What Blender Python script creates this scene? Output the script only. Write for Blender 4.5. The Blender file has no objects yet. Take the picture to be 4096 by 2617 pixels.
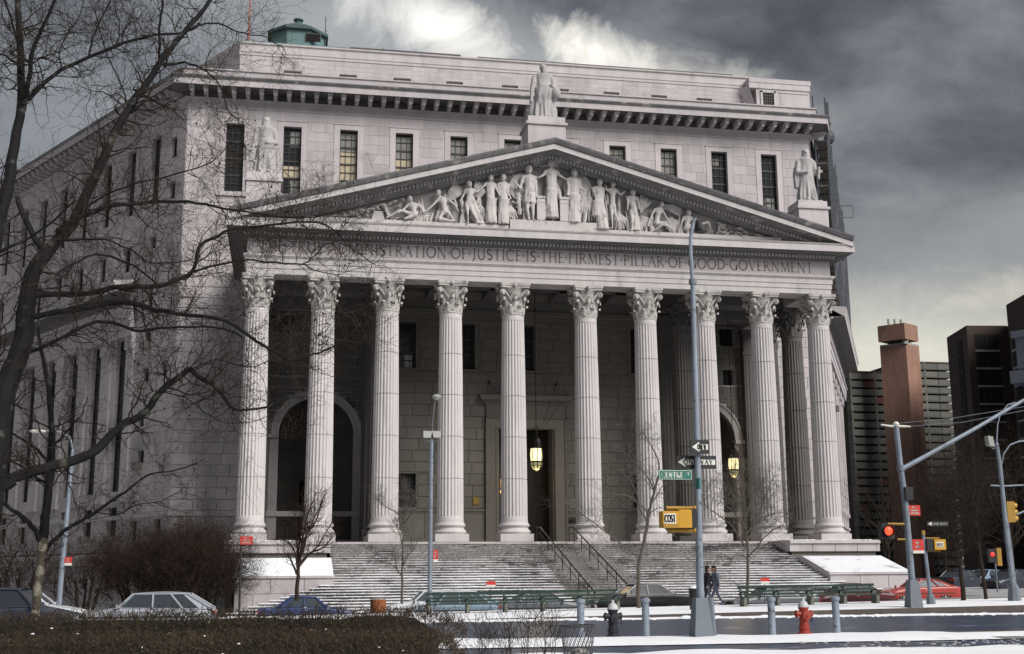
import bpy, bmesh, math, random
from math import sin, cos, pi, radians
from mathutils import Vector, Matrix
from mathutils import noise as mnoise
random.seed(7)
SC = bpy.context.scene
COL = SC.collection

# ---------------------------------------------------------------- camera
yaw, pit, rol = 0.18499814, 0.19790907, -0.0063892
Fw = Vector((sin(yaw)*cos(pit), cos(yaw)*cos(pit), sin(pit)))
Rt = Vector((cos(yaw), -sin(yaw), 0.0))
Up = Rt.cross(Fw)
Rt, Up = Rt*cos(rol)+Up*sin(rol), -Rt*sin(rol)+Up*cos(rol)
CAM = Vector((-17.36315, -78.0014, -1.93814))
cd = bpy.data.cameras.new('camera'); cam = bpy.data.objects.new('camera', cd); COL.objects.link(cam)
cam.matrix_world = Matrix(((Rt.x, Up.x, -Fw.x, CAM.x), (Rt.y, Up.y, -Fw.y, CAM.y), (Rt.z, Up.z, -Fw.z, CAM.z), (0, 0, 0, 1)))
cd.sensor_fit = 'HORIZONTAL'; cd.sensor_width = 36.0; cd.lens = 36.0*4900/4096
cd.clip_start = 0.5; cd.clip_end = 6000
SC.camera = cam
SC.render.resolution_x = 1024; SC.render.resolution_y = 654

# ---------------------------------------------------------------- sky, sun, exposure
SC.view_settings.view_transform = 'Standard'; SC.view_settings.look = 'None'
SC.view_settings.gamma = 1.0; SC.view_settings.use_curve_mapping = False
SC.view_settings.exposure = 1.12
SUN_EL, SUN_AZ = radians(38), radians(143)      # azimuth clockwise from +y (deep into the picture)
world = bpy.data.worlds.new('World'); SC.world = world; world.use_nodes = True
nt = world.node_tree; nt.nodes.clear()
def N(tree, t, **kw):
    n = tree.nodes.new(t)
    for k, v in kw.items(): setattr(n, k, v)
    return n
def L(tree, a, b): tree.links.new(a, b)
wo = N(nt, 'ShaderNodeOutputWorld'); bg = N(nt, 'ShaderNodeBackground')
sky = N(nt, 'ShaderNodeTexSky', sky_type='NISHITA', sun_disc=False, sun_elevation=SUN_EL, sun_rotation=SUN_AZ)
sky.dust_density = 3.0; sky.air_density = 1.2
tc = N(nt, 'ShaderNodeTexCoord')
def vmath(op, a, b=None):
    n = N(nt, 'ShaderNodeVectorMath', operation=op)
    for i, s in enumerate((a, b)):
        if s is None: continue
        if isinstance(s, (tuple, list)): n.inputs[i].default_value = s
        else: L(nt, s, n.inputs[i])
    return n
def fmath(op, a, b=None, c=None, clamp=False):
    n = N(nt, 'ShaderNodeMath', operation=op); n.use_clamp = clamp
    for i, s in enumerate((a, b, c)):
        if s is None: continue
        if isinstance(s, (int, float)): n.inputs[i].default_value = s
        else: L(nt, s, n.inputs[i])
    return n.outputs[0]
def mixc(f, a, b):
    n = N(nt, 'ShaderNodeMix', data_type='RGBA')
    if isinstance(f, (int, float)): n.inputs[0].default_value = f
    else: L(nt, f, n.inputs[0])
    for i, s in ((6, a), (7, b)):
        if isinstance(s, tuple): n.inputs[i].default_value = s
        else: L(nt, s, n.inputs[i])
    return n.outputs[2]
dirn = vmath('NORMALIZE', tc.outputs['Generated']).outputs[0]
sep = N(nt, 'ShaderNodeSeparateXYZ'); L(nt, dirn, sep.inputs[0])
# cloud deck: project the direction on a plane overhead so that clouds flatten towards the horizon
zz = fmath('MAXIMUM', sep.outputs[2], 0.0)
den = fmath('ADD', zz, 0.32)
cmb = N(nt, 'ShaderNodeCombineXYZ')
L(nt, fmath('DIVIDE', sep.outputs[0], den), cmb.inputs[0]); L(nt, fmath('DIVIDE', sep.outputs[1], den), cmb.inputs[1]); L(nt, fmath('MULTIPLY', zz, 1.5), cmb.inputs[2])
def noise(vec, scale, detail, rough, dist=0.0):
    n = N(nt, 'ShaderNodeTexNoise'); L(nt, vec, n.inputs['Vector'])
    n.inputs['Scale'].default_value = scale; n.inputs['Detail'].default_value = detail
    n.inputs['Roughness'].default_value = rough; n.inputs['Distortion'].default_value = dist
    return n.outputs[0]
n_big = noise(cmb.outputs[0], 2.1, 6, 0.55, 0.5)
n_gap = noise(dirn, 13.0, 9, 0.66, 0.6)
n_mid = noise(cmb.outputs[0], 5.0, 8, 0.6, 0.3)
n_fin = noise(dirn, 26.0, 8, 0.62, 0.2)
def ramp(src, stops):
    r = N(nt, 'ShaderNodeValToRGB'); L(nt, src, r.inputs[0]); cr = r.color_ramp
    while len(cr.elements) < len(stops): cr.elements.new(0.5)
    for e, (p, c) in zip(cr.elements, stops): e.position = p; e.color = (*c, 1)
    return r.outputs[0]
tone = fmath('ADD', fmath('MULTIPLY', n_big, 0.50), fmath('ADD', fmath('MULTIPLY', n_mid, 0.36), fmath('MULTIPLY', n_gap, 0.14)))
cloud = ramp(tone, [(0.38, (0.082, 0.089, 0.107)), (0.46, (0.135, 0.145, 0.168)), (0.55, (0.23, 0.243, 0.265)), (0.66, (0.36, 0.37, 0.38))])
# lighter, warmer haze low over the horizon, all the way round
low = fmath('SUBTRACT', 1.0, fmath('DIVIDE', fmath('SUBTRACT', sep.outputs[2], 0.12), 0.16), clamp=True)
cloud = mixc(fmath('MULTIPLY', low, 0.7), cloud, (0.27, 0.28, 0.29, 1))
# gaps where the sun shines through the deck: ragged ellipses about given directions
def gap(d, rt, sx, sy, ang, amp, lo, hi):
    # d: unit direction, rt: tangent; elliptical distance broken up by noise
    d = Vector(d).normalized(); r0 = Vector((d.y, -d.x, 0)).normalized(); u0 = r0.cross(d)
    r = r0*cos(ang)+u0*sin(ang); u = -r0*sin(ang)+u0*cos(ang)
    a = vmath('DOT_PRODUCT', dirn, tuple(r)).outputs['Value']; b = vmath('DOT_PRODUCT', dirn, tuple(u)).outputs['Value']
    c = vmath('DOT_PRODUCT', dirn, tuple(d)).outputs['Value']
    a = fmath('DIVIDE', a, sx); b = fmath('DIVIDE', b, sy)
    q = fmath('SQRT', fmath('ADD', fmath('MULTIPLY', a, a), fmath('MULTIPLY', b, b)))
    q = fmath('ADD', q, fmath('MULTIPLY', fmath('SUBTRACT', n_gap, 0.5), amp))
    v = fmath('SUBTRACT', 1.0, fmath('DIVIDE', fmath('SUBTRACT', q, lo), hi-lo), clamp=True)
    return fmath('MULTIPLY', v, fmath('GREATER_THAN', c, 0.3))
def pxdir(px, py): return (Fw + Rt*((px-2048)/4900) - Up*((py-1308.5)/4900)).normalized()
g1 = gap(pxdir(1760, 115), 0, 0.058, 0.020, -0.36, 4.0, -0.3, 1.5)
g2 = gap(pxdir(2370, 200), 0, 0.045, 0.015, -0.40, 4.0, -0.3, 1.5)
g3 = gap(pxdir(2680, 290), 0, 0.062, 0.014, -0.22, 4.0, 0.0, 1.3)
gw = gap(pxdir(1500, 150), 0, 0.15, 0.045, -0.25, 1.6, 0.1, 1.6)
gr = gap(pxdir(3930, 1190), 0, 0.045, 0.014, 0.05, 5.0, 0.0, 1.2)
gl = gap(pxdir(420, 560), 0, 0.16, 0.085, 0.1, 1.6, 0.1, 1.5)
gq = gap(pxdir(3750, 1180), 0, 0.18, 0.075, 0.1, 1.2, 0.1, 1.4)
gc = gap(pxdir(2150, 240), 0, 0.20, 0.030, -0.22, 1.6, 0.2, 1.5)
gp = gap(pxdir(3600, 1440), 0, 0.17, 0.046, 0.0, 1.4, 0.1, 1.5)
cloud = mixc(fmath('MULTIPLY', gl, 0.75), cloud, (0.36, 0.385, 0.41, 1))
cloud = mixc(fmath('MULTIPLY', gq, 0.7), cloud, (0.46, 0.475, 0.47, 1))
cloud = mixc(fmath('MULTIPLY', gc, 0.7), cloud, (0.50, 0.505, 0.51, 1))
cloud = mixc(fmath('MULTIPLY', gw, 0.75), cloud, (0.47, 0.49, 0.51, 1))
cloud = mixc(fmath('MULTIPLY', g3, 0.85), cloud, (0.78, 0.76, 0.70, 1))
cloud = mixc(fmath('MULTIPLY', gr, 0.6), cloud, (0.72, 0.66, 0.55, 1))
cloud = mixc(fmath('MULTIPLY', gp, 0.9), cloud, (0.86, 0.84, 0.72, 1))
cloud = mixc(g1, cloud, (1.35, 1.31, 1.22, 1))
cloud = mixc(g2, cloud, (1.3, 1.26, 1.14, 1))
skys = vmath('SCALE', sky.outputs[0]); skys.inputs['Scale'].default_value = 0.25
deck = vmath('SCALE', cloud); deck.inputs['Scale'].default_value = 4.5
tot = mixc(0.92, skys.outputs[0], deck.outputs[0])
L(nt, tot, bg.inputs[0]); bg.inputs[1].default_value = 0.1
L(nt, bg.outputs[0], wo.inputs[0])
sd = bpy.data.lights.new('sun', 'SUN'); sun = bpy.data.objects.new('sun', sd); COL.objects.link(sun)
sd.energy = 2.2; sd.angle = radians(36); sd.color = (1.0, 0.965, 0.93)
sv = Vector((sin(SUN_AZ)*cos(SUN_EL), cos(SUN_AZ)*cos(SUN_EL), sin(SUN_EL)))
sun.rotation_euler = sv.to_track_quat('Z', 'Y').to_euler()

# ---------------------------------------------------------------- materials
def mat(name, col, rough=0.8, amp=0.12, scale=3.0, bump=0.0, bscale=40.0, metal=0.0, spec=0.4, streak=0.0, spots=None, isl=0.0, fine=0.0, emit=None, coat=0.0, nocoord=False):
    m = bpy.data.materials.new(name); m.use_nodes = True; t = m.node_tree; b = t.nodes['Principled BSDF']
    b.inputs['Roughness'].default_value = rough; b.inputs['Metallic'].default_value = metal
    b.inputs['Specular IOR Level'].default_value = spec; b.inputs['Coat Weight'].default_value = coat
    if emit:
        b.inputs['Emission Color'].default_value = (*emit[0], 1); b.inputs['Emission Strength'].default_value = emit[1]
    def M(op, a, c, clamp=False):
        n = t.nodes.new('ShaderNodeMath'); n.operation = op; n.use_clamp = clamp
        for i, s in enumerate((a, c)):
            if isinstance(s, (int, float)): n.inputs[i].default_value = s
            else: t.links.new(s, n.inputs[i])
        return n.outputs[0]
    geo = t.nodes.new('ShaderNodeNewGeometry')
    pos = geo.outputs['Position']
    def NZ(sc, det=4, vec=None, stretch=None):
        n = t.nodes.new('ShaderNodeTexNoise'); n.inputs['Scale'].default_value = sc; n.inputs['Detail'].default_value = det
        if stretch:
            mp = t.nodes.new('ShaderNodeMapping'); mp.inputs['Scale'].default_value = stretch; t.links.new(pos, mp.inputs[0]); t.links.new(mp.outputs[0], n.inputs['Vector'])
        else: t.links.new(pos, n.inputs['Vector'])
        return n.outputs[0]
    val = None
    def addv(x):
        nonlocal val
        val = x if val is None else M('ADD', val, x)
    if amp: addv(M('MULTIPLY', M('SUBTRACT', NZ(scale), 0.5), amp*2.4))
    if fine: addv(M('MULTIPLY', M('SUBTRACT', NZ(scale*14, 2), 0.5), fine*2.4))
    if streak: addv(M('MULTIPLY', M('SUBTRACT', M('POWER', NZ(1.0, 5, stretch=(1.6, 1.6, 0.16)), 1.0), 0.55), streak*3))
    if isl:
        oi = t.nodes.new('ShaderNodeObjectInfo')
        addv(M('MULTIPLY', M('SUBTRACT', M('ADD', oi.outputs['Random'], geo.outputs['Random Per Island']), 1.0), isl))
    hs = None
    if val is not None:
        k = M('ADD', val, 1.0)
        vm = t.nodes.new('ShaderNodeVectorMath'); vm.operation = 'SCALE'; vm.inputs[0].default_value = col; t.links.new(k, vm.inputs['Scale'])
        cur = vm.outputs[0]
    else:
        rgb = t.nodes.new('ShaderNodeRGB'); rgb.outputs[0].default_value = (*col, 1); cur = rgb.outputs[0]
    if spots:   # (colour, scale, threshold, softness)
        for (sc, ss, th, so, *st) in spots:
            f = M('DIVIDE', M('SUBTRACT', NZ(ss, 5, stretch=st[0] if st else None), th), so, True)
            mx = t.nodes.new('ShaderNodeMix'); mx.data_type = 'RGBA'; t.links.new(f, mx.inputs[0]); t.links.new(cur, mx.inputs[6]); mx.inputs[7].default_value = (*sc, 1)
            cur = mx.outputs[2]
    t.links.new(cur, b.inputs['Base Color'])
    if bump:
        bp = t.nodes.new('ShaderNodeBump'); bp.inputs['Strength'].default_value = bump; bp.inputs['Distance'].default_value = 0.02
        t.links.new(NZ(bscale, 3), bp.inputs['Height']); t.links.new(bp.outputs[0], b.inputs['Normal'])
    return m
STONE = (0.435, 0.40, 0.408)
M_ = {}
M_['stone'] = mat('granite', STONE, 0.85, amp=0.12, scale=0.45, fine=0.09, isl=0.17, streak=0.13, bump=0.25, bscale=30, spots=[((0.27, 0.26, 0.26), 0.35, 0.58, 0.22), ((0.22, .21, .21), 1.0, .64, .16, (1.8, 1.8, .18))])
M_['stone_dark'] = mat('shade_darkened_grimy_granite', (0.135, 0.127, 0.113), 0.88, amp=0.12, scale=0.6, fine=0.10, isl=0.16, bump=0.3, bscale=30)  # grimy brown granite with the portico's shade put into its colour
M_['trim'] = mat('carved_granite', (0.45, 0.425, 0.42), 0.85, amp=0.10, scale=0.8, fine=0.08, streak=0.14, bump=0.25, bscale=25, spots=[((0.22, 0.21, 0.21), 0.9, 0.60, 0.25, (1, 1, 0.35))])
M_['grime'] = mat('soot_stained_granite', (0.165, 0.16, 0.165), 0.9, amp=0.25, scale=0.9, fine=0.2, streak=0.25, spots=[((0.36, 0.34, 0.33), 1.3, 0.57, 0.12)])
M_['soot_shade'] = mat('blackened_granite', (0.12, 0.115, 0.115), 0.9, amp=0.3, scale=0.9, fine=0.2)  # grimed granite; the dark tone also holds shade of ceiling and bracket gaps
M_['shaft'] = mat('column_granite', (0.47, 0.445, 0.44), 0.82, amp=0.10, scale=0.6, fine=0.08, streak=0.10, isl=.08, bump=0.2, bscale=30, spots=[((.27, .26, .255), 1.0, .62, .2, (2.2, 2.2, .22))])
M_['capital'] = mat('carved_capital_granite', (0.39, 0.37, 0.35), 0.88, amp=0.22, scale=1.6, fine=0.15, spots=[((0.13, 0.125, 0.12), 1.8, 0.56, 0.18)])
M_['relief'] = mat('pediment_sculpture_granite', (0.45, 0.425, 0.415), 0.85, amp=0.16, scale=1.3, fine=0.14, spots=[((0.22, 0.21, 0.20), 1.8, 0.56, 0.16)])
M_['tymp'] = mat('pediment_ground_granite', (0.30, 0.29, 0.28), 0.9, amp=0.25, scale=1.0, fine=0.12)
M_['statue'] = mat('weathered_statue_granite', (0.36, 0.345, 0.345), 0.88, amp=0.22, scale=1.4, fine=0.12, spots=[((0.15, 0.15, 0.155), 1.2, 0.58, 0.18, (1.5, 1.5, 0.5))])
M_['letter'] = mat('incised_letter_stained_stone', (0.19, 0.165, 0.148), 0.95, amp=0.15, scale=2)
M_['step'] = mat('worn_granite_steps', (0.20, 0.19, 0.185), 0.9, amp=0.3, scale=0.5, fine=0.35, spots=[((0.06, 0.055, 0.055), 0.30, 0.50, 0.14), ((.07, .065, .065), 1.0, .56, .1, (.8, .15, 2.5)), ((0.50, 0.50, 0.52), 12.0, 0.60, 0.05, (1, 1, 1.6))])
M_['copper'] = mat('verdigris_copper', (0.115, 0.20, 0.20), 0.7, amp=0.35, scale=0.8, fine=0.2, streak=0.25)
M_['copper_d'] = mat('dark_verdigris_copper', (0.05, 0.09, 0.085), 0.7, amp=0.3, scale=1.0, fine=0.2)
M_['lead'] = mat('dark_roof_flashing', (0.075, 0.07, 0.07), 0.7)
M_['roof'] = mat('roofing', (0.16, 0.155, 0.15), 0.9)
M_['glass'] = mat('dark_window_glass', (0.018, 0.020, 0.022), 0.12, amp=0.3, scale=0.5, spec=0.5)
M_['frame'] = mat('dark_bronze_window_frame', (0.035, 0.033, 0.032), 0.6, amp=0.1)
M_['blind'] = mat('tan_window_blind', (0.42, 0.36, 0.25), 0.8, amp=0.15, scale=1.5, coat=0.4)
M_['blindg'] = mat('grey_window_blind', (0.20, 0.20, 0.18), 0.8, amp=0.2, scale=1.5, coat=0.4)
M_['blindl'] = mat('pale_window_blind', (0.42, 0.43, 0.42), 0.8, amp=0.1, coat=0.3)
M_['bronze'] = mat('black_bronze', (0.018, 0.016, 0.014), 0.45, metal=0.6)
M_['void'] = mat('unlit_interior', (0.012, 0.011, 0.010), 0.95, amp=0)
M_['brass'] = mat('brass', (0.30, 0.20, 0.06), 0.4, metal=0.7)
M_['lampglass'] = mat('lit_lantern_glass', (0.9, 0.8, 0.5), 0.4, amp=0, emit=((1.0, 0.80, 0.38), 0.85))
M_['lampdim'] = mat('dim_lantern_glass', (0.35, 0.34, 0.2), 0.4, amp=0.2, scale=8, emit=((0.8, 0.75, 0.4), 0.10))
M_['orange'] = mat('lit_orange_lamp', (0.8, 0.4, 0.1), 0.4, amp=0, emit=((1.0, 0.42, 0.10), 1.2))
M_['snow'] = mat('snow', (0.80, 0.81, 0.84), 0.75, amp=0.05, scale=0.8, fine=0.06, bump=0.5, bscale=6, spec=0.2)
M_['snowd'] = mat('trodden_snow', (0.72, 0.73, 0.76), 0.8, amp=0.08, scale=0.5, bump=0.8, bscale=4, spots=[((0.33, 0.33, 0.34), 0.9, 0.60, 0.12)])
M_['ac'] = mat('window_air_conditioner', (0.16, 0.15, 0.13), 0.6)

# ---------------------------------------------------------------- mesh builder
class MB:
    def __init__(s, T=None): s.v = []; s.f = []; s.mi = []; s.T = T; s.m = 0
    def add(s, vs, fs):
        o = len(s.v); T = s.T
        s.v.extend([T(*p) for p in vs] if T else vs)
        s.f.extend([tuple(i+o for i in f) for f in fs]); s.mi.extend([s.m]*len(fs)); return s
    def box(s, x0, x1, y0, y1, z0, z1):
        return s.add([(x0,y0,z0),(x1,y0,z0),(x1,y1,z0),(x0,y1,z0),(x0,y0,z1),(x1,y0,z1),(x1,y1,z1),(x0,y1,z1)],
                     [(0,3,2,1),(4,5,6,7),(0,1,5,4),(1,2,6,5),(2,3,7,6),(3,0,4,7)])
    def frus(s, a, b):   # a,b = 4 corner lists (bottom, top)
        return s.add(list(a)+list(b), [(0,3,2,1),(4,5,6,7),(0,1,5,4),(1,2,6,5),(2,3,7,6),(3,0,4,7)])
    def lathe(s, prof, cx=0, cy=0, n=16, ph=0.0, cap=True, sx=1, sy=1):
        vs = []; fs = []
        for (r, z) in prof:
            for i in range(n):
                a = ph+2*pi*i/n; vs.append((cx+r*cos(a)*sx, cy+r*sin(a)*sy, z))
        for j in range(len(prof)-1):
            for i in range(n):
                k = (i+1) % n; fs.append((j*n+i, j*n+k, (j+1)*n+k, (j+1)*n+i))
        if cap: fs.append(tuple(range(n))[::-1]); fs.append(tuple(range((len(prof)-1)*n, len(prof)*n)))
        return s.add(vs, fs)
    def tube(s, pts, rad, n=6, cap=True):
        pts = [Vector(p) for p in pts]
        if isinstance(rad, (int, float)): rad = [rad]*len(pts)
        vs = []; fs = []; prev = None
        for i, p in enumerate(pts):
            t = (pts[min(i+1, len(pts)-1)]-pts[max(i-1, 0)])
            if t.length < 1e-9: t = Vector((0, 0, 1))
            t.normalize()
            if prev is None:
                a = Vector((0, 0, 1)) if abs(t.z) < 0.9 else Vector((1, 0, 0))
                prev = t.cross(a).normalized()
            else:
                prev = (prev - t*prev.dot(t))
                if prev.length < 1e-6: prev = t.orthogonal()
                prev.normalize()
            b = t.cross(prev)
            for k in range(n):
                a = 2*pi*k/n; q = p+(prev*cos(a)+b*sin(a))*rad[i]; vs.append((q.x, q.y, q.z))
        for j in range(len(pts)-1):
            for k in range(n):
                l = (k+1) % n; fs.append((j*n+k, j*n+l, (j+1)*n+l, (j+1)*n+k))
        if cap: fs.append(tuple(range(n))[::-1]); fs.append(tuple(range((len(pts)-1)*n, len(pts)*n)))
        return s.add(vs, fs)
    def ball(s, c, rx, ry=None, rz=None, n=10, m=7):
        ry = rx if ry is None else ry; rz = rx if rz is None else rz; vs = []; fs = []
        for j in range(m+1):
            a = pi*j/m
            for i in range(n):
                b = 2*pi*i/n; vs.append((c[0]+rx*sin(a)*cos(b), c[1]+ry*sin(a)*sin(b), c[2]+rz*cos(a)))
        for j in range(m):
            for i in range(n):
                k = (i+1) % n; fs.append((j*n+i, (j+1)*n+i, (j+1)*n+k, j*n+k))
        return s.add(vs, fs)
    def prism(s, poly, y0, y1):  # polygon in (x,z) extruded along y
        n = len(poly)
        return s.add([(x, y0, z) for x, z in poly]+[(x, y1, z) for x, z in poly],
                     [tuple(range(n)), tuple(range(n, 2*n))[::-1]]+[(i, i+n, (i+1) % n+n, (i+1) % n) for i in range(n)])
    def sweep(s, path, prof, closed=False):
        """path: 2-D points; prof: (outward offset, z); outward = right-hand side of travel; mitred corners"""
        n = len(path); off = []
        for i in range(n):
            p = Vector(path[i])
            a = (Vector(path[i])-Vector(path[i-1])).normalized() if (i > 0 or closed) else None
            b = (Vector(path[(i+1) % n])-Vector(path[i])).normalized() if (i < n-1 or closed) else None
            if a is None: a = b
            if b is None: b = a
            na = Vector((a.y, -a.x)); nb = Vector((b.y, -b.x)); m = (na+nb).normalized(); m = m/max(0.3, m.dot(na)); off.append(m)
        vs = []; k = len(prof)
        for i in range(n):
            for (o, z) in prof: vs.append((path[i][0]+off[i].x*o, path[i][1]+off[i].y*o, z))
        fs = []
        for i in range(n if closed else n-1):
            j = (i+1) % n
            for q in range(k-1): fs.append((i*k+q, j*k+q, j*k+q+1, i*k+q+1))
        if not closed: fs += [tuple(range(k)), tuple(range((n-1)*k, n*k))[::-1]]
        return s.add(vs, fs)
    def build_split(s, name, mats, parent, key):
        comp = list(range(len(s.v)))
        def fd(i):
            while comp[i] != i: comp[i] = comp[comp[i]]; i = comp[i]
            return i
        for f in s.f:
            r = fd(f[0])
            for q in f[1:]: comp[fd(q)] = r
        isl = {}
        for i in range(len(s.v)): isl.setdefault(fd(i), []).append(i)
        grp = {}
        for r, vi in isl.items():
            c = [sum(s.v[i][k] for i in vi)/len(vi) for k in range(3)]; grp.setdefault(key(*c), set()).add(r)
        for k, rs in grp.items():
            m = MB(); ix = {}
            for i in range(len(s.v)):
                if fd(i) in rs: ix[i] = len(m.v); m.v.append(s.v[i])
            m.f = [tuple(ix[q] for q in f) for f in s.f if fd(f[0]) in rs]; m.mi = [0]*len(m.f); m.build(name, mats, parent)
    def mesh(s, name, mats, smooth=False):
        me = bpy.data.meshes.new(name); me.from_pydata(s.v, [], s.f)
        if not isinstance(mats, (list, tuple)): mats = [mats]
        for m in mats: me.materials.append(M_[m] if isinstance(m, str) else m)
        if len(mats) > 1: me.polygons.foreach_set('material_index', s.mi)
        if smooth: me.polygons.foreach_set('use_smooth', [True]*len(me.polygons))
        me.update(); return me
    def build(s, name, mats, parent=None, smooth=False, kind=None):
        return link(name, s.mesh(name, mats, smooth), parent, kind)
def link(name, me, parent=None, kind=None, loc=None, rz=0, scale=None):
    o = bpy.data.objects.new(name, me); COL.objects.link(o)
    if parent: o.parent = parent
    if kind: o['kind'] = kind
    if loc is not None: o.location = loc
    if rz: o.rotation_euler = (0, 0, rz)
    if scale is not None: o.scale = scale
    return o
def tag(o, label, cat=None, group=None):
    o['label'] = label
    if cat: o['category'] = cat
    if group: o['group'] = group
    return o
def thing(name, label, cat, loc=(0, 0, 0), rz=0, group=None):
    o = bpy.data.objects.new(name, None); COL.objects.link(o); o.location = loc; o.rotation_euler = (0, 0, rz); o.empty_display_size = 0.3
    return tag(o, label, cat, group)
def dup(root, loc=None, rz=None, label=None, group=None, parent=None):
    r = root.copy(); COL.objects.link(r)
    if loc is not None: r.location = loc
    if rz is not None: r.rotation_euler = (0, 0, rz)
    if label: r['label'] = label
    if group: r['group'] = group
    if parent: r.parent = parent
    for ch in list(root.children):
        c = ch.copy(); COL.objects.link(c); c.parent = r
        for g in list(ch.children):
            d = g.copy(); COL.objects.link(d); d.parent = c
    return r
def smoothstep(t): t = max(0, min(1, t)); return t*t*(3-2*t)
def fuse(name, mb, mats, parent, voxel=0.05, rep=2, kind=None):
    """one continuous skin over the overlapping volumes collected in mb"""
    me = mb.mesh(name, mats); o = bpy.data.objects.new(name, me); COL.objects.link(o)
    r = o.modifiers.new('r', 'REMESH'); r.mode = 'VOXEL'; r.voxel_size = voxel; r.use_smooth_shade = True
    if rep:
        sm = o.modifiers.new('s', 'SMOOTH'); sm.iterations = rep; sm.factor = 0.5
    dg = bpy.context.evaluated_depsgraph_get()
    nm = bpy.data.meshes.new_from_object(o.evaluated_get(dg)); nm.name = name
    bpy.data.objects.remove(o); bpy.data.meshes.remove(me)
    return link(name, nm, parent, kind)
# ================================================================ COURTHOUSE
CH = thing('courthouse', 'pale granite courthouse with a tall columned portico, sculpted pediment and snowy stairs', 'building', (0, 0, 0))
CX = [-19.307, -15.107, -10.907, -6.707, -2.507, 2.507, 6.707, 10.907, 15.107, 19.307]
AX = 1.05                     # y of the front column axes
WY = 14.0; WX = 25.35         # front wall plane and its corners
CWY = 9.6                     # central wall inside the portico
IY = 0.2; IX = 20.05          # entablature faces
ZG = -4.0

def subtract(rects, o):
    out = []
    for (a, b, c, d) in rects:
        if o[1] <= a+1e-4 or o[0] >= b-1e-4 or o[3] <= c+1e-4 or o[2] >= d-1e-4: out.append((a, b, c, d)); continue
        if o[2] > c: out.append((a, b, c, o[2]))
        if o[3] < d: out.append((a, b, o[3], d))
        lo, hi = max(c, o[2]), min(d, o[3])
        if o[0] > a: out.append((a, o[0], lo, hi))
        if o[1] < b: out.append((o[1], b, lo, hi))
    return out
def wall_T(O, d, n):
    return lambda u, w, z: (O[0]+d[0]*u+n[0]*w, O[1]+d[1]*u+n[1]*w, z)
def ashlar(u0, u1, z0, z1, holes, course=0.83, ln=1.7, gap=0.03, seed=0, courses=None):
    """rectangles of coursed stone blocks, openings left out"""
    rnd = random.Random(seed); out = []; z = z0; k = 0
    while z < z1-0.05:
        h = min(course, z1-z)
        if z1-(z+h) < course*0.35: h = z1-z
        u = u0-(ln*0.5 if k % 2 else 0)
        while u < u1:
            l = ln*rnd.uniform(0.8, 1.18)
            a, b = max(u, u0), min(u+l, u1)
            if b-a > 0.2:
                rs = [(a, b, z, z+h)]
                for o in holes: rs = subtract(rs, o)
                for r in rs:
                    if r[1]-r[0] > 0.12 and r[3]-r[2] > 0.08: out.append((r[0]+gap/2, r[1]-gap/2, r[2]+gap/2, r[3]-gap/2))
            u += l
        z += h; k += 1
    return out
def block(mb, r, proud, bev=0.02):
    a, b, c, d = r; e = bev
    mb.add([(a, 0, c), (b, 0, c), (b, 0, d), (a, 0, d), (a, proud-e*.5, c), (b, proud-e*.5, c), (b, proud-e*.5, d), (a, proud-e*.5, d),
            (a+e, proud, c+e), (b-e, proud, c+e), (b-e, proud, d-e), (a+e, proud, d-e)],
           [(0,1,5,4),(1,2,6,5),(2,3,7,6),(3,0,4,7),(4,5,9,8),(5,6,10,9),(6,7,11,10),(7,4,8,11),(8,9,10,11)])
def wall(name, T, u0, u1, z0, z1, holes, mats='stone', thick=0.6, zoff=0.0, parent=None):
    rs = [(u0, u1, z0, z1)]
    for o in holes: rs = subtract(rs, o)
    mb = MB(T)
    for (a, b, c, d) in rs: mb.box(a, b, -thick, 0.0, c, d)
    return mb.build(name, mats, parent or CH)
NBLK = [0]
def blocks(T, rects, proud, mats, parent, single, T2=None):
    """single: how many are laid as stones of their own; the rest is one joined part"""
    rest = MB(T)
    for i, r in enumerate(rects):
        pr = proud+random.uniform(-0.006, 0.006)
        if i < single:
            mb = MB(T); block(mb, r, pr); mb.build('stone_block', mats, parent)
            NBLK[0] += 1
        else: block(rest, r, pr)
    if rest.v: rest.build('stone_course', mats, parent, kind='stuff')

# ---- front wall (left and right of the portico, and above it)
TF = wall_T((0, WY), (1, 0), (0, -1))
upw = [(4.35*i-0.69, 4.35*i+0.69, 26.75, 32.2) for i in range(-5, 6)]
archr = 2.75
bayw = []
for s in (-1, 1):
    bayw += [(s*15-archr, s*15+archr, 0.0, 8.25)]
    bayw += [(s*17.4-0.45, s*17.4+0.45, 12.6, 13.9), (s*17.4-0.6, s*17.4+0.6, 15.8, 17.28)]
fw = wall('front_wall', TF, -WX, WX, ZG, 34.2, upw+bayw+[(s*15-2.75, s*15+2.75, 8.2, 10.95) for s in (-1, 1)])
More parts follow.
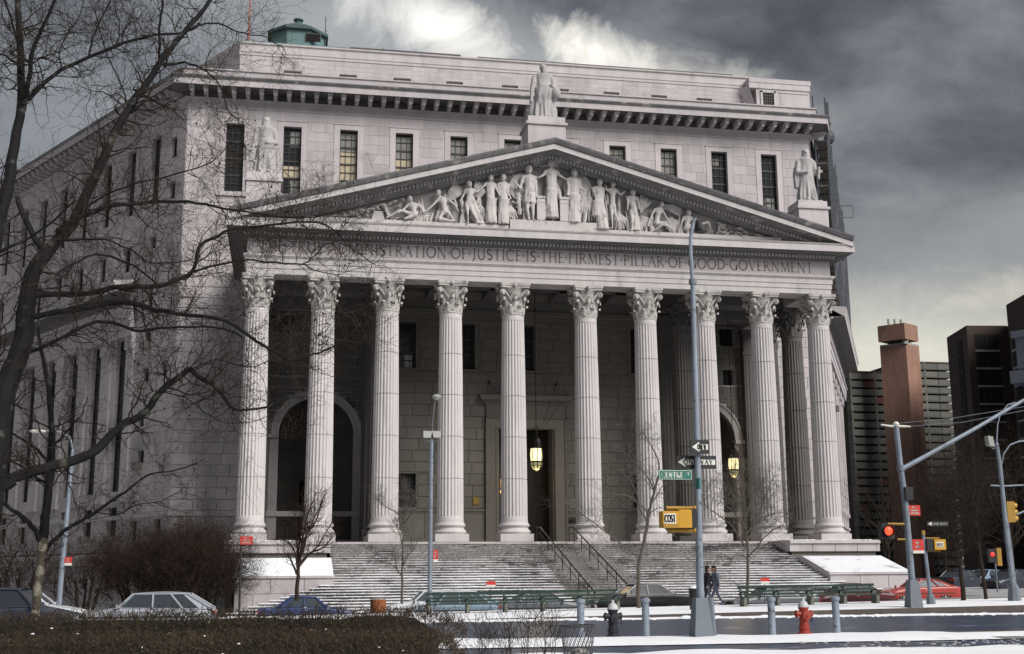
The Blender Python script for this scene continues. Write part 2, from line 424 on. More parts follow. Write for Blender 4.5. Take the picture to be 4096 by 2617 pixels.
# fill round the arches above springing
for s in (-1, 1):
    mb = MB(TF); n = 16
    for k in range(n):
        a0, a1 = pi*k/n, pi*(k+1)/n
        p0 = (s*15+archr*cos(a0), 8.25+archr*sin(a0)*0.98); p1 = (s*15+archr*cos(a1), 8.25+archr*sin(a1)*0.98)
        e0 = (s*15+archr*cos(a0), 10.95); e1 = (s*15+archr*cos(a1), 10.95)
        if e0[1]-p0[1] < 0.001 and e1[1]-p1[1] < 0.001: continue
        mb.add([(p0[0], 0, p0[1]), (p1[0], 0, p1[1]), (e1[0], 0, e1[1]), (e0[0], 0, e0[1]), (p0[0], -0.6, p0[1]), (p1[0], -0.6, p1[1]), (e1[0], -0.6, e1[1]), (e0[0], -0.6, e0[1])],
               [(0, 1, 2, 3), (0, 4, 5, 1), (4, 5, 6, 7)])
    mb.build('arch_spandrel', 'stone_dark', fw)
    mb = MB(TF); prof = [(archr-0.0, 0.0), (archr, 0.14), (archr+0.18, 0.16), (archr+0.2, 0.10), (archr+0.45, 0.12), (archr+0.5, 0.2), (archr+0.6, 0.2), (archr+0.62, 0.0)]
    n = 24
    vs = []; fs = []
    for k in range(n+1):
        a = pi*k/n
        for (r, w) in prof: vs.append((s*15+r*cos(a), w, 8.25+r*sin(a)*0.98))
    for k in range(n):
        for q in range(len(prof)-1): fs.append((k*8+q, k*8+q+1, (k+1)*8+q+1, (k+1)*8+q))
    mb.add(vs, fs)
    mb.box(s*15-4.1, s*15-archr, 0, .22, 7.95, 8.25).box(s*15+archr, s*15+4.1, 0, .22, 7.95, 8.25)
    mb.build('archivolt', 'trim', fw)
    # the vaulted recess behind the arch: side walls, back wall with its own blocks, door-like void
    mb = MB(TF); mb.box(s*15-3.2, s*15-archr, -3.0, -0.6, 0, 11.4).box(s*15+archr, s*15+3.2, -3.0, -0.6, 0, 11.4).box(s*15-3.2, s*15+3.2, -3.5, -3.0, 0, 11.4).box(s*15-3.2, s*15+3.2, -3.0, -0.6, 11.4, 11.7)
    rec = mb.build('arch_recess', 'stone_dark', CH)
    T3 = wall_T((0, WY+3.0), (1, 0), (0, -1))
    blocks(T3, ashlar(s*15-archr, s*15+archr, 0.0, 11.4, [(s*15-1.1, s*15+1.1, 0, 5.0)], 0.83, 1.5, 0.035, seed=3), 0.04, 'stone_dark', rec, 0)
    MB(T3).box(s*15-1.1, s*15+1.1, 0.0, 0.012, 0, 5.0).build('dark_doorway', 'void', rec)
# blocks: side fields below, upper field above
side_holes = bayw+[(s*15-3.38, s*15+3.38, 0, 8.25) for s in (-1, 1)]
arcrect = []
for s in (-1, 1):
    for k in range(12):
        z = 8.25+k*0.29; hw = math.sqrt(max(0, 3.38**2-((z-8.25)/0.98)**2))
        arcrect.append((s*15-hw, s*15+hw, z, z+0.29))
left_vis = ashlar(-WX, -19.2, 2.57, 20.4, side_holes, 0.83, 1.68, 0.06, seed=11)
left_in = ashlar(-19.2, -11.0, 2.57, 17.6, side_holes+arcrect, 0.83, 1.68, 0.04, seed=12)
right_in = ashlar(11.0, 19.0, 2.57, 17.6, side_holes+arcrect, 0.83, 1.68, 0.04, seed=13)
right_out = ashlar(19.0, WX, 2.57, 20.4, side_holes, 0.83, 1.68, 0.04, seed=14)
base_l = ashlar(-WX, -19.2, ZG, 2.2, [], 1.25, 2.4, 0.03, seed=15)
up_holes = [(a-0.48, b+0.48, c-0.3, d+0.44) for a, b, c, d in upw]
upper = ashlar(-WX, WX, 20.8, 33.4, up_holes, 0.79, 1.25, 0.016, seed=21)
blocks(TF, left_vis, 0.065, 'stone', fw, 70)
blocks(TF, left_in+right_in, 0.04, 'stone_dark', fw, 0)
blocks(TF, right_out+base_l, 0.04, 'stone', fw, 0)
blocks(TF, upper, 0.022, 'stone', fw, 0)
MB(TF).box(-WX-.03, -11.2, 0, .14, 2.2, 2.57).box(-WX-.05, -11.2, 0, .2, 0.1, 0.5).build('water_table', 'trim', fw); MB(TF).box(11.2, WX+.03, 0, .14, 2.2, 2.57).build('water_table', 'trim', fw)
# flat surrounds of the upper windows and recessed panels between them
for i, (a, b, c, d) in enumerate(upw):
    mb = MB(TF); e = 0.46
    mb.box(a-e, a, 0, .05, c-.25, d).box(b, b+e, 0, .05, c-.25, d).box(a-e, b+e, 0, .05, d, d+.40)
    mb.box(a-e-.03, b+e+.03, 0, .10, d+.40, d+.46).box(a-e-.05, b+e+.05, 0, .16, c-.4, c-.25)
    mb.build('window_surround', 'stone', fw)

def window(T, a, b, c, d, cols, rows, parent, blind=None, depth=0.32, name='window', bar=0.05):
    """frame with glazing bars; pane and blind behind them. blind: list of (z0 fraction, z1 fraction, material)"""
    mb = MB(T); w0, w1 = -depth-0.06, -depth
    mb.box(a, a+.07, w0, w1, c, d).box(b-.07, b, w0, w1, c, d).box(a+.07, b-.07, w0, w1, c, c+.09).box(a+.07, b-.07, w0, w1, d-.08, d)
    for k in range(1, cols):
        x = a+(b-a)*k/cols; mb.box(x-bar*.4, x+bar*.4, w0+.01, w1-.005, c+.09, d-.08)
    for k in range(1, rows):
        z = c+(d-c)*k/rows; th = bar*0.5 if k % 2 else bar*1.3
        mb.box(a+.07, b-.07, w0+.015, w1+.01, z-th, z+th)
    o = mb.build(name, 'frame', parent)
    MB(T).add([(a, w0-.01, c), (b, w0-.01, c), (b, w0-.01, d), (a, w0-.01, d)], [(0, 1, 2, 3)]).build('pane', 'glass', o)
    for (f0, f1, m, *x) in (blind or []):
        xa, xb = (x+[0.0, 1.0])[:2] if x else (0.0, 1.0)
        MB(T).add([(a+(b-a)*xa+.06, w0+.004, c+(d-c)*f0), (a+(b-a)*xb-.06, w0+.004, c+(d-c)*f0), (a+(b-a)*xb-.06, w0+.004, c+(d-c)*f1), (a+(b-a)*xa+.06, w0+.004, c+(d-c)*f1)], [(0, 1, 2, 3)]).build('blind', m, o)
    return o
bl = {-5: [], -4: [(0.72, .95, 'blindg', .35, 1), (0.24, .43, 'blind'), (.02, .22, 'blindg', .4, 1)], -3: [(0.04, .68, 'blind'), (.69, .97, 'blindg')], -2: [(.04, .62, 'blind'), (.63, .97, 'blindg')],
      -1: [(.4, .6, 'blind'), (.6, .97, 'blindg')], 0: [(.6, .97, 'blindg')], 1: [(.6, .97, 'blindg')], 2: [(.6, .97, 'blindg')], 3: [(.3, .62, 'blind'), (.62, .97, 'blindg')], 4: [(.80, .9, 'ac', .15, .6)], 5: [(0.1, 0.32, 'blindg', .2, .9)]}
for i, (a, b, c, d) in enumerate(upw):
    window(TF, a, b, c, d, 3, 8, fw, bl[i-5])
for s in (-1, 1):
    window(TF, s*17.4-0.45, s*17.4+0.45, 12.6, 13.9, 2, 2, fw); window(TF, s*17.4-0.6, s*17.4+0.6, 15.8, 17.28, 2, 2, fw)

# ---- central wall inside the portico with the door
TC = wall_T((0, CWY), (1, 0), (0, -1))
cwin = [(x-0.6, x+0.6, 12.67, 16.08) for x in (-8.7, -4.35, 0.1, 4.35, 8.7)]
clow = [(-9.3, -8.02, 2.67, 5.05), (8.02, 9.3, 2.67, 5.05), (-4.9, -3.9, 2.67, 2.67)]
door = (-2.12, 2.12, 0.0, 8.35)
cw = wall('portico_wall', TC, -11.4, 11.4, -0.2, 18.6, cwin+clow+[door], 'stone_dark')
for s in (-1, 1): MB().box(min(s*11.7, s*11.4), max(s*11.7, s*11.4), CWY, WY, -.2, 18.6).build('portico_return_wall', 'stone_dark', CH)
port = (-3.0, 3.0, 0, 10.75)
crects = ashlar(-11.35, 11.35, 2.57, 16.3, [(a-.28, b+.28, c-.2, d+.28) for a, b, c, d in cwin]+[(a-.1, b+.1, c-.1, d+.1) for a, b, c, d in clow[:2]]+[port], 0.828, 1.35, 0.045, seed=5)
crects.sort(key=lambda r: -min((r[1]-r[0]), 1.4)*(r[3]-r[2]) + (1 if any(abs((r[0]+r[1])/2-x*1.02-0.5) < 0.75 for x in CX) else 0))
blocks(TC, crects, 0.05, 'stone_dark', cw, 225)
mb = MB(TC)
for a, b in ((-11.35, -3.0), (3.0, 11.35)): mb.box(a, b, 0, .10, 2.28, 2.40).box(a, b, 0, .16, 2.40, 2.55).box(a, b, 0, .10, 0, .45)
for a, b in ((-11.35, -7.4), (-7.36, -3.0), (3.0, 7.4), (7.44, 11.35)): mb.box(a+.02, b-.02, 0, .04, 0.45, 2.28)
mb.build_split('wainscot', 'stone_dark', cw, lambda x, y, z: x > 0)
mb = MB(TC)
for a, b, c, d in cwin: mb.box(a-.26, a, 0, .07, c-.02, d).box(b, b+.26, 0, .07, c-.02, d).box(a-.26, b+.26, 0, .07, d, d+.26).box(a-.32, b+.32, 0, .16, c-.18, c-.02)
mb.build_split('window_architrave', 'stone_dark', cw, lambda x, y, z: round(x/4.35))
for i, (a, b, c, d) in enumerate(cwin):
    window(TC, a, b, c, d, 3, 6, cw, [(.02, .17, 'blindl', .25, .85), (.19, .30, 'blindl', .25, .85)] if i == 0 else None)
for a, b, c, d in clow[:2]: window(TC, a, b, c, d, 3, 4, cw)
mb = MB(TC); mb.sweep([(-11.35, -9), (11.35, -9)], [(0, 0)]) if 0 else None
mb = MB()   # inner entablature along the portico wall and its returns
mb.sweep([(-11.7, WY), (-11.7, CWY), (11.7, CWY), (11.7, WY)][::1], [(0, 16.35), (.08, 16.35), (.08, 16.75), (.16, 16.8), (.16, 17.1), (.02, 17.15), (.02, 17.9), (.3, 18.1), (.55, 18.3), (.55, 18.6), (0, 18.6)])
mb.build('inner_entablature', 'stone_dark', CH)
# portal
po = MB(TC)
for s in (-1, 1):
    po.box(min(s*2.12, s*2.88), max(s*2.12, s*2.88), 0, .22, 0, 8.35).box(min(s*2.88, s*3.0), max(s*2.88, s*3.0), 0, .30, 0, 9.2)
    po.box(min(s*2.12, s*2.24), max(s*2.12, s*2.24), .22, .27, 0, 8.35)
po.box(-2.88, 2.88, 0, .22, 8.35, 9.1).box(-3.0, 3.0, 0, .30, 9.1, 9.2).box(-2.95, 2.95, 0, .2, 9.2, 10.1)
po.box(-2.24, 2.24, .22, .27, 8.35, 8.47)
door_o = po.build('portal', 'stone_dark', cw)
MB(TC).sweep([(-3.05, 0), (3.05, 0)], [(0, 0), (0, 0)]) if 0 else None
mb = MB(lambda x, y, z: (x, CWY-0.2+y, z)); mb.sweep([(-3.0, .2), (-3.0, 0), (3.0, 0), (3.0, .2)], [(0, 10.1), (.1, 10.15), (.1, 10.3), (.42, 10.42), (.42, 10.6), (.5, 10.75), (0, 10.85)])
mb.build('portal_cornice', 'stone_dark', door_o)
mb = MB(TC); mb.box(-2.12, 2.12, -1.6, -1.5, 0, 8.35); mb.build('door_void', 'void', door_o)
mb = MB(TC); mb.box(-2.12, -1.98, -1.5, -0.0, 0, 8.35).box(1.98, 2.12, -1.5, 0, 0, 8.35); mb.build_split('door_reveal', 'stone_dark', door_o, lambda x, y, z: x > 0)
def door_leaf(x0, x1):
    mb = MB(TC); mb.box(x0, x1, -1.48, -1.40, 0, 5.6)
    for r in range(4): mb.box(x0+.12, x1-.12, -1.40, -1.37, 0.25+r*1.35, 1.4+r*1.35)
    return mb.build('door', 'bronze', door_o)
door_leaf(-1.9, -.02); door_leaf(.02, 1.9)
MB(TC).box(-1.98, 1.98, -1.46, -1.36, 5.62, 5.85).box(-.05, .05, -1.46, -1.38, 5.85, 8.3).build('transom', 'bronze', door_o)
MB(TC).box(-1.72, -1.62, -.9, -.8, 4.1, 4.75).box(-1.75, -1.6, -.92, -.78, 3.75, 3.95).build('hall_lamp', 'orange', door_o)
# two short rows of raised brass letters glimpsed inside the door
def stroke_text(txt, x0, z0, h, T, mats, name, parent, w=0.62, th=0.09, dep=0.02, serif=True, each=False, gap=0.16, target=None, kind=None):
    G = GLY
    adv = 0; lay = []
    for ch in txt:
        if ch == ' ': adv += 0.42; continue
        g = G[ch]; lay.append((adv, g)); adv += g[0]+gap/ w*0.62
    sc = h if target is None else target/adv
    last = None; mb = MB(T)
    for (ax, (gw, strokes)) in lay:
        if each: mb = MB(T)
        for st in strokes:
            q = [(x0+(ax+p[0])*sc, z0+p[1]*h) for p in st[0]]; hw = th*h*st[1]/2
            for (p, r) in zip(q[:-1], q[1:]):
                dx, dz = r[0]-p[0], r[1]-p[1]; l = math.hypot(dx, dz)
                if l < 1e-6: continue
                nx, nz = -dz/l*hw, dx/l*hw; ex, ez = dx/l*hw*.5, dz/l*hw*.5
                a = [(p[0]+nx-ex, p[1]+nz-ez), (p[0]-nx-ex, p[1]-nz-ez), (r[0]-nx+ex, r[1]-nz+ez), (r[0]+nx+ex, r[1]+nz+ez)]
                mb.add([(x, 0, z) for x, z in a]+[(x, dep, z) for x, z in a], [(4, 5, 6, 7), (0, 1, 5, 4), (1, 2, 6, 5), (2, 3, 7, 6), (3, 0, 4, 7)])
        if each: mb.build(name, mats, parent)
    if not each: return mb.build(name, mats, parent, kind=kind)
def arc(cx, cz, rx, rz, a0, a1, n=10): return [(cx+rx*cos(radians(a0+(a1-a0)*k/n)), cz+rz*sin(radians(a0+(a1-a0)*k/n))) for k in range(n+1)]
def sf(x, z, w=.16): return ([(x-w/2, z), (x+w/2, z)], .55)
T1, T0 = 1.25, .62
GLY = {
 'A': (.78, [([(.06, 0), (.39, 1)], T0), ([(.39, 1), (.72, 0)], T1), ([(.17, .36), (.6, .36)], T0), sf(.06, .02), sf(.72, .02)]),
 'C': (.78, [(arc(.44, .5, .40, .5, 50, 310, 14), 1.0), ([(.70, .98), (.70, .76)], .5)]),
 'D': (.82, [([(.12, 0), (.12, 1)], T1), (arc(.14, .5, .62, .49, 90, -90, 12), 1.0), sf(.1, .98), sf(.1, .02)]),
 'E': (.55, [([(.12, 0), (.12, 1)], T1), ([(.04, .97), (.50, .97)], T0), ([(.12, .52), (.44, .52)], T0), ([(.04, .03), (.53, .03)], T0)]),
 'F': (.53, [([(.12, 0), (.12, 1)], T1), ([(.04, .97), (.50, .97)], T0), ([(.12, .52), (.44, .52)], T0), sf(.12, .02)]),
 'G': (.82, [(arc(.44, .5, .40, .5, 50, 330, 14), 1.0), ([(.72, .03), (.72, .42)], T1), sf(.70, .42, .2)]),
 'H': (.80, [([(.12, 0), (.12, 1)], T1), ([(.68, 0), (.68, 1)], T1), ([(.12, .52), (.68, .52)], T0), sf(.12, .02), sf(.12, .98), sf(.68, .02), sf(.68, .98)]),
 'I': (.28, [([(.14, 0), (.14, 1)], T1), sf(.14, .02), sf(.14, .98)]),
 'J': (.36, [([(.24, 1), (.24, .05), (.05, -.12)], T1), sf(.24, .98)]),
 'L': (.55, [([(.12, 0), (.12, 1)], T1), ([(.04, .03), (.53, .03)], T0), sf(.12, .98)]),
 'M': (.98, [([(.12, 0), (.18, 1)], T0), ([(.18, 1), (.49, .05)], T1), ([(.49, .05), (.80, 1)], T0), ([(.80, 1), (.86, 0)], T1), sf(.12, .02), sf(.86, .02)]),
 'N': (.84, [([(.12, 0), (.12, 1)], T0), ([(.12, 1), (.72, 0)], T1), ([(.72, 0), (.72, 1)], T0), sf(.12, .02), sf(.1, .98), sf(.72, .98)]),
 'O': (.90, [(arc(.45, .5, .41, .5, 0, 360, 20), 1.0)]),
 'P': (.58, [([(.12, 0), (.12, 1)], T1), ([(.04, .98), (.25, .98)]+arc(.25, .73, .28, .25, 90, -90, 8)+[(.12, .48)], T0*1.2), sf(.12, .02)]),
 'R': (.70, [([(.12, 0), (.12, 1)], T1), ([(.04, .98), (.25, .98)]+arc(.25, .74, .27, .24, 90, -90, 8)+[(.12, .5)], T0*1.2), ([(.28, .5), (.68, 0)], T1), sf(.12, .02)]),
 'S': (.55, [(arc(.28, .74, .20, .25, 40, 250, 9)+arc(.28, .26, .22, .25, 70, -140, 9), 1.0)]),
 'T': (.68, [([(.34, 0), (.34, 1)], T1), ([(.04, .97), (.64, .97)], T0), sf(.34, .02)]),
 'U': (.80, [([(.12, 1), (.12, .3)]+arc(.40, .3, .28, .3, 180, 360, 8)+[(.68, 1)], 1.0), sf(.12, .98), sf(.68, .98)]),
 'V': (.76, [([(.06, 1), (.38, 0)], T1), ([(.38, 0), (.70, 1)], T0), sf(.06, .98), sf(.70, .98)]),
 'W': (1.0, [([(.06, 1), (.3, 0)], T1), ([(.3, 0), (.5, .9)], T0), ([(.5, .9), (.72, 0)], T1), ([(.72, 0), (.94, 1)], T0)]),
 'Y': (.72, [([(.06, 1), (.36, .48)], T1), ([(.66, 1), (.36, .48)], T0), ([(.36, 0), (.36, .5)], T1)]),
 'K': (.70, [([(.12, 0), (.12, 1)], T1), ([(.62, 1), (.14, .48)], T0), ([(.26, .58), (.66, 0)], T1)]),
 'B': (.62, [([(.12, 0), (.12, 1)], T1), ([(.04, .98)]+arc(.25, .75, .24, .23, 90, -90, 7)+arc(.25, .27, .3, .25, 90, -90, 7)+[(.1, .02)], T0*1.2)]),
 '.': (.22, [([(.05, .5), (.17, .5)], 1.4)]),
}
stroke_text('COURT', -0.75, 4.75, .17, wall_T((0, CWY+1.35), (1, 0), (0, -1)), 'brass', 'transom_lettering', door_o)
# plaques
for (a, b, c, d, m) in ((-3.92, -3.48, 2.85, 3.4, 'brass'), (3.12, 3.7, 1.55, 1.96, 'bronze')):
    MB(TC).box(a, b, .05, .10, c, d).box(a+.04, b-.04, .10, .12, c+.04, d-.04).build('plaque', m, cw)
mb = MB(TC)
for x, z in ((-2.75, 11.75), (2.3, 11.68)): mb.ball((x, .12, z), .09, n=8, m=5)
for (p, q) in (((-2.75, .12, 11.75), (-2.05, .55, 10.85)), ((2.3, .12, 11.68), (1.1, 1.0, 8.6)), ((3.2, .12, 11.1), (1.25, 1.0, 8.55))): mb.tube([p, q], .018, 4)
mb.build_split('flagpole_stay', 'bronze', cw, lambda x, y, z: x > 0)

# ---- portico floor, ceiling, beams
MB().box(-20.6, 20.6, 0.0, WY-.02, -0.35, 0.0).build('portico_floor', 'stone', CH)
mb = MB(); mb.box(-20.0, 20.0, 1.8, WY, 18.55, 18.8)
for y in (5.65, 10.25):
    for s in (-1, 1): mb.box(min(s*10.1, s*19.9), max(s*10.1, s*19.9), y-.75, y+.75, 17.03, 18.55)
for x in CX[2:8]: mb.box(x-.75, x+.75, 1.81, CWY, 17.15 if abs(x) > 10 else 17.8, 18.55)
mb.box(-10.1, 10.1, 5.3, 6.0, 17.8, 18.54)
mb.build('portico_ceiling', 'soot_shade', CH)

# ---- columns
def fluted(mb, z0, z1, r0, r1, nf=24, joints=True):
    rings = []
    nz = 15
    zs = [z0+(z1-z0)*k/nz for k in range(nz+1)]
    def rr(z): t = (z-z0)/(z1-z0); return r0+(r1-r0)*(t**1.6)
    rings = [(z, rr(z), 1.0) for z in zs[1:-1]]
    rings = [(z0, r0*1.03, 0), (z0+.25, rr(z0+.25), 0), (z0+.33, rr(z0+.33), 1.0)]+[r for r in rings if z0+.4 < r[0] < z1-.5]+[(z1-.42, rr(z1-.42), 1.0), (z1-.3, rr(z1-.3), 0), (z1, r1*1.02, 0)]
    for k in range(1, 5):
        z = z0+(z1-z0)*k/5
        rings += [(z-.035, rr(z), 1.0), (z-.012, rr(z)-.03, 1.0), (z+.012, rr(z)-.03, 1.0), (z+.035, rr(z), 1.0)]
    rings.sort(); n = nf*6; vs = []; fs = []
    for (z, r, fl) in rings:
        for i in range(n):
            a = 2*pi*i/n; ph = (i % 6)/6.0
            d = 0.0 if ph < 0.17 else sin((ph-0.16)/0.84*pi)**0.8
            q = r-0.058*d*fl; vs.append((q*cos(a), q*sin(a), z))
    for j in range(len(rings)-1):
        for i in range(n):
            k = (i+1) % n; fs.append((j*n+i, j*n+k, (j+1)*n+k, (j+1)*n+i))
    mb.add(vs, fs)
SH = MB(); fluted(SH, 1.30, 14.87, .87, .735); me_shaft = SH.mesh('shaft', 'shaft')
me_plinth = MB().box(-1.08, 1.08, -1.08, 1.08, 0.0, .50).mesh('plinth', 'shaft')
def torus_prof(r, z0, z1, b, n=6): return [(r+b*sin(pi*k/n), z0+(z1-z0)*k/n) for k in range(n+1)]
me_base = MB().lathe([(1.0, .50)]+torus_prof(.98, .51, .75, .09)+[(.98, .78), (.93, .80), (.90, .86), (.91, .93), (.95, .95)]+torus_prof(.95, .96, 1.14, .065)+[(.93, 1.18), (.93, 1.22), (.895, 1.24), (.89, 1.302)], n=40).mesh('base', 'shaft', True)
def capital_mesh(full=True):
    mb = MB(); z0, zt = 14.87, 17.03
    mb.lathe(torus_prof(.745, z0-.02, z0+.12, .05, 4)+[(.72, z0+.14), (.70, z0+.6), (.72, z0+1.2), (.80, z0+1.6), (.92, z0+1.83)], n=24)
    def leaf(ang, zb, h, w, r, curl):
        # a lobed leaf that rises against the bell and rolls outwards at its tip
        c, s_ = cos(ang), sin(ang); rows = 7; vs = []; fs = []
        for j in range(rows+1):
            t = j/rows
            if t < .72: rad = r+.05+.10*t; z = zb+h*t/.72*.86
            else:
                q = (t-.72)/.28; rad = r+.12+curl*sin(q*pi*.62); z = zb+h*(.86+.14*sin(q*pi))-(h*.12*q)
            ww = w*(1.0-.25*t)*(1+.16*sin(t*20))*(1 if t < .85 else .75)
            for i, f in enumerate((-1, -.5, 0, .5, 1)):
                rr = rad+.05*(1-abs(f))-.05*f*f; x = rr; y = f*ww/2
                vs.append((x*c-y*s_, x*s_+y*c, z-.05*abs(f)))
        for j in range(rows):
            for i in range(4): fs.append((j*5+i, j*5+i+1, (j+1)*5+i+1, (j+1)*5+i))
        mb.add(vs, fs)
    for k in range(8): leaf(2*pi*k/8+pi/8, z0+.12, .62, .50, .70, .20)
    for k in range(8): leaf(2*pi*k/8, z0+.25, 1.05, .46, .69, .27)
    for k in range(4):     # corner volutes
        a = pi/4+k*pi/2
        for sgn in (-1, 1):
            pts = []; rad = []
            for j in range(5):
                t = j/4; r = .74+.36*t**1.4; z = z0+1.05+.62*t; off = sgn*(.30*(1-t)+.06)
                pts.append((r*cos(a)-off*sin(a), r*sin(a)+off*cos(a), z)); rad.append(.07)
            for j in range(1, 12):
                th = pi/2-j*.62; q = .19*(1-j/14); cr = 1.15
                r = cr+q*cos(th); z = z0+1.50+q*sin(th); off = sgn*.06
                pts.append((r*cos(a)-off*sin(a), r*sin(a)+off*cos(a), z)); rad.append(.055)
            mb.tube(pts, rad, 5)
        mb.ball((1.16*cos(a), 1.16*sin(a), z0+1.49), .15, .15, .16, 8, 6)
        b = k*pi/2          # little scrolls and the rosette of each side
        for sgn in (-1, 1):
            pts = [(.80, sgn*.28, z0+1.0), (.84, sgn*.22, z0+1.35), (.90, sgn*.12, z0+1.52), (.92, sgn*.05, z0+1.45), (.92, sgn*.10, z0+1.38)]
            mb.tube([(x*cos(b)-y*sin(b), x*sin(b)+y*cos(b), z) for x, y, z in pts], .04, 5)
        mb.ball((.97*cos(b), .97*sin(b), z0+1.98), .14, .14, .15, 8, 6)
    n = 8; ring = []       # abacus with four hollow sides and cut corners
    for k in range(4):
        a0 = k*pi/2-pi/4; a1 = a0+pi/2
        c0 = Vector((1.50*cos(a0), 1.50*sin(a0))); c1 = Vector((1.50*cos(a1), 1.50*sin(a1))); m = ((c0+c1)/2)
        for j in range(n+1):
            t = .06+.88*j/n; p = c0.lerp(c1, t); p -= m.normalized()*.16*sin(pi*t); ring.append(p)
    for (za, zb, e) in ((z0+1.83, z0+1.97, .95), (z0+1.97, z0+2.16, 1.0)):
        m = len(ring); mb.add([(p.x*e, p.y*e, za) for p in ring]+[(p.x*e, p.y*e, zb) for p in ring], [tuple(range(m))[::-1], tuple(range(m, 2*m))]+[(i, (i+1) % m, (i+1) % m+m, i+m) for i in range(m)])
    return mb.mesh('capital', 'capital')
me_cap = capital_mesh()
def column(x, y, mats=None):
    o = link('column', me_shaft, CH, loc=(x, y, 0))
    q = [o, link('plinth', me_plinth, o), link('base', me_base, o), link('capital', me_cap, o)]
    if mats:
        for c in q: c.material_slots[0].link = 'OBJECT'; c.material_slots[0].material = M_[mats]
    return o
M_['shaft_inner'] = mat('shade_darkened_column_granite', (0.105, 0.10, 0.095), .88, amp=.15, scale=.6, fine=.1, streak=.15)  # grimy column granite, darkened further to carry the shade inside the portico
for x in CX: column(x, AX)
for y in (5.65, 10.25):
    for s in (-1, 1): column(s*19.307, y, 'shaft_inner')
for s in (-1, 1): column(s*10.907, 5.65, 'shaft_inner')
mb = MB()      # engaged piers at the corners of the central wall and against the main wall
for s in (-1, 1):
    for (cx, cy) in ((s*10.907, CWY-.35), (s*19.307, WY-.35)):
        mb.box(cx-.8, cx+.8, cy-.35, cy+.35, 1.1, 15.0).box(cx-1, cx+1, cy-.5, cy+.35, 0, .5).box(cx-.92, cx+.92, cy-.43, cy+.35, .5, 1.1).box(cx-.86, cx+.86, cy-.4, cy+.35, 15.0, 15.2).box(cx-.95, cx+.95, cy-.55, cy+.35, 16.7, 17.03).box(cx-.8, cx+.8, cy-.4, cy+.35, 15.2, 16.7)
        for k in range(5): mb.box(cx-.66+k*.29, cx-.5+k*.29, cy-.39, cy-.35, 1.4, 14.8)
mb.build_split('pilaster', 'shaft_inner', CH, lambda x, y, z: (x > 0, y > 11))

# ---- entablature of the portico
path = [(-IX, WY), (-IX, IY), (IX, IY), (IX, WY)]
MB().box(-IX+.02, IX-.02, IY+.02, IY+1.62, 17.03, 20.3).box(-IX+.02, -IX+1.6, IY+1.62, WY, 17.03, 20.3).box(IX-1.6, IX-.02, IY+1.62, WY, 17.03, 20.3).build('entablature', 'trim', CH)
ent = CH.children[-1]
MB().sweep(path, [(0, 17.03), (0, 17.38), (.05, 17.40), (.05, 17.72), (.10, 17.74), (.10, 18.04), (.14, 18.08), (.24, 18.2), (.24, 18.30), (0, 18.36), (0, 18.37)]).build('architrave', 'trim', ent)
MB().sweep(path, [(0, 18.37), (0, 19.36)]).build('frieze', 'stone', ent)
MB().sweep(path, [(0, 19.36), (.06, 19.38), (.10, 19.46), (.20, 19.50), (.22, 19.54), (.22, 19.74), (.50, 19.78), (.62, 19.84), (1.30, 19.86)]).build('bed_moulding', 'soot_shade', ent)
MB().sweep(path, [(1.30, 19.80), (1.32, 19.80), (1.32, 20.24), (1.36, 20.26), (1.42, 20.36), (0.0, 20.42), (-.6, 20.42)]).build('corona', 'trim', ent)
def dentils(mb, x0, x1, y, z0, z1, pitch=.25, w=.15, d=.14):
    n = int((x1-x0)/pitch)
    for k in range(n):
        x = x0+(k+.5)*(x1-x0)/n; mb.box(x-w/2, x+w/2, y-d, y, z0, z1)
mb = MB(); dentils(mb, -IX-.3, IX+.3, IY-.225, 19.56, 19.73)
mb.build('dentils', 'trim', ent, kind='stuff')
txt = 'THE.TRUE.ADMINISTRATION.OF.JUSTICE.IS.THE.FIRMEST.PILLAR.OF.GOOD.GOVERNMENT'
TL_ = wall_T((0, IY), (1, 0), (0, -1))
stroke_text(txt, -19.3, 18.54, .73, TL_, 'letter', 'letter', ent, th=.115, dep=.006, each=True, gap=.13, target=38.15)
# ---- pediment
AP, EN, SL = 26.8, 21.25, 0.278
def zt(x): return AP-SL*abs(x)
TY = IY+.45
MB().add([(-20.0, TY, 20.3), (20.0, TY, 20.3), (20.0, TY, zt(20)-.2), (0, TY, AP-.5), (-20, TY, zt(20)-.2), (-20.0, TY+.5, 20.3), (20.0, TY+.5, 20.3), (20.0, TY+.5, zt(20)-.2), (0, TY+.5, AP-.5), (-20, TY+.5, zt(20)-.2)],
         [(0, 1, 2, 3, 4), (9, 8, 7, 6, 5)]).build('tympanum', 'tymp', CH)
tym = CH.children[-1]
def rake(prof, mats, name, parent, kind=None, xe=EN, seg=1, gapw=0.0):
    for s in (-1, 1):
        for k in range(seg):
            a, b = xe*k/seg, xe*(k+1)/seg
            if gapw: b -= gapw
            mb = MB(); n = len(prof)
            mb.add([(s*a, y, zt(a)+dz) for y, dz in prof]+[(s*b, y, zt(b)+dz) for y, dz in prof],
                   [(i, i+1, n+i+1, n+i) for i in range(n-1)]+[tuple(range(n)), tuple(range(n, 2*n))[::-1]])
            mb.build(name, mats, parent, kind=kind)
MB().add([(0, -1.0, AP-.02), (EN, -1.0, zt(EN)-.02), (EN, WY, zt(EN)-.02), (0, WY, AP-.02), (-EN, -1.0, zt(EN)-.02), (-EN, WY, zt(EN)-.02)], [(0, 1, 2, 3), (0, 3, 5, 4)]).build('portico_roof', 'roof', CH)
proof = CH.children[-1]
rake([(-1.28, -.34), (-1.32, -.30), (-1.45, -.12), (-1.50, 0), (-1.0, 0.0), (0.4, 0), (.4, -.30)], 'grime', 'raking_cymatium', proof, seg=10, gapw=.03)
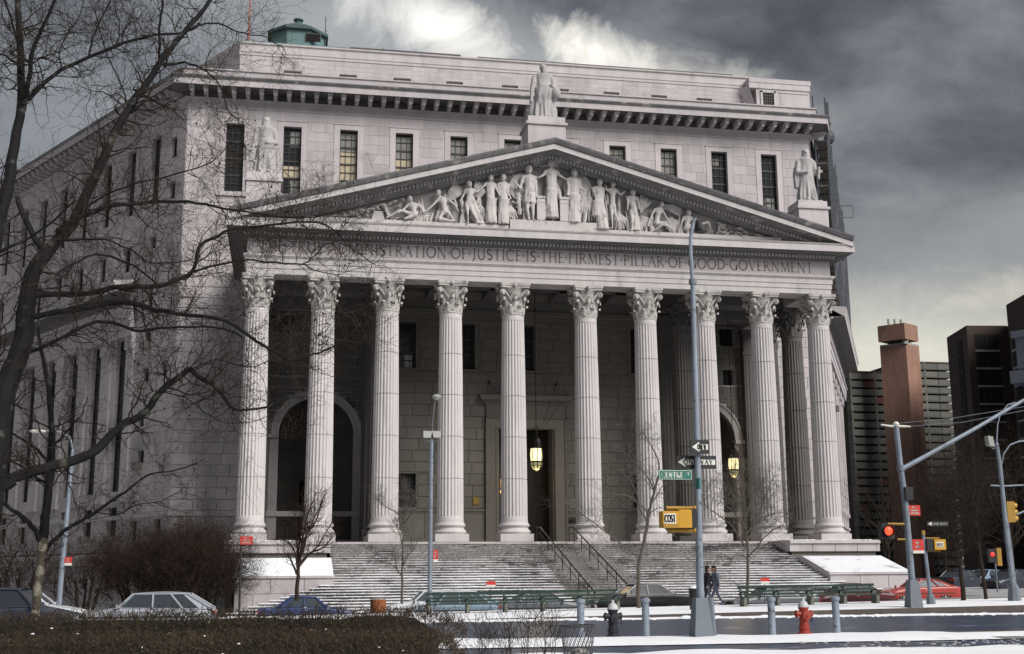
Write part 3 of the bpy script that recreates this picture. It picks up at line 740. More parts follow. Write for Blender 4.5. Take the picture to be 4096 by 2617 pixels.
rake([(-1.22, -.72), (-1.22, -.345), (0.3, -.345), (.3, -.72)], 'trim', 'raking_corona', proof, seg=10, gapw=.012)
rake([(-1.10, -.725), (-.35, -.76), (-.30, -.80), (-.02, -.82), (-.02, -1.02), (.06, -1.04), (.16, -1.16), (.22, -1.18), (.22, -1.30), (.5, -1.32), (.5, -.725)], 'grime', 'raking_bed_moulding', proof)
mb = MB()
for s in (-1, 1):
    n = 82
    for k in range(n):
        x = (k+.5)*.25; x0, x1 = s*(x-.075), s*(x+.075)
        vs = []
        for y in (-.16, -.021):
            for xx, dz in ((x0, -1.0), (x1, -1.0), (x1, -.83), (x0, -.83)): vs.append((xx, y, zt(xx)+dz))
        mb.add(vs, [(0, 1, 2, 3), (0, 4, 5, 1), (1, 5, 6, 2), (3, 7, 4, 0)])
mb.build('raking_dentils', 'trim', proof, kind='stuff')
# joints show dark on the corona: thin drip stains come with the material

# ---- great cornice, parapet and attic of the main block, carried round all three visible sides
FA = radians(32); FL = 46.0; FR = 28.0
FB = radians(28); FR = 38.0
dl = (-sin(FA), cos(FA)); dr = (sin(FB), cos(FB))
P0 = (-WX+dl[0]*FL, WY+dl[1]*FL); P1 = (-WX, WY); P2 = (WX, WY); P3 = (WX+dr[0]*FL, WY+dr[1]*FL)
block_path = [P0, P1, P2, (WX+dr[0]*1.3, WY+dr[1]*1.3)]
gc = MB().sweep(block_path, [(.30, 34.1), (.03, 34.1), (.03, 34.62), (1.70, 34.66), (.3, 34.7)]).build('great_cornice', 'soot_shade', CH)
MB().sweep(block_path, [(0, 33.38), (.08, 33.42), (.12, 33.5), (.02, 33.52), (.02, 33.95), (.12, 34.0), (.30, 34.06), (.30, 34.1), (.03, 34.1)]).build('architrave_moulding', 'stone', gc)
MB().sweep(block_path, [(1.70, 34.56), (1.74, 34.56), (1.74, 35.0), (1.78, 35.02)]).build('corona', 'stone', gc)
MB().sweep(block_path, [(1.78, 35.02), (1.92, 35.20), (1.92, 35.28), (.9, 35.42), (.8, 35.42)]).build('cymatium', 'grime', gc)
MB().sweep(block_path, [(.8, 35.42), (.8, 36.12), (.9, 36.14), (.9, 36.24), (.0, 36.26), (-3.0, 36.3)]).build('parapet', 'stone', gc)
mbk = MB(); mbk.box(-.19, .19, -1.5, -.02, .38, .56).box(-.15, .15, -1.35, -.02, .20, .38).box(-.13, .13, -.95, -.02, .05, .20).box(-.13, .13, -1.30, -1.05, .12, .2)
me_br = mbk.mesh('bracket', 'stone')
nb = 48
for k in range(nb+1):
    link('bracket', me_br, gc, loc=(-WX+.3+(2*WX-.6)*k/nb, WY, 34.06))
for (P, d, s) in ((P1, dl, -1), (P2, dr, 1)):
    for k in range(1, 34 if s < 0 else 2):
        u = k*1.045; rz = math.atan2(d[1], d[0]); n_ = (-cos(FA)*1, -sin(FA)) if s < 0 else (cos(FB), -sin(FB))
        ang = math.atan2(n_[0], -n_[1])
        link('bracket', me_br, gc, loc=(P[0]+d[0]*u, P[1]+d[1]*u, 34.06), rz=ang)
# attic
ATY = 15.6
slots = [x for x in (-17.5, -13.1, -8.7, -4.4, 0.2, 4.4, 8.7, 13.0, 16.9)]
SLX = [-17.55, -13.15, -8.8, -4.5, .1, 4.4, 8.75, 12.9, 16.9]
TA = wall_T((0, ATY), (1, 0), (0, -1))
sh = [(x-.68, x+.68, 37.15, 37.5) for x in SLX]
at = wall('attic_wall', TA, -21.7, 21.2, 36.1, 39.65, sh, 'stone')
blocks(TA, ashlar(-21.7, 21.2, 36.15, 38.55, sh, .40, 1.1, .012, seed=31), .012, 'stone', at, 0)
mb = MB()
for a, b, c, d in sh:
    mb.box(a, b, ATY+.25, ATY+.3, c, d)
mb.build_split('slot_window', 'void', at, lambda x, y, z: round(x/4.3))
mb = MB()
for a, b, c, d in sh:
    for k in range(1, 8): mb.box(a+(b-a)*k/8-.02, a+(b-a)*k/8+.02, ATY+.1, ATY+.14, c, d)
mb.build_split('slot_bars', 'stone', at, lambda x, y, z: round(x/4.3))
AL = (-21.7+dl[0]*38, ATY+dl[1]*38); AR = (21.2+dr[0]*38, ATY+dr[1]*38)
apath = [AL, (-21.7, ATY), (21.2, ATY), AR]
MB().sweep(apath, [(0, 38.55), (.07, 38.6), (.07, 38.8), (.12, 38.84), (.12, 38.92), (.02, 38.94), (.02, 39.5), (.14, 39.56), (.14, 39.68), (-1, 39.7)]).build('attic_cornice', 'trim', at)
MB().add([(AL[0], AL[1], 36), (-21.7, ATY, 36), (-21.7, ATY, 39.6), (AL[0], AL[1], 39.6)], [(0, 1, 2, 3)]).build('attic_side_wall', 'stone', at); MB().add([(AR[0], AR[1], 36), (21.2, ATY, 36), (21.2, ATY, 39.6), (AR[0], AR[1], 39.6)], [(0, 1, 2, 3)]).build('attic_side_wall', 'stone', at)
MB().add([(-21.2, ATY+.2, 39.69), (21, ATY+.2, 39.69), (16, 30, 40.2), (-16, 30, 40.2)], [(0, 1, 2, 3)]).build('attic_roof', 'roof', at)
MB().box(-21.3, -13.0, ATY-.05, ATY+.1, 39.68, 39.80).build('copper_coping', 'copper', at); MB().box(2.2, 7.0, ATY-.05, ATY+.1, 39.68, 39.79).build('copper_coping', 'copper', at)
MB().box(-13.0, -4.0, ATY-.08, ATY+.1, 39.68, 39.86).build('dark_coping', 'lead', at); MB().box(-2.6, 19.5, ATY-.08, ATY+.1, 39.68, 39.80).build('dark_coping', 'lead', at)
# corner pavilion of the attic, right end
mb = MB(); mb.box(21.2, 26.0, 14.6, 20, 36.1, 39.15).box(20.55, 26.12, 14.48, 20, 38.8, 39.2).box(20.55, 26.05, 14.52, 15.5, 38.3, 38.8)
mb.add([(19.9, 15.5, 38.5), (21.2, 15.5, 36.1), (21.2, 14.6, 36.1), (20.55, 14.6, 38.5)], [(0, 1, 2, 3)])
pav = mb.build('attic_pavilion', 'stone', CH)
mb = MB(); mb.box(21.55, 22.95, 14.52, 14.6, 36.5, 36.65).box(21.55, 21.75, 14.52, 14.6, 36.65, 38.1).box(22.75, 22.95, 14.52, 14.6, 36.65, 38.1).box(21.55, 22.95, 14.52, 14.6, 37.95, 38.1).box(23.2, 25.9, 14.55, 14.6, 38.0, 38.08).build('pavilion_trim', 'trim', pav)
TP = wall_T((0, 14.6), (1, 0), (0, -1))
w_ = MB(TP); w_.box(21.75, 22.75, 0.0, .02, 36.65, 37.95); w_.build('pavilion_window', 'void', pav)
mb = MB(TP)
for k in range(1, 5): mb.box(21.75+k*.2-.015, 21.75+k*.2+.015, .02, .04, 36.65, 37.95).box(21.75, 22.75, .02, .045, 36.65+k*.26-.015, 36.65+k*.26+.015)
mb.build('window_grille', 'stone_dark', pav)
# roof body under the parapet so no sky shows through
MB().add([(P0[0], P0[1], 36.2), (-WX, WY, 36.2), (WX, WY, 36.2), (P3[0], P3[1], 36.2)], [(0, 1, 2, 3)]).build('main_roof', 'roof', CH)
# green copper penthouse
ph = MB().lathe([(2.42, 39.6), (2.42, 43.0)], -17.2, 22.0, 8, pi/8).build('copper_penthouse', 'copper', CH)
MB().lathe([(2.5, 42.95), (2.75, 43.0), (2.75, 43.25), (2.55, 43.35), (.35, 44.5), (.32, 44.5)], -17.2, 22.0, 8, pi/8).build('penthouse_roof', 'copper_d', ph)
MB().lathe([(.30, 44.4), (.26, 44.75), (.42, 44.8), (.42, 44.9), (.1, 45.0)], -17.2, 22.0, 10).build('roof_vent', 'copper_d', ph)
MB().box(-16.55, -15.3, 19.66, 19.8, 42.0, 42.7).build('penthouse_louvre', 'lead', ph)
mb = MB()
for k in range(5): mb.box(-16.5, -15.35, 19.60, 19.67, 42.05+k*.13, 42.1+k*.13)
mb.build('louvre_slat', 'bronze', ph)
ms = MB(); ms.tube([(-14.9, 21, 39.6), (-14.9, 21, 44.9)], .04, 5)
for z in (42.4, 42.7, 43.6): ms.tube([(-15.1, 21, z), (-14.7, 21, z)], .02, 4)
ms.build('roof_antenna', 'lead', CH)
ms = MB(); ms.tube([(-21.5, 26, 39.6), (-21.5, 26, 52)], [.12, .05], 5)
for z in range(41, 52, 2): ms.tube([(-21.8, 26, z), (-21.2, 26, z+.4)], .04, 4)
ms.build('red_roof_mast', mat('red_white_mast_paint', (.30, .10, .07), .7), CH)
MB().tube([(-10, 20, 39.6), (-10, 20, 42.0)], .03, 4).build('roof_antenna', 'lead', CH)

# ---- flank walls
def flank(P, d, n, side, FL):
    T = wall_T(P, d, n)
    cen = [9.3+4.5*k for k in range(8) if 9.3+4.5*k < FL-2.5]
    holes = []
    for c in cen: holes += [(c-.75, c+.75, 26.6, 32.25), (c-.7, c+.7, 21.9, 24.0), (c-.85, c+.85, 4.4, 16.4), (c-.8, c+.8, .8, 3.2), (c-.75, c+.75, -3.0, -2.15)]
    small = [(5.0, 26.6, 32.25, .7), (2.0, 29.7, 31.45, .5), (2.0, 26.4, 27.8, .5), (4.8, 23.0, 24.0, .5), (4.8, 18.3, 19.9, .5), (4.8, 15.4, 16.45, .5), (4.8, 12.3, 13.6, .5), (5.2, 9.1, 10.4, .5), (4.9, 6.3, 7.3, .5), (5.5, .6, 2.05, .5), (1.7, .6, 2.05, .5)]
    sm = [(u-w, u+w, a, b) for (u, a, b, w) in small]
    o = wall('flank_wall', T, 0, FL, ZG-.6, 34.2, holes+sm, 'stone', .6)
    bk = ashlar(0, 7.2, 2.6, 33.3, sm, .83, 1.6, .035, seed=40+side)
    bk2 = ashlar(7.2, FL, 21.3, 33.3, holes, .83, 1.6, .02, seed=42+side)
    blocks(T, bk+bk2, .03, 'stone', o, 0)
    for h in holes:
        c, dd = h[2], h[3]
        window(T, h[0], h[1], c, dd, 2, 2 if dd-c < 2.5 else (6 if dd-c < 7 else 12), o, depth=.35)
    for h in sm: window(T, h[0], h[1], h[2], h[3], 2, 2, o, depth=.3)
    # projecting colonnade of flat piers, with its entablature
    mb = MB(T)
    us = [7.1]+[c+2.25 for c in cen]
    for u in us:
        if u+1.05 > FL: continue
        mb = MB(T); mb.box(u-.8 if u > 8 else u-.3, u+.8, 0, .22, 3.9, 15.4); mb.box(u-.95 if u > 8 else u-.35, u+.95, 0, .34, 15.4, 16.4).box(u-.9 if u > 8 else u-.35, u+.9, 0, .3, 3.5, 3.9)
        mb.build('pier', 'stone', o)
    MB(T).box(6.8, FL, 0, .3, -.2, .55).build('sill_course', 'stone', o)
    a = T(6.8, 0, 0); b = T(6.8, .0, 0); e = T(FL, 0, 0)
    sgn = 1 if side < 0 else 1
    pth = [(e[0], e[1]), (a[0], a[1])] if side < 0 else [(a[0], a[1]), (e[0], e[1])]
    MB().sweep(pth, [(0.0, 16.4), (.5, 16.4), (.5, 16.9), (.56, 16.95), (.56, 17.5), (.7, 17.6), (.7, 17.75), (.5, 17.8), (.5, 19.1)]).build('flank_entablature', 'stone', o)
    MB().sweep(pth, [(.5, 19.1), (.7, 19.3), (.8, 19.6), (1.9, 19.75), (0, 19.8)]).build('flank_bed_moulding', 'soot_shade', o)
    MB().sweep(pth, [(1.9, 19.7), (1.92, 19.7), (1.95, 20.2), (2.1, 20.55), (1.2, 20.7), (0.02, 20.95)]).build('flank_cornice', 'trim', o)
    # band course, ledge and basement plinth
    full = [(e[0], e[1]), P] if side < 0 else [P, (e[0], e[1])]
    MB().sweep(full, [(0, 2.2), (.12, 2.25), (.14, 2.5), (0, 2.57)]).build('band_course', 'trim', o)
    MB().sweep(full, [(0, -.3), (.30, -.35), (.42, -.5), (.42, -.7), (.30, -.8), (.30, -1.2), (.1, -1.25)]).build('ledge', 'trim', o)
    for (u, z) in ((4.8, 15.2), (4.8, 12.1), (5.0, 6.0), (9.3, 9.0), (18.2, 13.0), (9.3+4.5, .7), (9.3, -.1+.7)):
        MB(T).box(u-.42, u+.42, -.1, .5, z-.12, z+.40).build('air_conditioner', 'ac', o)
    return o
flank(P1, dl, (-cos(FA), -sin(FA)), -1, FL)
flank(P2, dr, (cos(FB), -sin(FB)), 1, FR)
# ---- great steps and cheek walls
def step_hw(k):   # half width of step k (left and right edge)
    z = -.143*k
    return 14.45 if z > -2.5 else 14.45+.52*((-2.5-z)/.143+1)
st_rnd = random.Random(3)
snow = MB(); snow.m = 0
RUN = .51; RISE = .143
for k in range(1, 29):
    hw = step_hw(k) if k < 28 else 19.8
    y0 = -.25-RUN*(k-1); z1 = -RISE*k+RISE-.0; zt_ = z1-RISE
    # each step: tread at zt_, running from the riser above out to its nosing
    yf = y0-RUN; 
    mb = MB()
    mb.box(-hw, hw, yf, 0.2 if hw < 14.5 else yf+RUN+.05, zt_-RISE, zt_)
    mb.add([(-hw, yf-.03, zt_-.04), (hw, yf-.03, zt_-.04), (hw, yf-.03, zt_+.002), (-hw, yf-.03, zt_+.002), (-hw, yf+.02, zt_-.04), (hw, yf+.02, zt_-.04), (hw, yf+.02, zt_+.002), (-hw, yf+.02, zt_+.002)], [(0,1,2,3),(3,2,6,7),(0,4,5,1)])
    mb.build('step', 'step', CH)
    t = k/28.0; n = int(2*hw/.12)
    for i in range(n):
        x = -hw+2*hw*i/n; 
        dens = .22+.62*smoothstep((t-.12)/.50)
        q = mnoise.noise((x*.22, k*.35, 3.1)); q2 = mnoise.noise((x*1.1, k*3.7, 8.2)); q3 = mnoise.noise((x*4.0, k*9.1, 1.2))
        v = dens+.55*q+.38*q2+.34*q3
        # the way between and beside the handrails is trodden clear
        if -1.9 < x < 2.6: v -= .75
        if 2.6 < x < 6.5+t*3 and t < .7: v -= .22
        if x > 9: v += .12
        if v < .42: continue
        w = 2*hw/n; th = .012+.05*max(0, min(1, v-.42))*(1 if t > .3 else .6)
        depth = RUN*(.35+.6*min(1, max(0, v-.3)))
        yb = yf-.025
        snow.box(x, x+w*1.02, yb, min(yf+depth, yf+RUN-.01), zt_, zt_+th)
snow.build('snow_on_steps', 'snow', CH, kind='stuff')
for s in (-1, 1):
    a = 14.45; b = 19.75
    ck = MB()
    def xr(p, q): return (min(s*p, s*q), max(s*p, s*q))
    x0, x1 = xr(a+.02, b)
    ck.add([(x0, -9.05, ZG-.5), (x1, -9.05, ZG-.5), (x1, 0, ZG-.5), (x0, 0, ZG-.5), (x0, -9.05, -2.06), (x1, -9.05, -2.06), (x1, -5.3, -1.08), (x0, -5.3, -1.08), (x1, 0, -1.08), (x0, 0, -1.08)],
           [(0, 1, 5, 4), (4, 5, 6, 7), (7, 6, 8, 9), (1, 2, 8, 6, 5), (0, 4, 7, 9, 3)])
    c = ck.build('cheek_wall', 'stone', CH)
    TCK = wall_T((0, -9.05), (1, 0), (0, -1))
    for zz0, zz1, offs in ((-2.98, -2.16, (0, 1.9, 3.7)), (-4.1, -3.0, (0, 1.0, 2.7, 4.4))):
        cuts = [x0]+[x0+o for o in offs if o > 0]+[x1]
        for p, q in zip(cuts[:-1], cuts[1:]):
            m2 = MB(TCK); block(m2, (p+.015, q-.015, zz0, zz1), .05); m2.build('stone_block', 'stone', c)
    MB().box(x0-.06, x1+.06, -9.18, -8.95, -2.16, -2.05).build('coping', 'trim', c)
    # snow lying on the slope
    m2 = MB(); nx, ny = 22, 10; vs = []; fs = []
    for j in range(ny+1):
        for i in range(nx+1):
            x = x0+(x1-x0)*i/nx; y = -9.17+(3.95)*j/ny; zb = -2.05+(-1.06+2.05)*max(0, (y+9.05))/3.75
            e = .0 if i in (0, nx) or j in (0, ny) else 1
            vs.append((x+(.0 if i not in (0, nx) else 0), y, zb+.012+.07*e+e*.03*mnoise.noise((x*1.3, y*1.3, s))))
    for j in range(ny):
        for i in range(nx): fs.append((j*(nx+1)+i, j*(nx+1)+i+1, (j+1)*(nx+1)+i+1, (j+1)*(nx+1)+i))
    m2.add(vs, fs); m2.build('snow_cover', 'snow' if s < 0 else 'snowd', c, smooth=True)
    # the upper pedestal slab under the end columns
    x0, x1 = xr(a, 20.6)
    sl = MB().box(x0, x1, -3.5, 0.0, -.72, -.10).build('pedestal_slab', 'stone', CH)
    MB().box(x0+.0, x1-.0, -3.62, -3.5, -.22, -.06).box(x0, x1, -3.5, 0.0, -.10, -.002).build('slab_moulding', 'trim', sl)
    MB().box(x0+.2, x1-.2, -3.3, 0.0, -1.3, -.72).build('slab_base', 'stone_dark', sl)
    for k in range(1, 4):
        xx = x0+(x1-x0)*k/4; MB().box(xx-.018, xx+.018, -3.506, -3.49, -.72, -.22).build('joint', 'soot_shade', sl)
    m2 = MB()
    for k in range(60):
        x = st_rnd.uniform(x0+.2, x1-.2); y = st_rnd.uniform(-3.4, -2.6); m2.ball((x, y, -.005), st_rnd.uniform(.05, .3), st_rnd.uniform(.05, .15), st_rnd.uniform(.02, .05), 7, 4)
    m2.build('snow_patch', 'snow', sl, kind='stuff')
    # wall under the portico floor beside the slab and back to the front wall
    MB().box(min(s*20.6, s*20.2), max(s*20.6, s*20.2), 0, WY, ZG-.5, -.36).build('podium_side', 'stone_dark', CH)
# handrails down the middle of the steps
for s in (-1, 1):
    x = s*1.08; hr = MB()
    top = lambda y: -.143*max(0, (-y-.25))/RUN
    pts = [(x, .9, .92), (x, -.3, .92)]+[(x, -y, top(-y)+.92) for y in (2, 4, 6, 8, 10, 12, 14.2)]
    hr.tube(pts, .045, 6)
    hr.tube([(p[0], p[1], p[2]-.42) for p in pts], .025, 5)
    rail = hr.build('handrail', 'rail_metal' if 'rail_metal' in M_ else 'bronze', CH)
    for y in (.8, -.6, -2.6, -4.6, -6.6, -8.6, -10.6, -12.6, -14.0):
        MB().tube([(x, y, top(y)-.1), (x, y, top(y)+.92)], .03, 5).build('baluster', 'bronze', rail)
# ================================================================ SCULPTURE
def tube_b(mb, a, b, ra, rb, n=9, mid=None):
    a = Vector(a); b = Vector(b)
    pts = [a, a.lerp(b, .35), a.lerp(b, .7), b]; m = mid if mid else (ra+rb)/2*1.05
    mb.tube(pts, [ra, (ra+m)/2, (rb+m)/2*.98, rb], n); mb.ball(a, ra, n=8, m=6); mb.ball(b, rb, n=8, m=6)
def robe(mb, x, y, ztop, zbot, rt, rw, rb, dy=.6, folds=13, amp=.10, xb=None, waist=.33, rnd=None, n=60, hem=0.0):
    rnd = rnd or random.Random(1); ph = [rnd.uniform(0, 6) for _ in range(4)]; xb = x if xb is None else xb
    rows = 22; vs = []; fs = []
    for j in range(rows+1):
        t = j/rows; z = ztop+(zbot-ztop)*t
        r = rt+(rw-rt)*smoothstep(t/waist) if t < waist else rw+(rb-rw)*smoothstep((t-waist)/(1-waist))
        cx = x+(xb-x)*t; am = amp*smoothstep((t-.12)*1.6)
        for i in range(n):
            a = 2*pi*i/n
            w = sin(a*folds+ph[0]+t*1.2*sin(a*2+ph[1]))*.6+sin(a*folds*.5+ph[2]-t*2)*.5
            q = r*(1+am*w); vs.append((cx+q*cos(a), y+q*sin(a)*dy, z+hem*sin(a*5)))
    for j in range(rows):
        for i in range(n):
            k = (i+1) % n; fs.append((j*n+i, j*n+k, (j+1)*n+k, (j+1)*n+i))
    fs += [tuple(range(n))[::-1], tuple(range(rows*n, (rows+1)*n))]
    mb.add(vs, fs)
def head(mb, x, y, z, s, hood=False, hair=True, turn=0.0):
    c, q = cos(turn), sin(turn)
    R = lambda a, b: (x+a*c-b*q, y+a*q+b*c)
    mb.ball((x, y, z), s*.40, s*.46, s*.54, 12, 9)
    p = R(0, -s*.44); mb.ball((p[0], p[1], z-s*.04), s*.07, s*.12, s*.15, 7, 5)          # nose
    p = R(0, -s*.36); mb.ball((p[0], p[1], z-s*.38), s*.16, s*.12, s*.12, 7, 5)           # chin
    for e in (-1, 1):
        p = R(e*s*.16, -s*.40); mb.ball((p[0], p[1], z+s*.12), s*.12, s*.07, s*.05, 6, 4) # brows
        p = R(e*s*.42, 0); mb.ball((p[0], p[1], z-s*.02), s*.06, s*.10, s*.14, 6, 4)
    if hair:
        p = R(0, s*.12); mb.ball((p[0], p[1], z+s*.14), s*.46, s*.48, s*.50, 12, 8)
    if hood:
        p = R(0, s*.12); mb.lathe([(s*.62, z-s*1.0), (s*.6, z-s*.5), (s*.53, z), (s*.46, z+s*.4), (s*.2, z+s*.62)], p[0], p[1], 12)
def relief_figure(kind, J, y=0.16, seed=0):
    mb = MB(); rnd = random.Random(seed)
    P = lambda k, dy=0.0: (J[k][0], y+dy, J[k][1])
    hx, hz = J['head']; s = max(.28, min(.56, abs(J['head'][1]-J['neck'][1])*1.15+.13)); H = s
    head(mb, hx, y-.10, hz, H, hood=(kind == 'hood'), turn=rnd.uniform(-.5, .5))
    tube_b(mb, P('neck', -.04), P('head', -.06), H*.22, H*.2)
    cx, cz = J['chest']; px_, pz = J['pelvis']
    w = H*.84
    # rib cage, belly, hips
    mb.ball((cx, y, cz), w*.85, w*.55, w*.80, 12, 8); tube_b(mb, P('chest'), P('pelvis'), w*.62, w*.60, mid=w*.55)
    mb.ball((px_, y, pz), w*.68, w*.5, w*.55, 12, 8)
    sl = (cx-w*.92, y, cz+w*.30); sr = (cx+w*.92, y, cz+w*.30)
    mb.tube([sl, P('neck'), sr], [w*.34, w*.36, w*.34], 8); mb.ball(sl, w*.34); mb.ball(sr, w*.34)
    for S_, E_, H_ in ((sl, 'elbL', 'handL'), (sr, 'elbR', 'handR')):
        tube_b(mb, S_, P(E_, -.10), w*.27, w*.21); tube_b(mb, P(E_, -.10), P(H_, -.16), w*.21, w*.13); mb.ball(P(H_, -.18), w*.17, w*.14, w*.2, 7, 5)
    if kind in ('nude', 'half', 'tunic'):
        for e, K_, F_ in ((-1, 'kneeL', 'footL'), (1, 'kneeR', 'footR')):
            hp = (px_+e*w*.32, y, pz); tube_b(mb, hp, P(K_, -.14), w*.42, w*.28); tube_b(mb, P(K_, -.14), P(F_, -.05), w*.27, w*.14)
            mb.ball((J[F_][0]+e*.06, y-.12, J[F_][1]), w*.26, w*.34, w*.12, 8, 5)
    if kind == 'tunic':
        robe(mb, (cx+px_)/2, y-.02, cz+w*.1, pz-.25, w*.85, w*.72, w*.98, .62, 12, .08, rnd=rnd)
        mb.ball((hx, y-.06, hz+H*.22), H*.46, H*.5, H*.42, 12, 8)
    if kind == 'robe':
        fz = min(J['footL'][1], J['footR'][1])-.05; fx = (J['footL'][0]+J['footR'][0])/2
        robe(mb, cx, y-.02, cz+w*.35, fz, w*.80, w*.78, w*1.02, .62, 12, .12, xb=fx, waist=.35, rnd=rnd)
        robe(mb, px_+.04, y-.05, pz+w*.5, (pz+fz)/2, w*.95, w*.9, w*.75, .62, 9, .14, xb=px_-.1, rnd=rnd)
        for e, F_ in ((-1, 'footL'), (1, 'footR')): mb.ball((J[F_][0], y-.28, fz+.05), w*.2, w*.3, w*.11, 7, 5)
    if kind == 'half':
        fz = min(J['footL'][1], J['footR'][1])
        robe(mb, px_+w*.5, y+.05, cz, fz, w*.4, w*.55, w*.9, .45, 8, .2, xb=J['footR'][0]+.1, rnd=rnd)
    return fuse('relief_figure', mb, 'relief', tym, .045, 1)
FIGS = [
 ('nude', dict(head=(-9.59, 22.46), neck=(-9.54, 22.21), chest=(-9.37, 21.99), pelvis=(-9.31, 21.44), kneeL=(-10.25, 21.63), footL=(-11.07, 21.13), kneeR=(-9.91, 21.07), footR=(-8.98, 21.57), elbL=(-9.98, 21.75), handL=(-10.36, 21.45), elbR=(-8.81, 21.87), handR=(-8.7, 21.59))),
 ('nude', dict(head=(-7.71, 22.99), neck=(-7.62, 22.74), chest=(-7.37, 22.46), pelvis=(-7.25, 21.72), kneeL=(-7.64, 21.18), footL=(-6.52, 21.06), kneeR=(-7.03, 21.61), footR=(-6.58, 21.08), elbL=(-8.09, 22.08), handL=(-8.59, 21.59), elbR=(-6.58, 22.21), handR=(-6.36, 21.76))),
 ('half', dict(head=(-5.6, 23.69), neck=(-5.57, 23.43), chest=(-5.54, 23.16), pelvis=(-5.68, 22.37), kneeL=(-5.74, 21.73), footL=(-5.68, 20.98), kneeR=(-5.4, 21.75), footR=(-4.95, 21.02), elbL=(-6.02, 22.88), handL=(-6.25, 22.46), elbR=(-5.17, 23.15), handR=(-4.83, 23.41))),
 ('robe', dict(head=(-4.15, 24.2), neck=(-4.12, 23.94), chest=(-4.18, 23.67), pelvis=(-4.1, 22.63), kneeL=(-4.18, 21.92), footL=(-4.27, 21.11), kneeR=(-3.87, 21.94), footR=(-3.93, 21.12), elbL=(-4.66, 23.59), handL=(-5.06, 23.16), elbR=(-3.75, 23.46), handR=(-3.58, 23.0))),
 ('robe', dict(head=(-3.29, 24.28), neck=(-3.27, 23.99), chest=(-3.27, 23.66), pelvis=(-3.24, 22.61), kneeL=(-3.36, 21.96), footL=(-3.37, 21.09), kneeR=(-3.13, 21.97), footR=(-3.19, 21.1), elbL=(-3.53, 23.12), handL=(-3.41, 22.89), elbR=(-2.96, 23.27), handR=(-2.79, 22.81))),
 ('tunic', dict(head=(-1.52, 24.93), neck=(-1.51, 24.54), chest=(-1.5, 24.26), pelvis=(-1.43, 22.84), kneeL=(-1.68, 22.14), footL=(-1.51, 21.41), kneeR=(-1.28, 22.16), footR=(-1.24, 21.38), elbL=(-2.12, 23.58), handL=(-2.56, 24.02), elbR=(-1.03, 23.73), handR=(-1.02, 23.09))),
 ('robe', dict(head=(0.07, 25.46), neck=(0.08, 25.09), chest=(0.07, 24.72), pelvis=(0.05, 23.42), kneeL=(-0.1, 22.58), footL=(-0.25, 21.66), kneeR=(0.31, 22.6), footR=(0.34, 21.68), elbL=(-0.53, 24.59), handL=(-0.89, 24.39), elbR=(0.66, 24.61), handR=(1.02, 24.4))),
 ('robe', dict(head=(1.67, 24.9), neck=(1.66, 24.53), chest=(1.63, 24.25), pelvis=(1.64, 23.13), kneeL=(1.49, 22.29), footL=(1.43, 21.42), kneeR=(1.8, 22.31), footR=(1.79, 21.39), elbL=(1.24, 23.76), handL=(1.14, 23.29), elbR=(2.06, 23.8), handR=(2.38, 23.63))),
 ('robe', dict(head=(3.45, 24.32), neck=(3.42, 24.01), chest=(3.34, 23.73), pelvis=(3.28, 22.8), kneeL=(3.26, 22.06), footL=(3.15, 21.04), kneeR=(3.63, 22.07), footR=(4.07, 21.08), elbL=(3.06, 23.44), handL=(3.14, 23.02), elbR=(3.66, 23.42), handR=(3.37, 22.99))),
 ('nude', dict(head=(4.39, 24.21), neck=(4.36, 23.97), chest=(4.36, 23.69), pelvis=(4.33, 22.76), kneeL=(4.23, 22.01), footL=(4.3, 21.09), kneeR=(4.5, 21.98), footR=(4.89, 21.12), elbL=(3.9, 23.81), handL=(3.86, 24.08), elbR=(4.91, 23.48), handR=(5.19, 23.73))),
 ('half', dict(head=(5.8, 23.71), neck=(5.76, 23.43), chest=(5.75, 23.21), pelvis=(5.76, 22.42), kneeL=(5.66, 21.81), footL=(5.64, 21.03), kneeR=(5.88, 21.82), footR=(5.86, 21.04), elbL=(5.41, 22.96), handL=(5.35, 22.46), elbR=(6.14, 23.06), handR=(6.24, 22.5))),
 ('nude', dict(head=(7.82, 22.97), neck=(7.78, 22.75), chest=(7.6, 22.46), pelvis=(7.44, 21.61), kneeL=(8.05, 21.64), footL=(7.31, 21.1), kneeR=(8.21, 21.42), footR=(8.71, 21.11), elbL=(7.06, 22.04), handL=(6.82, 21.53), elbR=(8.12, 22.03), handR=(8.44, 21.6))),
 ('nude', dict(head=(9.77, 22.45), neck=(9.76, 22.22), chest=(9.7, 22.0), pelvis=(9.56, 21.37), kneeL=(10.36, 21.69), footL=(9.95, 21.17), kneeR=(11.16, 21.84), footR=(11.36, 21.18), elbL=(9.24, 21.75), handL=(9.17, 21.41), elbR=(10.09, 21.9), handR=(10.25, 21.69))),
]
for i, (k, J) in enumerate(FIGS): relief_figure(k, J, seed=i)
mb = MB()
def disc(x, z, r, y=.42, dome=.10):
    m = MB(); m.add([(x, y-dome, z)]+[(x+r*.9*cos(2*pi*k/32), y-dome*.4, z+r*.9*sin(2*pi*k/32)) for k in range(32)]+[(x+r*.93*cos(2*pi*k/32), y-.10, z+r*.93*sin(2*pi*k/32)) for k in range(32)]+[(x+r*cos(2*pi*k/32), y-.08, z+r*sin(2*pi*k/32)) for k in range(32)]+[(x+r*cos(2*pi*k/32), y+.22, z+r*sin(2*pi*k/32)) for k in range(32)],
        [(0, 1+k, 1+(k+1) % 32) for k in range(32)]+[(1+32*j+k, 33+32*j+k, 33+32*j+(k+1) % 32, 1+32*j+(k+1) % 32) for j in range(3) for k in range(32)])
    return m.build('relief_shield', 'relief', tym)
disc(-1.85, 23.75, 1.0); disc(1.95, 23.95, .98)
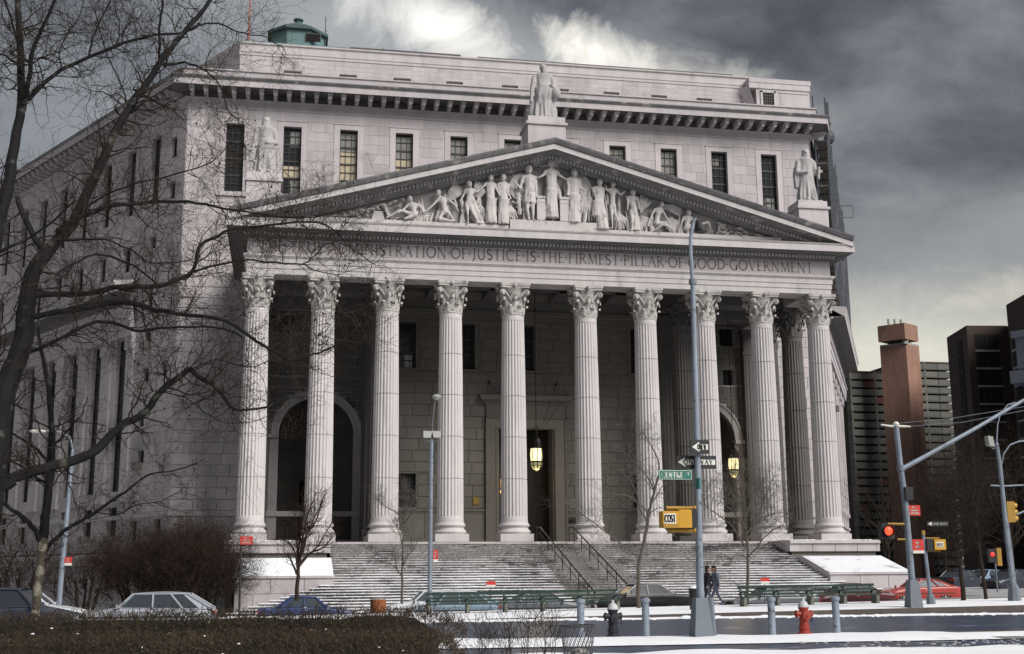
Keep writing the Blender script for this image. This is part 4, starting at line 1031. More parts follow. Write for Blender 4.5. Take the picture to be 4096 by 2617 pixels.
for (a, b, c, d, y0) in ((-.98, -.42, 21.42, 22.95, .0), (.62, 1.2, 21.42, 22.95, .0)):
    MB().box(a, b, y0, TY+.02, c, d).box(a-.04, b+.04, y0-.05, TY, d, d+.16).box(a-.02, b+.02, y0-.02, TY, d-.3, d-.22).build('relief_pedestal', 'relief', tym)
MB().box(-2.85, 3.15, .0, TY+.02, 20.41, 21.38).build('relief_dais', 'relief', tym)
MB().box(-16.5, -2.9, .12, TY+.02, 20.41, 20.98).box(3.2, 16.5, .12, TY+.02, 20.41, 20.98).build('relief_ground_ledge', 'relief', tym)
# wings, drapery, foliage, vases and scrolls filling the field between the figures
def wing(x0, z0, x1, z1, w, n=6, seed=0):
    m = MB(); a = Vector((x0, z0)); b = Vector((x1, z1)); d = (b-a); nrm = Vector((-d.y, d.x)).normalized()
    for k in range(n):
        t = k/(n-1); p = a+nrm*w*(t-.5)*.5; q = b+nrm*w*(t-.5)*1.5-d*.12*abs(t-.5)
        m.tube([(p.x, .40, p.y), ((p.x+q.x)/2, .30, (p.y+q.y)/2+.05), (q.x, .40, q.y)], [.07, .125, .05], 6)
    return m.build('relief_wing', 'relief', tym, kind=None)
wing(-7.1, 22.6, -6.1, 23.6, .6); wing(-5.1, 22.9, -4.6, 23.9, .7); wing(-5.4, 22.3, -4.7, 21.4, .8, 7); wing(6.3, 22.6, 6.9, 23.5, .6, 6); wing(6.2, 22.0, 6.9, 21.2, .8, 7); wing(7.9, 22.95, 9.4, 22.5, .35, 5)
wing(-2.9, 22.4, -2.7, 21.4, .6); wing(2.6, 23.4, 2.6, 21.6, 1.0, 8); wing(4.7, 22.2, 5.1, 21.1, .7, 6); wing(-4.7, 22.2, -4.9, 21.2, .9, 7); wing(8.3, 22.0, 9.0, 21.1, .7, 7); wing(-9.9, 21.3, -8.1, 21.3, .4, 5)
def drape_field():
    r = random.Random(77)
    m = MB()
    for k in range(120):
        x = r.uniform(-9.2, 9.6)
        if -2.9 < x < 3.1 and r.random() < .5: continue
        top = zt(x)-1.5-r.uniform(.1, 1.6); zb = 21.4 if abs(x) < 2.8 else 20.95
        if top < zb+.3: continue
        b = r.uniform(-.25, .25); z0 = max(zb, top-r.uniform(.6, 2.6))
        m.tube([(x, .42, top), (x+b*.4, .33, top*.7+z0*.3), (x+b, .30, top*.3+z0*.7), (x+b*1.3, .34, z0)], [.03, r.uniform(.06, .10), r.uniform(.08, .14), r.uniform(.08, .15)], 6)
    m.build('relief_drapery', 'relief', tym, kind='stuff')
drape_field()
def blob_field(seed, n, x0, x1, name='relief_foliage', rise=.25, kindf='leaf'):
    m = MB(); r = random.Random(seed)
    for k in range(n):
        x = r.uniform(x0, x1); zmax = zt(x)-1.42; z = r.uniform(20.95, max(21.0, zmax)) if zmax > 21.0 else 20.99
        a = r.uniform(0, pi); l = r.uniform(.12, .34)
        if z+l*abs(sin(a)) > zmax: z = zmax-l*abs(sin(a))
        m.tube([(x-l*cos(a), .40, z-l*sin(a)*.6), (x, .26, z+.04), (x+l*cos(a), .40, z+l*sin(a)*.6)], [.02, r.uniform(.05, .10), .02], 6)
    return m.build(name, 'relief', tym, kind='stuff')
blob_field(5, 34, -13.2, -10.9); blob_field(6, 20, -15.6, -13.0); blob_field(7, 46, 11.9, 15.6); blob_field(8, 14, -10.9, -9.7); blob_field(9, 10, 6.4, 7.1); blob_field(10, 14, -2.75, -1.9, 'relief_laurel')
m = MB()
for k in range(4): m.box(-12.1+k*.04, -11.25-k*.05, .15, .55, 21.0+k*.14, 21.12+k*.14)
m.build('relief_books', 'relief', tym)
m = MB(); m.add([(-11.45, .2, 22.1), (-11.25, .2, 22.15), (-10.8, .2, 21.25), (-11.0, .2, 21.2), (-11.45, .6, 22.1), (-11.25, .6, 22.15), (-10.8, .6, 21.25), (-11.0, .6, 21.2)], [(0,1,2,3),(0,4,5,1),(1,5,6,2),(3,2,6,7),(0,3,7,4)]).build('relief_tablet', 'relief', tym)
MB().tube([(12.3+.42*cos(k*.5)*(1-k*.035), .28, 21.45+.38*sin(k*.5)*(1-k*.035)) for k in range(20)], .07, 6).build('relief_scroll', 'relief', tym)

# ---- the three statues, each on its pedestal (things of their own)
def statue(x, y, zped0, zped1, pw, H, label, kind, seed):
    t = thing('statue', label, 'statue', (x, y, zped0))
    zp = zped1-zped0
    m = MB(); m.box(-pw/2+.12, pw/2-.12, -pw*.36, pw*.36+.3, -1.6, zp-.62).box(-pw/2, pw/2, -pw*.36-.12, pw*.36+.4, zp-.62, zp-.44).box(-pw/2+.14, pw/2-.14, -pw*.36+.05, pw*.36+.2, zp-.44, zp)
    m.build('pedestal', 'stone', t)
    mb = MB(); rnd = random.Random(seed); z0 = zp; h = H/7.4; BW = 1.14 if kind == 'law' else 1.12
    hz = z0+H-h*.55
    mb.box(-pw*.36, pw*.36, -pw*.25, pw*.3, z0-.02, z0+.14)
    turn = {'law': .35, 'left': .2, 'right': -.25}[kind]
    head(mb, .02, -.05, hz, h*.95, hood=(kind != 'law'), turn=turn)
    if kind == 'law':
        mb.ball((.03, -.30, hz-h*.55), h*.30, h*.2, h*.45, 8, 6)       # beard
    tube_b(mb, (0, 0, z0+H-h*1.7), (0.01, -.02, hz), h*.30, h*.26)
    sh = z0+H-h*1.65; W = .96*h*BW
    mb.tube([(-W, .02, sh-.1), (-W*.4, 0, sh+.12), (W*.4, 0, sh+.12), (W, .02, sh-.1)], [h*.36, h*.42, h*.42, h*.36], 10)
    robe(mb, 0, 0, sh+.15, z0+H*.45, W*.95, W*.82, W*.92, .66, 11, .12, rnd=rnd)
    robe(mb, 0, 0, z0+H*.56, z0+.16, W*.86, W*.98, W*1.2, .68, 13, .18, rnd=rnd)
    if kind == 'law':
        tube_b(mb, (-W, 0, sh-.1), (-W*1.3, -.1, sh-1.0), h*.34, h*.30); tube_b(mb, (-W*1.3, -.1, sh-1.0), (-W*1.45, -.25, sh-1.8), h*.28, h*.16); mb.ball((-W*1.45, -.28, sh-1.95), .13, .12, .17)
        tube_b(mb, (W, 0, sh-.1), (W*1.3, -.05, sh-.85), h*.34, h*.32); tube_b(mb, (W*1.3, -.05, sh-.85), (W*.75, -.5, sh-.75), h*.26, h*.16)
        mb.ball((W*1.35, -.32, sh-1.25), .34, .30, .42, 10, 8)               # globe-like bundle on the arm
        robe(mb, W*.25, -.12, z0+H*.62, z0+H*.22, W*.9, W*.95, W*.55, .65, 8, .25, xb=-W*.3, rnd=rnd)
        robe(mb, -W*1.25, .12, sh-1.5, z0+.15, .14, .20, .28, .8, 6, .2, rnd=rnd)       # hanging cloak end
        mb.box(W*.75, W*1.5, -.25, .35, z0, z0+H*.22); robe(mb, W*1.15, .05, z0+H*.36, z0+.1, .15, .22, .30, .8, 6, .15, rnd=rnd); mb.ball((W*1.15, .0, z0+H*.39), .17, .17, .21)   # small tablet-like seat with a bust
    elif kind == 'right':
        tube_b(mb, (-W, 0, sh-.1), (-W*1.25, -.1, sh-.9), h*.36, h*.32); tube_b(mb, (-W*1.25, -.1, sh-.9), (-W*.3, -.45, sh-.95), h*.30, h*.17); mb.ball((-W*.2, -.48, sh-.93), .13, .1, .1)
        tube_b(mb, (W, 0, sh-.1), (W*1.05, -.15, sh-.95), h*.34, h*.28); tube_b(mb, (W*1.05, -.15, sh-.95), (W*1.55, -.4, sh-.85), h*.24, h*.15); mb.ball((W*1.6, -.42, sh-.85), .13, .12, .13)
        robe(mb, -W*1.15, .12, sh-.5, z0+H*.28, .2, .28, .22, .8, 6, .22, rnd=rnd)
        mb.tube([(W*1.35, -.42, sh-.5), (W*1.15, -.5, z0+H*.42)], [.10, .10], 8)     # short rolled scroll
    else:
        tube_b(mb, (W, 0, sh-.1), (W*1.2, -.1, sh-.9), h*.34, h*.30); tube_b(mb, (W*1.2, -.1, sh-.9), (W*.3, -.45, sh-1.0), h*.28, h*.17); mb.ball((W*.2, -.48, sh-1.0), .13, .1, .1)
        tube_b(mb, (-W, 0, sh-.1), (-W*1.2, -.1, sh-.95), h*.34, h*.28); tube_b(mb, (-W*1.2, -.1, sh-.95), (-W*1.45, -.25, sh-1.6), h*.26, h*.16)
        mb.box(-W*1.75, -W*1.15, -.4, -.15, sh-2.3, sh-1.45)                           # book or tablet held at the side
        robe(mb, W*.2, -.1, z0+H*.6, z0+H*.3, W*.9, W*.9, W*.7, .65, 8, .18, xb=-W*.1, rnd=rnd)
    for e in (-1, 1): mb.ball((e*W*.42, -W*.78, z0+.2), .13, .26, .12, 8, 5)
    fuse('figure', mb, 'statue', t, .045, 1)
    return t
statue(-.18, 1.3, 26.9, 28.95, 2.9, 4.25, 'bearded granite statue in robes on the peak of the pediment', 'law', 1)
statue(19.0, .9, 22.0, 23.8, 2.45, 4.1, 'granite statue in a hooded robe at the right end of the pediment roof', 'right', 2)
statue(-19.15, .9, 22.0, 23.8, 2.45, 4.1, 'granite statue holding a tablet at the left end of the pediment roof, behind branches', 'left', 3)
# ================================================================ GROUND AND STREETS
def V(px, py, Y):     # the point of the vertical plane y=Y seen at a measured spot of the survey photograph
    d = Fw + Rt*((px-2048)/4900) - Up*((py-1308.5)/4900); t = (Y-CAM.y)/d.y; return CAM+d*t
def gz_strip(x): return -3.47+.012*max(-25, min(30, x))
def gz_st2(x): return -3.93+.0212*max(-25, min(30, x))
def gz_road(x): return -3.62-.22*smoothstep((-19-x)/7)
M_['asphalt'] = mat('wet_asphalt', (0.038, 0.054, 0.092), 0.34, amp=.35, scale=.35, fine=.2, bump=.25, bscale=12, spec=.5, spots=[((0.10, .11, .13), .5, .60, .15, (.25, 1.6, 1)), ((.035, .042, .06), .6, .58, .06, (.12, 2.2, 1)), ((.50, .52, .56), 2.2, .66, .03, (.3, 1.8, 1))])
M_['kerb'] = mat('granite_kerb', (.20, .19, .185), .85, amp=.3, scale=2)
M_['kerbd'] = mat('dirty_kerb', (.075, .062, .055), .85, amp=.3, scale=2)
M_['earth'] = mat('frozen_ground', (.10, .09, .08), .95, amp=.4, scale=.6, spots=[((.7, .71, .74), .9, .5, .05)])
M_['snowg'] = mat('snow_on_ground', (.80, .81, .84), .75, amp=.06, scale=.7, bump=.9, bscale=3.5, spec=.2, spots=[((.50, .50, .52), 1.1, .66, .08)])
def sheet(name, mats, xs, ys, zf, kind='structure', noise_amp=0.0, nsc=1.0):
    mb = MB(); vs = []; fs = []
    for y in ys:
        for x in xs: vs.append((x, y, zf(x, y)+(noise_amp*mnoise.noise((x*nsc, y*nsc, 2.2)) if noise_amp else 0)))
    n = len(xs)
    for j in range(len(ys)-1):
        for i in range(n-1): fs.append((j*n+i, j*n+i+1, (j+1)*n+i+1, (j+1)*n+i))
    return mb.add(vs, fs).build(name, mats, None, smooth=True, kind=kind)
def rng(a, b, n): return [a+(b-a)*i/n for i in range(n+1)]
sheet('ground', 'earth', [-1500, -200, -60, 60, 200, 1500], [-400, -120, -60, -20, 60, 300, 2500], lambda x, y: -4.9)
XS = [-80, -60]+rng(-45, 45, 90)+[60, 90, 160]
# park edge nearest the camera, gutter road, kerb strip with bollards, avenue, bench strip, inner street, pavement below the steps
sheet('snowy_lawn', 'snowg', rng(-45, 10, 160), rng(-85, -54.1, 70), lambda x, y: -3.47, noise_amp=.06, nsc=.9)
sheet('lawn_base', 'snowg', [-80, 60], [-100, -54.0], lambda x, y: -3.505)
snow_edge = 1
def edge_y(x, k): return .12*mnoise.noise((x*.5, k, 0))+.05*mnoise.noise((x*2.5, k, 4))
def snow_bank(name, x0, x1, ya, yb, zf, h, n, k, holes=None, mats='snowg'):
    """a snow layer with ragged long edges and a rounded crest"""
    vs = []; fs = []; m = 6
    for i in range(n+1):
        x = x0+(x1-x0)*i/n; a = ya+edge_y(x, k)*1.5; b = yb+edge_y(x, k+9)*1.5
        for j in range(m+1):
            t = j/m; hh = h*(1-abs(2*t-1)**4)*(.8+.5*mnoise.noise((x*.8, t*3, k)))
            vs.append((x, a+(b-a)*t, zf(x)+.004+max(.0, hh)))
    for i in range(n):
        for j in range(m): fs.append((i*(m+1)+j, (i+1)*(m+1)+j, (i+1)*(m+1)+j+1, i*(m+1)+j+1))
    return MB().add(vs, fs).build(name, mats, None, smooth=True, kind='structure')
sheet('gutter_road', 'asphalt', XS, [-54.6, -51.5], lambda x, y: -3.515)
sheet('kerb_strip', 'kerb', XS, [-51.5, -48.2], lambda x, y: -3.50)
MB().box(-80, 160, -48.22, -48.10, -3.75, -3.49).build('kerb', 'kerbd', None, kind='structure')
snow_bank('roadside_snow', -40, -1.0, -51.6, -48.25, lambda x: -3.5, .07, 220, 1)
snow_bank('roadside_snow', -1.2, 5.5, -50.6, -48.8, lambda x: -3.5, .05, 60, 2)
sheet('avenue', 'asphalt', XS, [-48.15, -40, -33.0], lambda x, y: gz_road(x))
sheet('bench_strip', 'snowg', XS, rng(-32.9, -23.6, 6), lambda x, y: gz_strip(x))
snow_bank('bench_strip_snow', -30, 34, -32.75, -23.7, gz_strip, .06, 260, 3)
mb = MB(); vs = []; fs = []
for i, x in enumerate(XS):
    z = gz_strip(x)+.012; vs += [(x, -33.02, z-.25), (x, -33.02, z), (x, -32.85, z), (x, -32.85, z-.25)]
for i in range(len(XS)-1):
    for q in range(3): fs.append((i*4+q, (i+1)*4+q, (i+1)*4+q+1, i*4+q+1))
mb.add(vs, fs).build('kerb', 'kerbd', None, kind='structure')
snow_bank('gutter_snow', -40, 12.0, -34.4, -33.15, lambda x: gz_road(x), .05, 200, 5)
snow_bank('gutter_slush', -2, 40, -49.8, -48.9, lambda x: -3.615, .03, 120, 15, mats='snowd') if 0 else None
sheet('inner_street', 'asphalt', XS, [-23.6, -16.9], lambda x, y: gz_st2(x))
M_['slush'] = mat('trampled_slush', (.30, .30, .31), .8, amp=.4, scale=.8, fine=.2)
sheet('pavement', 'slush', XS, [-16.9, -8, 14, 40], lambda x, y: gz_st2(x)+.14)
mb = MB(); vs = []; fs = []
for i, x in enumerate(XS):
    z = gz_st2(x)+.15; vs += [(x, -17.0, z-.2), (x, -17.0, z), (x, -16.85, z), (x, -16.85, z-.2)]
for i in range(len(XS)-1):
    for q in range(3): fs.append((i*4+q, (i+1)*4+q, (i+1)*4+q+1, i*4+q+1))
mb.add(vs, fs).build('kerb', 'kerb', None, kind='structure')
def clods(name, label, n, x0, x1, y0, y1, zf, s0, s1, seed, mats='snowg'):
    r = random.Random(seed); m = MB()
    for k in range(n):
        x = r.uniform(x0, x1); s = r.uniform(s0, s1)*(.4+r.random()); m.ball((x, r.uniform(y0, y1), zf(x)+s*.15), s*1.6, s, s*.5, 6, 4)
    o = m.build(name, mats, None, kind='stuff'); return tag(o, label, 'snow lumps')
clods('snow_clods', 'lumps of ploughed snow lying in the gutter below the bench strip', 420, -25, 22, -34.9, -33.1, gz_road, .03, .10, 1)
clods('snow_clods', 'lumps of snow along the near side of the avenue by the bollards', 300, -25, 14, -48.1, -47.5, gz_road, .02, .07, 2)
clods('snow_clods', 'lumps of slush scattered in the bottom right corner of the road', 300, -6, 8, -53.6, -51.6, lambda x: -3.515, .015, .05, 3, 'slush' if 'slush' in M_ else 'snowd')
sheet('side_street', 'asphalt', [20, 60, 200], [-15, 40, 200, 400], lambda x, y: -3.35)

# ================================================================ RIGHT-HAND BUILDINGS
M_['brick'] = mat('red_brown_brick', (.26, .15, .11), .9, amp=.25, scale=.12, fine=.2, streak=.2, spots=[((.13, .08, .065), .15, .60, .2, (1, 1, .15))])
M_['brick2'] = mat('dark_brown_brick', (.055, .036, .030), .9, amp=.2, scale=.2, fine=.2)
M_['conc'] = mat('weathered_concrete', (.13, .125, .11), .85, amp=.25, scale=.3, isl=.5)
M_['concl'] = mat('pale_concrete', (.30, .30, .28), .85, amp=.15, scale=.3)
M_['redpanel'] = mat('red_balcony_panel', (.13, .045, .035), .8)
M_['tealp'] = mat('teal_grey_balcony_panel', (.105, .11, .10), .8)
M_['bluestone'] = mat('blue_grey_stone', (.20, .22, .25), .8, amp=.15)
def at(px, py, Y): p = V(px, py, Y); return p
f8 = lambda x, y: (3300+x*796/1750, 1100+y*796/1750)
GZB = -4.5
apt = thing('apartment_slab', 'long apartment slab with rows of grey balconies behind the brick tower', 'apartment building', (100, 180, GZB))
YS = 180.0
xa = at(*f8(215, 800), YS).x; xt = at(*f8(640, 800), YS).x; xb = at(*f8(1100, 760), YS).x
topL = at(*f8(290, 845), YS).z; topR = at(*f8(950, 765), YS).z
pitch = (at(*f8(830, 785), YS).z-at(*f8(845, 1140), YS).z)/5*.985
for (x0, x1, tp) in ((xa, xt, topL), (xt, xb, topR)):
    m = MB().box(x0-100, x1-100, 2.0, 16, 0, tp-GZB-.2); m.build('wall', 'brick2', apt)
    MB().box(x0-100, x1-100, -.05, 2.0, tp-GZB-.5, tp-GZB).build('roof_slab', 'brick2', apt)
    nf = int((tp-GZB)/pitch)
    for k in range(nf):
        z = tp-GZB-pitch*(k+1)+.15
        MB().box(x0-100, x1-100, 0, 2.0, z-.16, z).build('balcony_slab', 'conc', apt)
        nn = max(3, int((x1-x0)/2.9))
        for j in range(nn):
            a = x0-100+(x1-x0)*j/nn; b = a+(x1-x0)/nn-.14
            r = random.random(); m_ = 'redpanel' if (r < .045) else ('tealp' if r < .6 else 'conc')
            MB().box(a, b, -.05, .03, z, z+1.25).build('balcony_panel', m_, apt)
        for j in range(0, nn, 2):
            a = x0-100+(x1-x0)*j/nn
            MB().box(a-.2, a+.2, -.10, 2.0, z, z+pitch-.16).build('party_wall', 'conc', apt)
            MB().box(a+.9, a+2.1, 1.9, 1.98, z+.5, z+pitch-.5).build('window', 'blindg' if random.random() < .4 else 'void', apt)
tw = thing('brick_tower', 'tall red-brown brick lift tower with an overhanging cap', 'tower', (98, 172, GZB))
def rot_box(c, l, r, bk, z0, z1, name, mats, parent, ox, oy):
    # c nearest corner, l left end, r right end (2-D), fourth corner follows
    q = (l[0]+r[0]-c[0], l[1]+r[1]-c[1])
    pts = [c, r, q, l]
    m = MB(); m.frus([(p[0]-ox, p[1]-oy, z0-GZB) for p in pts], [(p[0]-ox, p[1]-oy, z1-GZB) for p in pts]); return m.build(name, mats, parent)
zc0 = at(*f8(705, 605), 170).z; zc1 = at(*f8(700, 560), 169).z; zc2 = at(*f8(692, 420), 169).z
def solveY(px, py, z):
    d = Fw + Rt*((px-2048)/4900) - Up*((py-1308.5)/4900); t = (z-CAM.z)/d.z; p = CAM+d*t; return (p.x, p.y)
C0 = solveY(*f8(712, 607), zc0); L0 = solveY(*f8(482, 632), zc0); R0 = solveY(*f8(826, 628), zc0)
rot_box(C0, L0, R0, 0, GZB, zc0, 'shaft', 'brick', tw, 98, 172)
C1 = solveY(*f8(696, 420), zc2); L1 = solveY(*f8(460, 452), zc2); R1 = solveY(*f8(812, 448), zc2)
rot_box(C1, L1, R1, 0, zc1, zc2, 'cap', 'brick', tw, 98, 172)
mid = ((L0[0]+R0[0])/2, (L0[1]+R0[1])/2)
def sh(p, k): return (mid[0]+(p[0]-mid[0])*k, mid[1]+(p[1]-mid[1])*k)
rot_box(sh(C0, .55), sh(L0, .55), sh(R0, .55), 0, zc0, zc1, 'neck', 'brick2', tw, 98, 172)
rot_box(sh(C0, .99), sh(L0, .99), sh(R0, .99), 0, zc0, zc0+.35, 'sill', 'concl', tw, 98, 172)
c_ = sh(C0, .93); MB().box(c_[0]-98-.5, c_[0]-98+.5, c_[1]-172-.5, c_[1]-172+.5, zc0-GZB, zc1-GZB).build('post', 'concl', tw)
c_ = sh(C1, .5)
mm = MB()
for k in range(3): mm.tube([(c_[0]-98-3+k*1.5, c_[1]-172, zc2-GZB), (c_[0]-98-3+k*1.5, c_[1]-172, zc2-GZB+1.2)], .25, 6)
mm.build('roof_vents', 'concl', tw, kind='stuff')
bb = thing('brown_brick_building', 'dark brown brick building with square sunken windows on white sills', 'building', (115, 130, GZB))
zt1 = at(*f8(1240, 445), 130).z
A0 = solveY(*f8(1070, 552), zt1); A1 = solveY(*f8(1242, 445), zt1); A2 = (at(*f8(1600, 440), A1[1]-1).x, A1[1]-1)
m = MB(); rr_ = (A0[0]-CAM.x)/(A0[1]-CAM.y); poly = [A0, A1, A2, (A2[0]+25, A2[1]+30), (A0[0]+24*rr_+3, A0[1]+24)]
def slab(poly, z0, z1, ox, oy):
    n = len(poly); m = MB(); m.add([(p[0]-ox, p[1]-oy, z0-GZB) for p in poly]+[(p[0]-ox, p[1]-oy, z1-GZB) for p in poly], [tuple(range(n))[::-1], tuple(range(n, 2*n))]+[(i, (i+1) % n, (i+1) % n+n, i+n) for i in range(n)]); return m
slab(poly, GZB, zt1, 115, 130).build('wall', 'brick2', bb)
def wallwin(A, B, ux, w, z0, h, parent, sill='concl', nm='window', ox=115, oy=130):
    d = Vector((B[0]-A[0], B[1]-A[1])); d.normalize(); n = Vector((d.y, -d.x)); 
    T = wall_T((A[0]-ox, A[1]-oy), (d.x, d.y), (n.x, n.y)); z0 -= GZB
    o = MB(T).box(ux-w/2, ux+w/2, .02, .10, z0, z0+h).build(nm, 'void', parent)
    MB(T).box(ux-w/2-.15, ux+w/2+.15, .02, .35, z0-.35, z0).build('sill', sill, o)
    MB(T).box(ux-.06, ux+.06, .10, .15, z0, z0+h).build('mullion', 'frame', o)
zr = at(*f8(1400, 665), A1[1]).z; zr2 = at(*f8(1420, 820), A1[1]).z; pr_ = zr-zr2
L12 = math.hypot(A2[0]-A1[0], A2[1]-A1[1]); L01 = math.hypot(A1[0]-A0[0], A1[1]-A0[1])
u1 = L12*(1408-1242)/(1600-1242); u2 = L12*.98
for k in range(9):
    wallwin(A1, A2, u1, 4.4, zr-pr_*k, 3.0, bb)
    wallwin(A0, A1, L01*.62, 3.0, zr-pr_*k-.3, 2.9, bb, 'brick2')
tl = thing('tall_brown_building', 'darkest tall brown block rising at the right edge behind the others', 'building', (125, 118, GZB))
zt2 = at(*f8(1592, 265), 122).z; B0 = (at(*f8(1592, 265), 122).x, 122); B1 = solveY(*f8(1760, 165), zt2)
slab([B0, (B1[0], B1[1]), (B1[0]+40, B1[1]+10), (B0[0]+40, B0[1]+40)], GZB, zt2, 125, 118).build('wall', 'brick2', tl)
for k in range(8): wallwin(B0, B1, 3.2, 2.6, at(*f8(1650, 670), 121).z-pr_*k*.95, 3.2, tl, 'concl', ox=125, oy=118)
eb = thing('blue_grey_stone_building', 'blue-grey stone building with a heavy cornice cut off by the right edge', 'building', (70, 55, GZB))
E0 = at(*f8(1672, 560), 62); E1x = (E0.x+14, 62-24)
ztp = E0.z
slab([(E0.x, 62), E1x, (E1x[0]+20, E1x[1]+12), (E0.x+20, 76)], at(*f8(1690, 830), 62).z, ztp, 70, 55).build('upper_wall', 'bluestone', eb)
slab([(E0.x+1.0, 62.5), (E1x[0]+1.0, E1x[1]+.5), (E1x[0]+20, E1x[1]+12), (E0.x+20, 76)], GZB, at(*f8(1690, 830), 62).z, 70, 55).build('lower_wall', 'brick2', eb)
slab([(E0.x-1.2, 62.0), (E1x[0]-1.2, E1x[1]-.6), (E1x[0]+20, E1x[1]+12), (E0.x+20, 76)], at(*f8(1690, 960), 62).z, at(*f8(1690, 850), 62).z, 70, 55).build('cornice', 'bluestone', eb)
slab([(E0.x-.6, 62.0), (E1x[0]-.6, E1x[1]-.3), (E1x[0]+20, E1x[1]+12), (E0.x+20, 76)], ztp, ztp+.9, 70, 55).build('parapet', 'bluestone', eb)
for uu in (2.6, 6.6, 10.6): wallwin((E0.x, 62), E1x, uu, 1.2, at(*f8(1710, 740), 61).z, 3.4, eb, 'bluestone', ox=70, oy=55)

# ================================================================ SCAFFOLD on the right flank
M_['steel'] = mat('scaffold_steel', (.06, .065, .075), .6, amp=.3, scale=2)
M_['net'] = mat('dark_debris_netting', (.022, .026, .034), .95, amp=.5, scale=.6, fine=.3)
M_['plank'] = mat('scaffold_planks', (.16, .14, .12), .9, amp=.3, scale=2)
sc = thing('scaffold', 'dark steel scaffold wrapping the right flank of the courthouse roof', 'scaffolding', (WX, WY, 20))
TS = (lambda u, w, z: (dr[0]*u+cos(FB)*w, dr[1]*u-sin(FB)*w, z-20))
def sc_h(u): return 36.2-.03*u
for i, u in enumerate([1.6+2.3*k for k in range(16)]):
    for w in (.5, 1.5):
        zt_ = sc_h(u)+random.uniform(-.6, 1.4)+(2.2 if i == 0 else 1.0 if i == 2 else 0)
        MB(TS).tube([(u, w, 21.0), (u, w, zt_)], .07, 5).build('standard', 'steel', sc)
    for z in range(22, 36, 2):
        if z < sc_h(u): MB(TS).tube([(u, .5, z), (u, 1.5, z)], .05, 4).build('transom', 'steel', sc)
for z in range(22, 36, 2):
    for w in (.5, 1.5): MB(TS).tube([(1.6, w, z), (37, w, z)], .05, 4).build('ledger', 'steel', sc)
    MB(TS).box(1.6, 37, .6, 1.4, z+.06, z+.12).build('plank', 'plank', sc)
for z in range(22, 36, 2):
    for k in range(8):
        u = 2.4+4.4*k+random.uniform(0, .6)
        if random.random() < .93: MB(TS).box(u-.8, u+3.4, .40, .44, z+.15, z+1.98).build('netting', 'net', sc)
for k in range(7): MB(TS).tube([(2.2+k*4.2, 1.55, 22+ (k % 3)*2), (6.4+k*4.2, 1.55, 28+(k % 3)*2)], .05, 4).build('brace', 'steel', sc)
MB(TS).tube([(3, 1.6, 35.5), (3, 1.6, 38.0)], .16, 6).build('hoist_post', 'steel', sc)
m = MB(TS); m.ball((7, 1.5, 36.2), .5, .5, .7, 8, 6); m.tube([(7, 1.5, 36.6), (7, 1.5, 37.4), (7.3, 1.7, 37.6)], .10, 5); m.build('hoist_hood', 'steel', sc)
MB(TS).tube([(18, 1.5, 33), (18.4, 2.9, 33), (18.4, 2.9, 31.8), (18, 1.5, 31.8)], .05, 4).build('outrigger', 'plank', sc)

# ================================================================ LANTERNS
def lantern(x, y, z, s, label, top):
    t = thing('lantern', label, 'lantern', (x, y, z), group=None)
    r = .47*s
    MB().lathe([(r*.86, .02), (r*.94, .5*s), (r*.86, .98*s)], 0, 0, 12).build('glass', 'lampglass', t)
    mb = MB()
    mb.lathe([(r*1.0, -.05), (r*1.05, .0), (r*1.0, .05)], 0, 0, 12).lathe([(r*1.0, .95*s), (r*1.08, 1.0*s), (r*1.0, 1.06*s)], 0, 0, 12)
    for k in range(8):
        a = 2*pi*k/8; mb.tube([(r*.93*cos(a), r*.93*sin(a), 0), (r*1.02*cos(a), r*1.02*sin(a), .5*s), (r*.93*cos(a), r*.93*sin(a), 1.0*s)], .028*s, 5)
    mb.build('cage', 'bronze', t)
    MB().lathe([(r*.92, -.05), (r*.9, -.28*s), (r*.55, -.5*s), (r*.1, -.62*s)], 0, 0, 12).build('lower_glass', 'lampdim', t)
    mb = MB()
    for k in range(8):
        a = 2*pi*k/8; mb.tube([(r*.95*cos(a), r*.95*sin(a), -.05), (r*.93*cos(a), r*.93*sin(a), -.28*s), (r*.56*cos(a), r*.56*sin(a), -.52*s)], .03*s, 5)
    mb.lathe([(r*.98, -.30*s), (r*.98, -.25*s)], 0, 0, 12); mb.ball((0, 0, -.64*s), .07*s)
    mb.build('lower_cage', 'bronze', t)
    MB().lathe([(r*1.0, 1.06*s), (r*.95, 1.35*s), (r*.7, 1.65*s), (r*.3, 1.9*s), (r*.12, 2.0*s)], 0, 0, 12).build('crown', 'bronze', t)
    MB().lathe([(r*.8, 1.1*s), (r*.78, 1.35*s), (r*.6, 1.55*s)], 0, 0, 12).build('crown_glass', 'lampdim', t)
    mb = MB(); mb.tube([(0, 0, 1.95*s), (0, 0, 2.25*s)], .09*s, 8); mb.ball((0, 0, 2.1*s), .15*s, n=8, m=6)
    n = 14; mb.tube([(.12*s*cos(2*pi*k/n), 0, 2.38*s+.14*s*sin(2*pi*k/n)) for k in range(n+1)], .035*s, 5); mb.tube([(0, 0, 2.5*s), (0, 0, top-z)], .028, 5)
    mb.build('hanging_rod', 'bronze', t)
    l = bpy.data.lights.new('lantern_light', 'POINT'); l.energy = 60; l.color = (1, .78, .42); l.shadow_soft_size = .3
    lo = bpy.data.objects.new('lantern_light', l); COL.objects.link(lo); lo.parent = t; lo.location = (0, 0, -1.1)
    return t
lantern(-.05, 5.6, 5.6, .97, 'lit bronze lantern hanging before the dark main doorway', 17.8)
lantern(15.67, 9.0, 5.45, .9, 'lit bronze lantern hanging before the arch at the right end of the portico', 17.0)
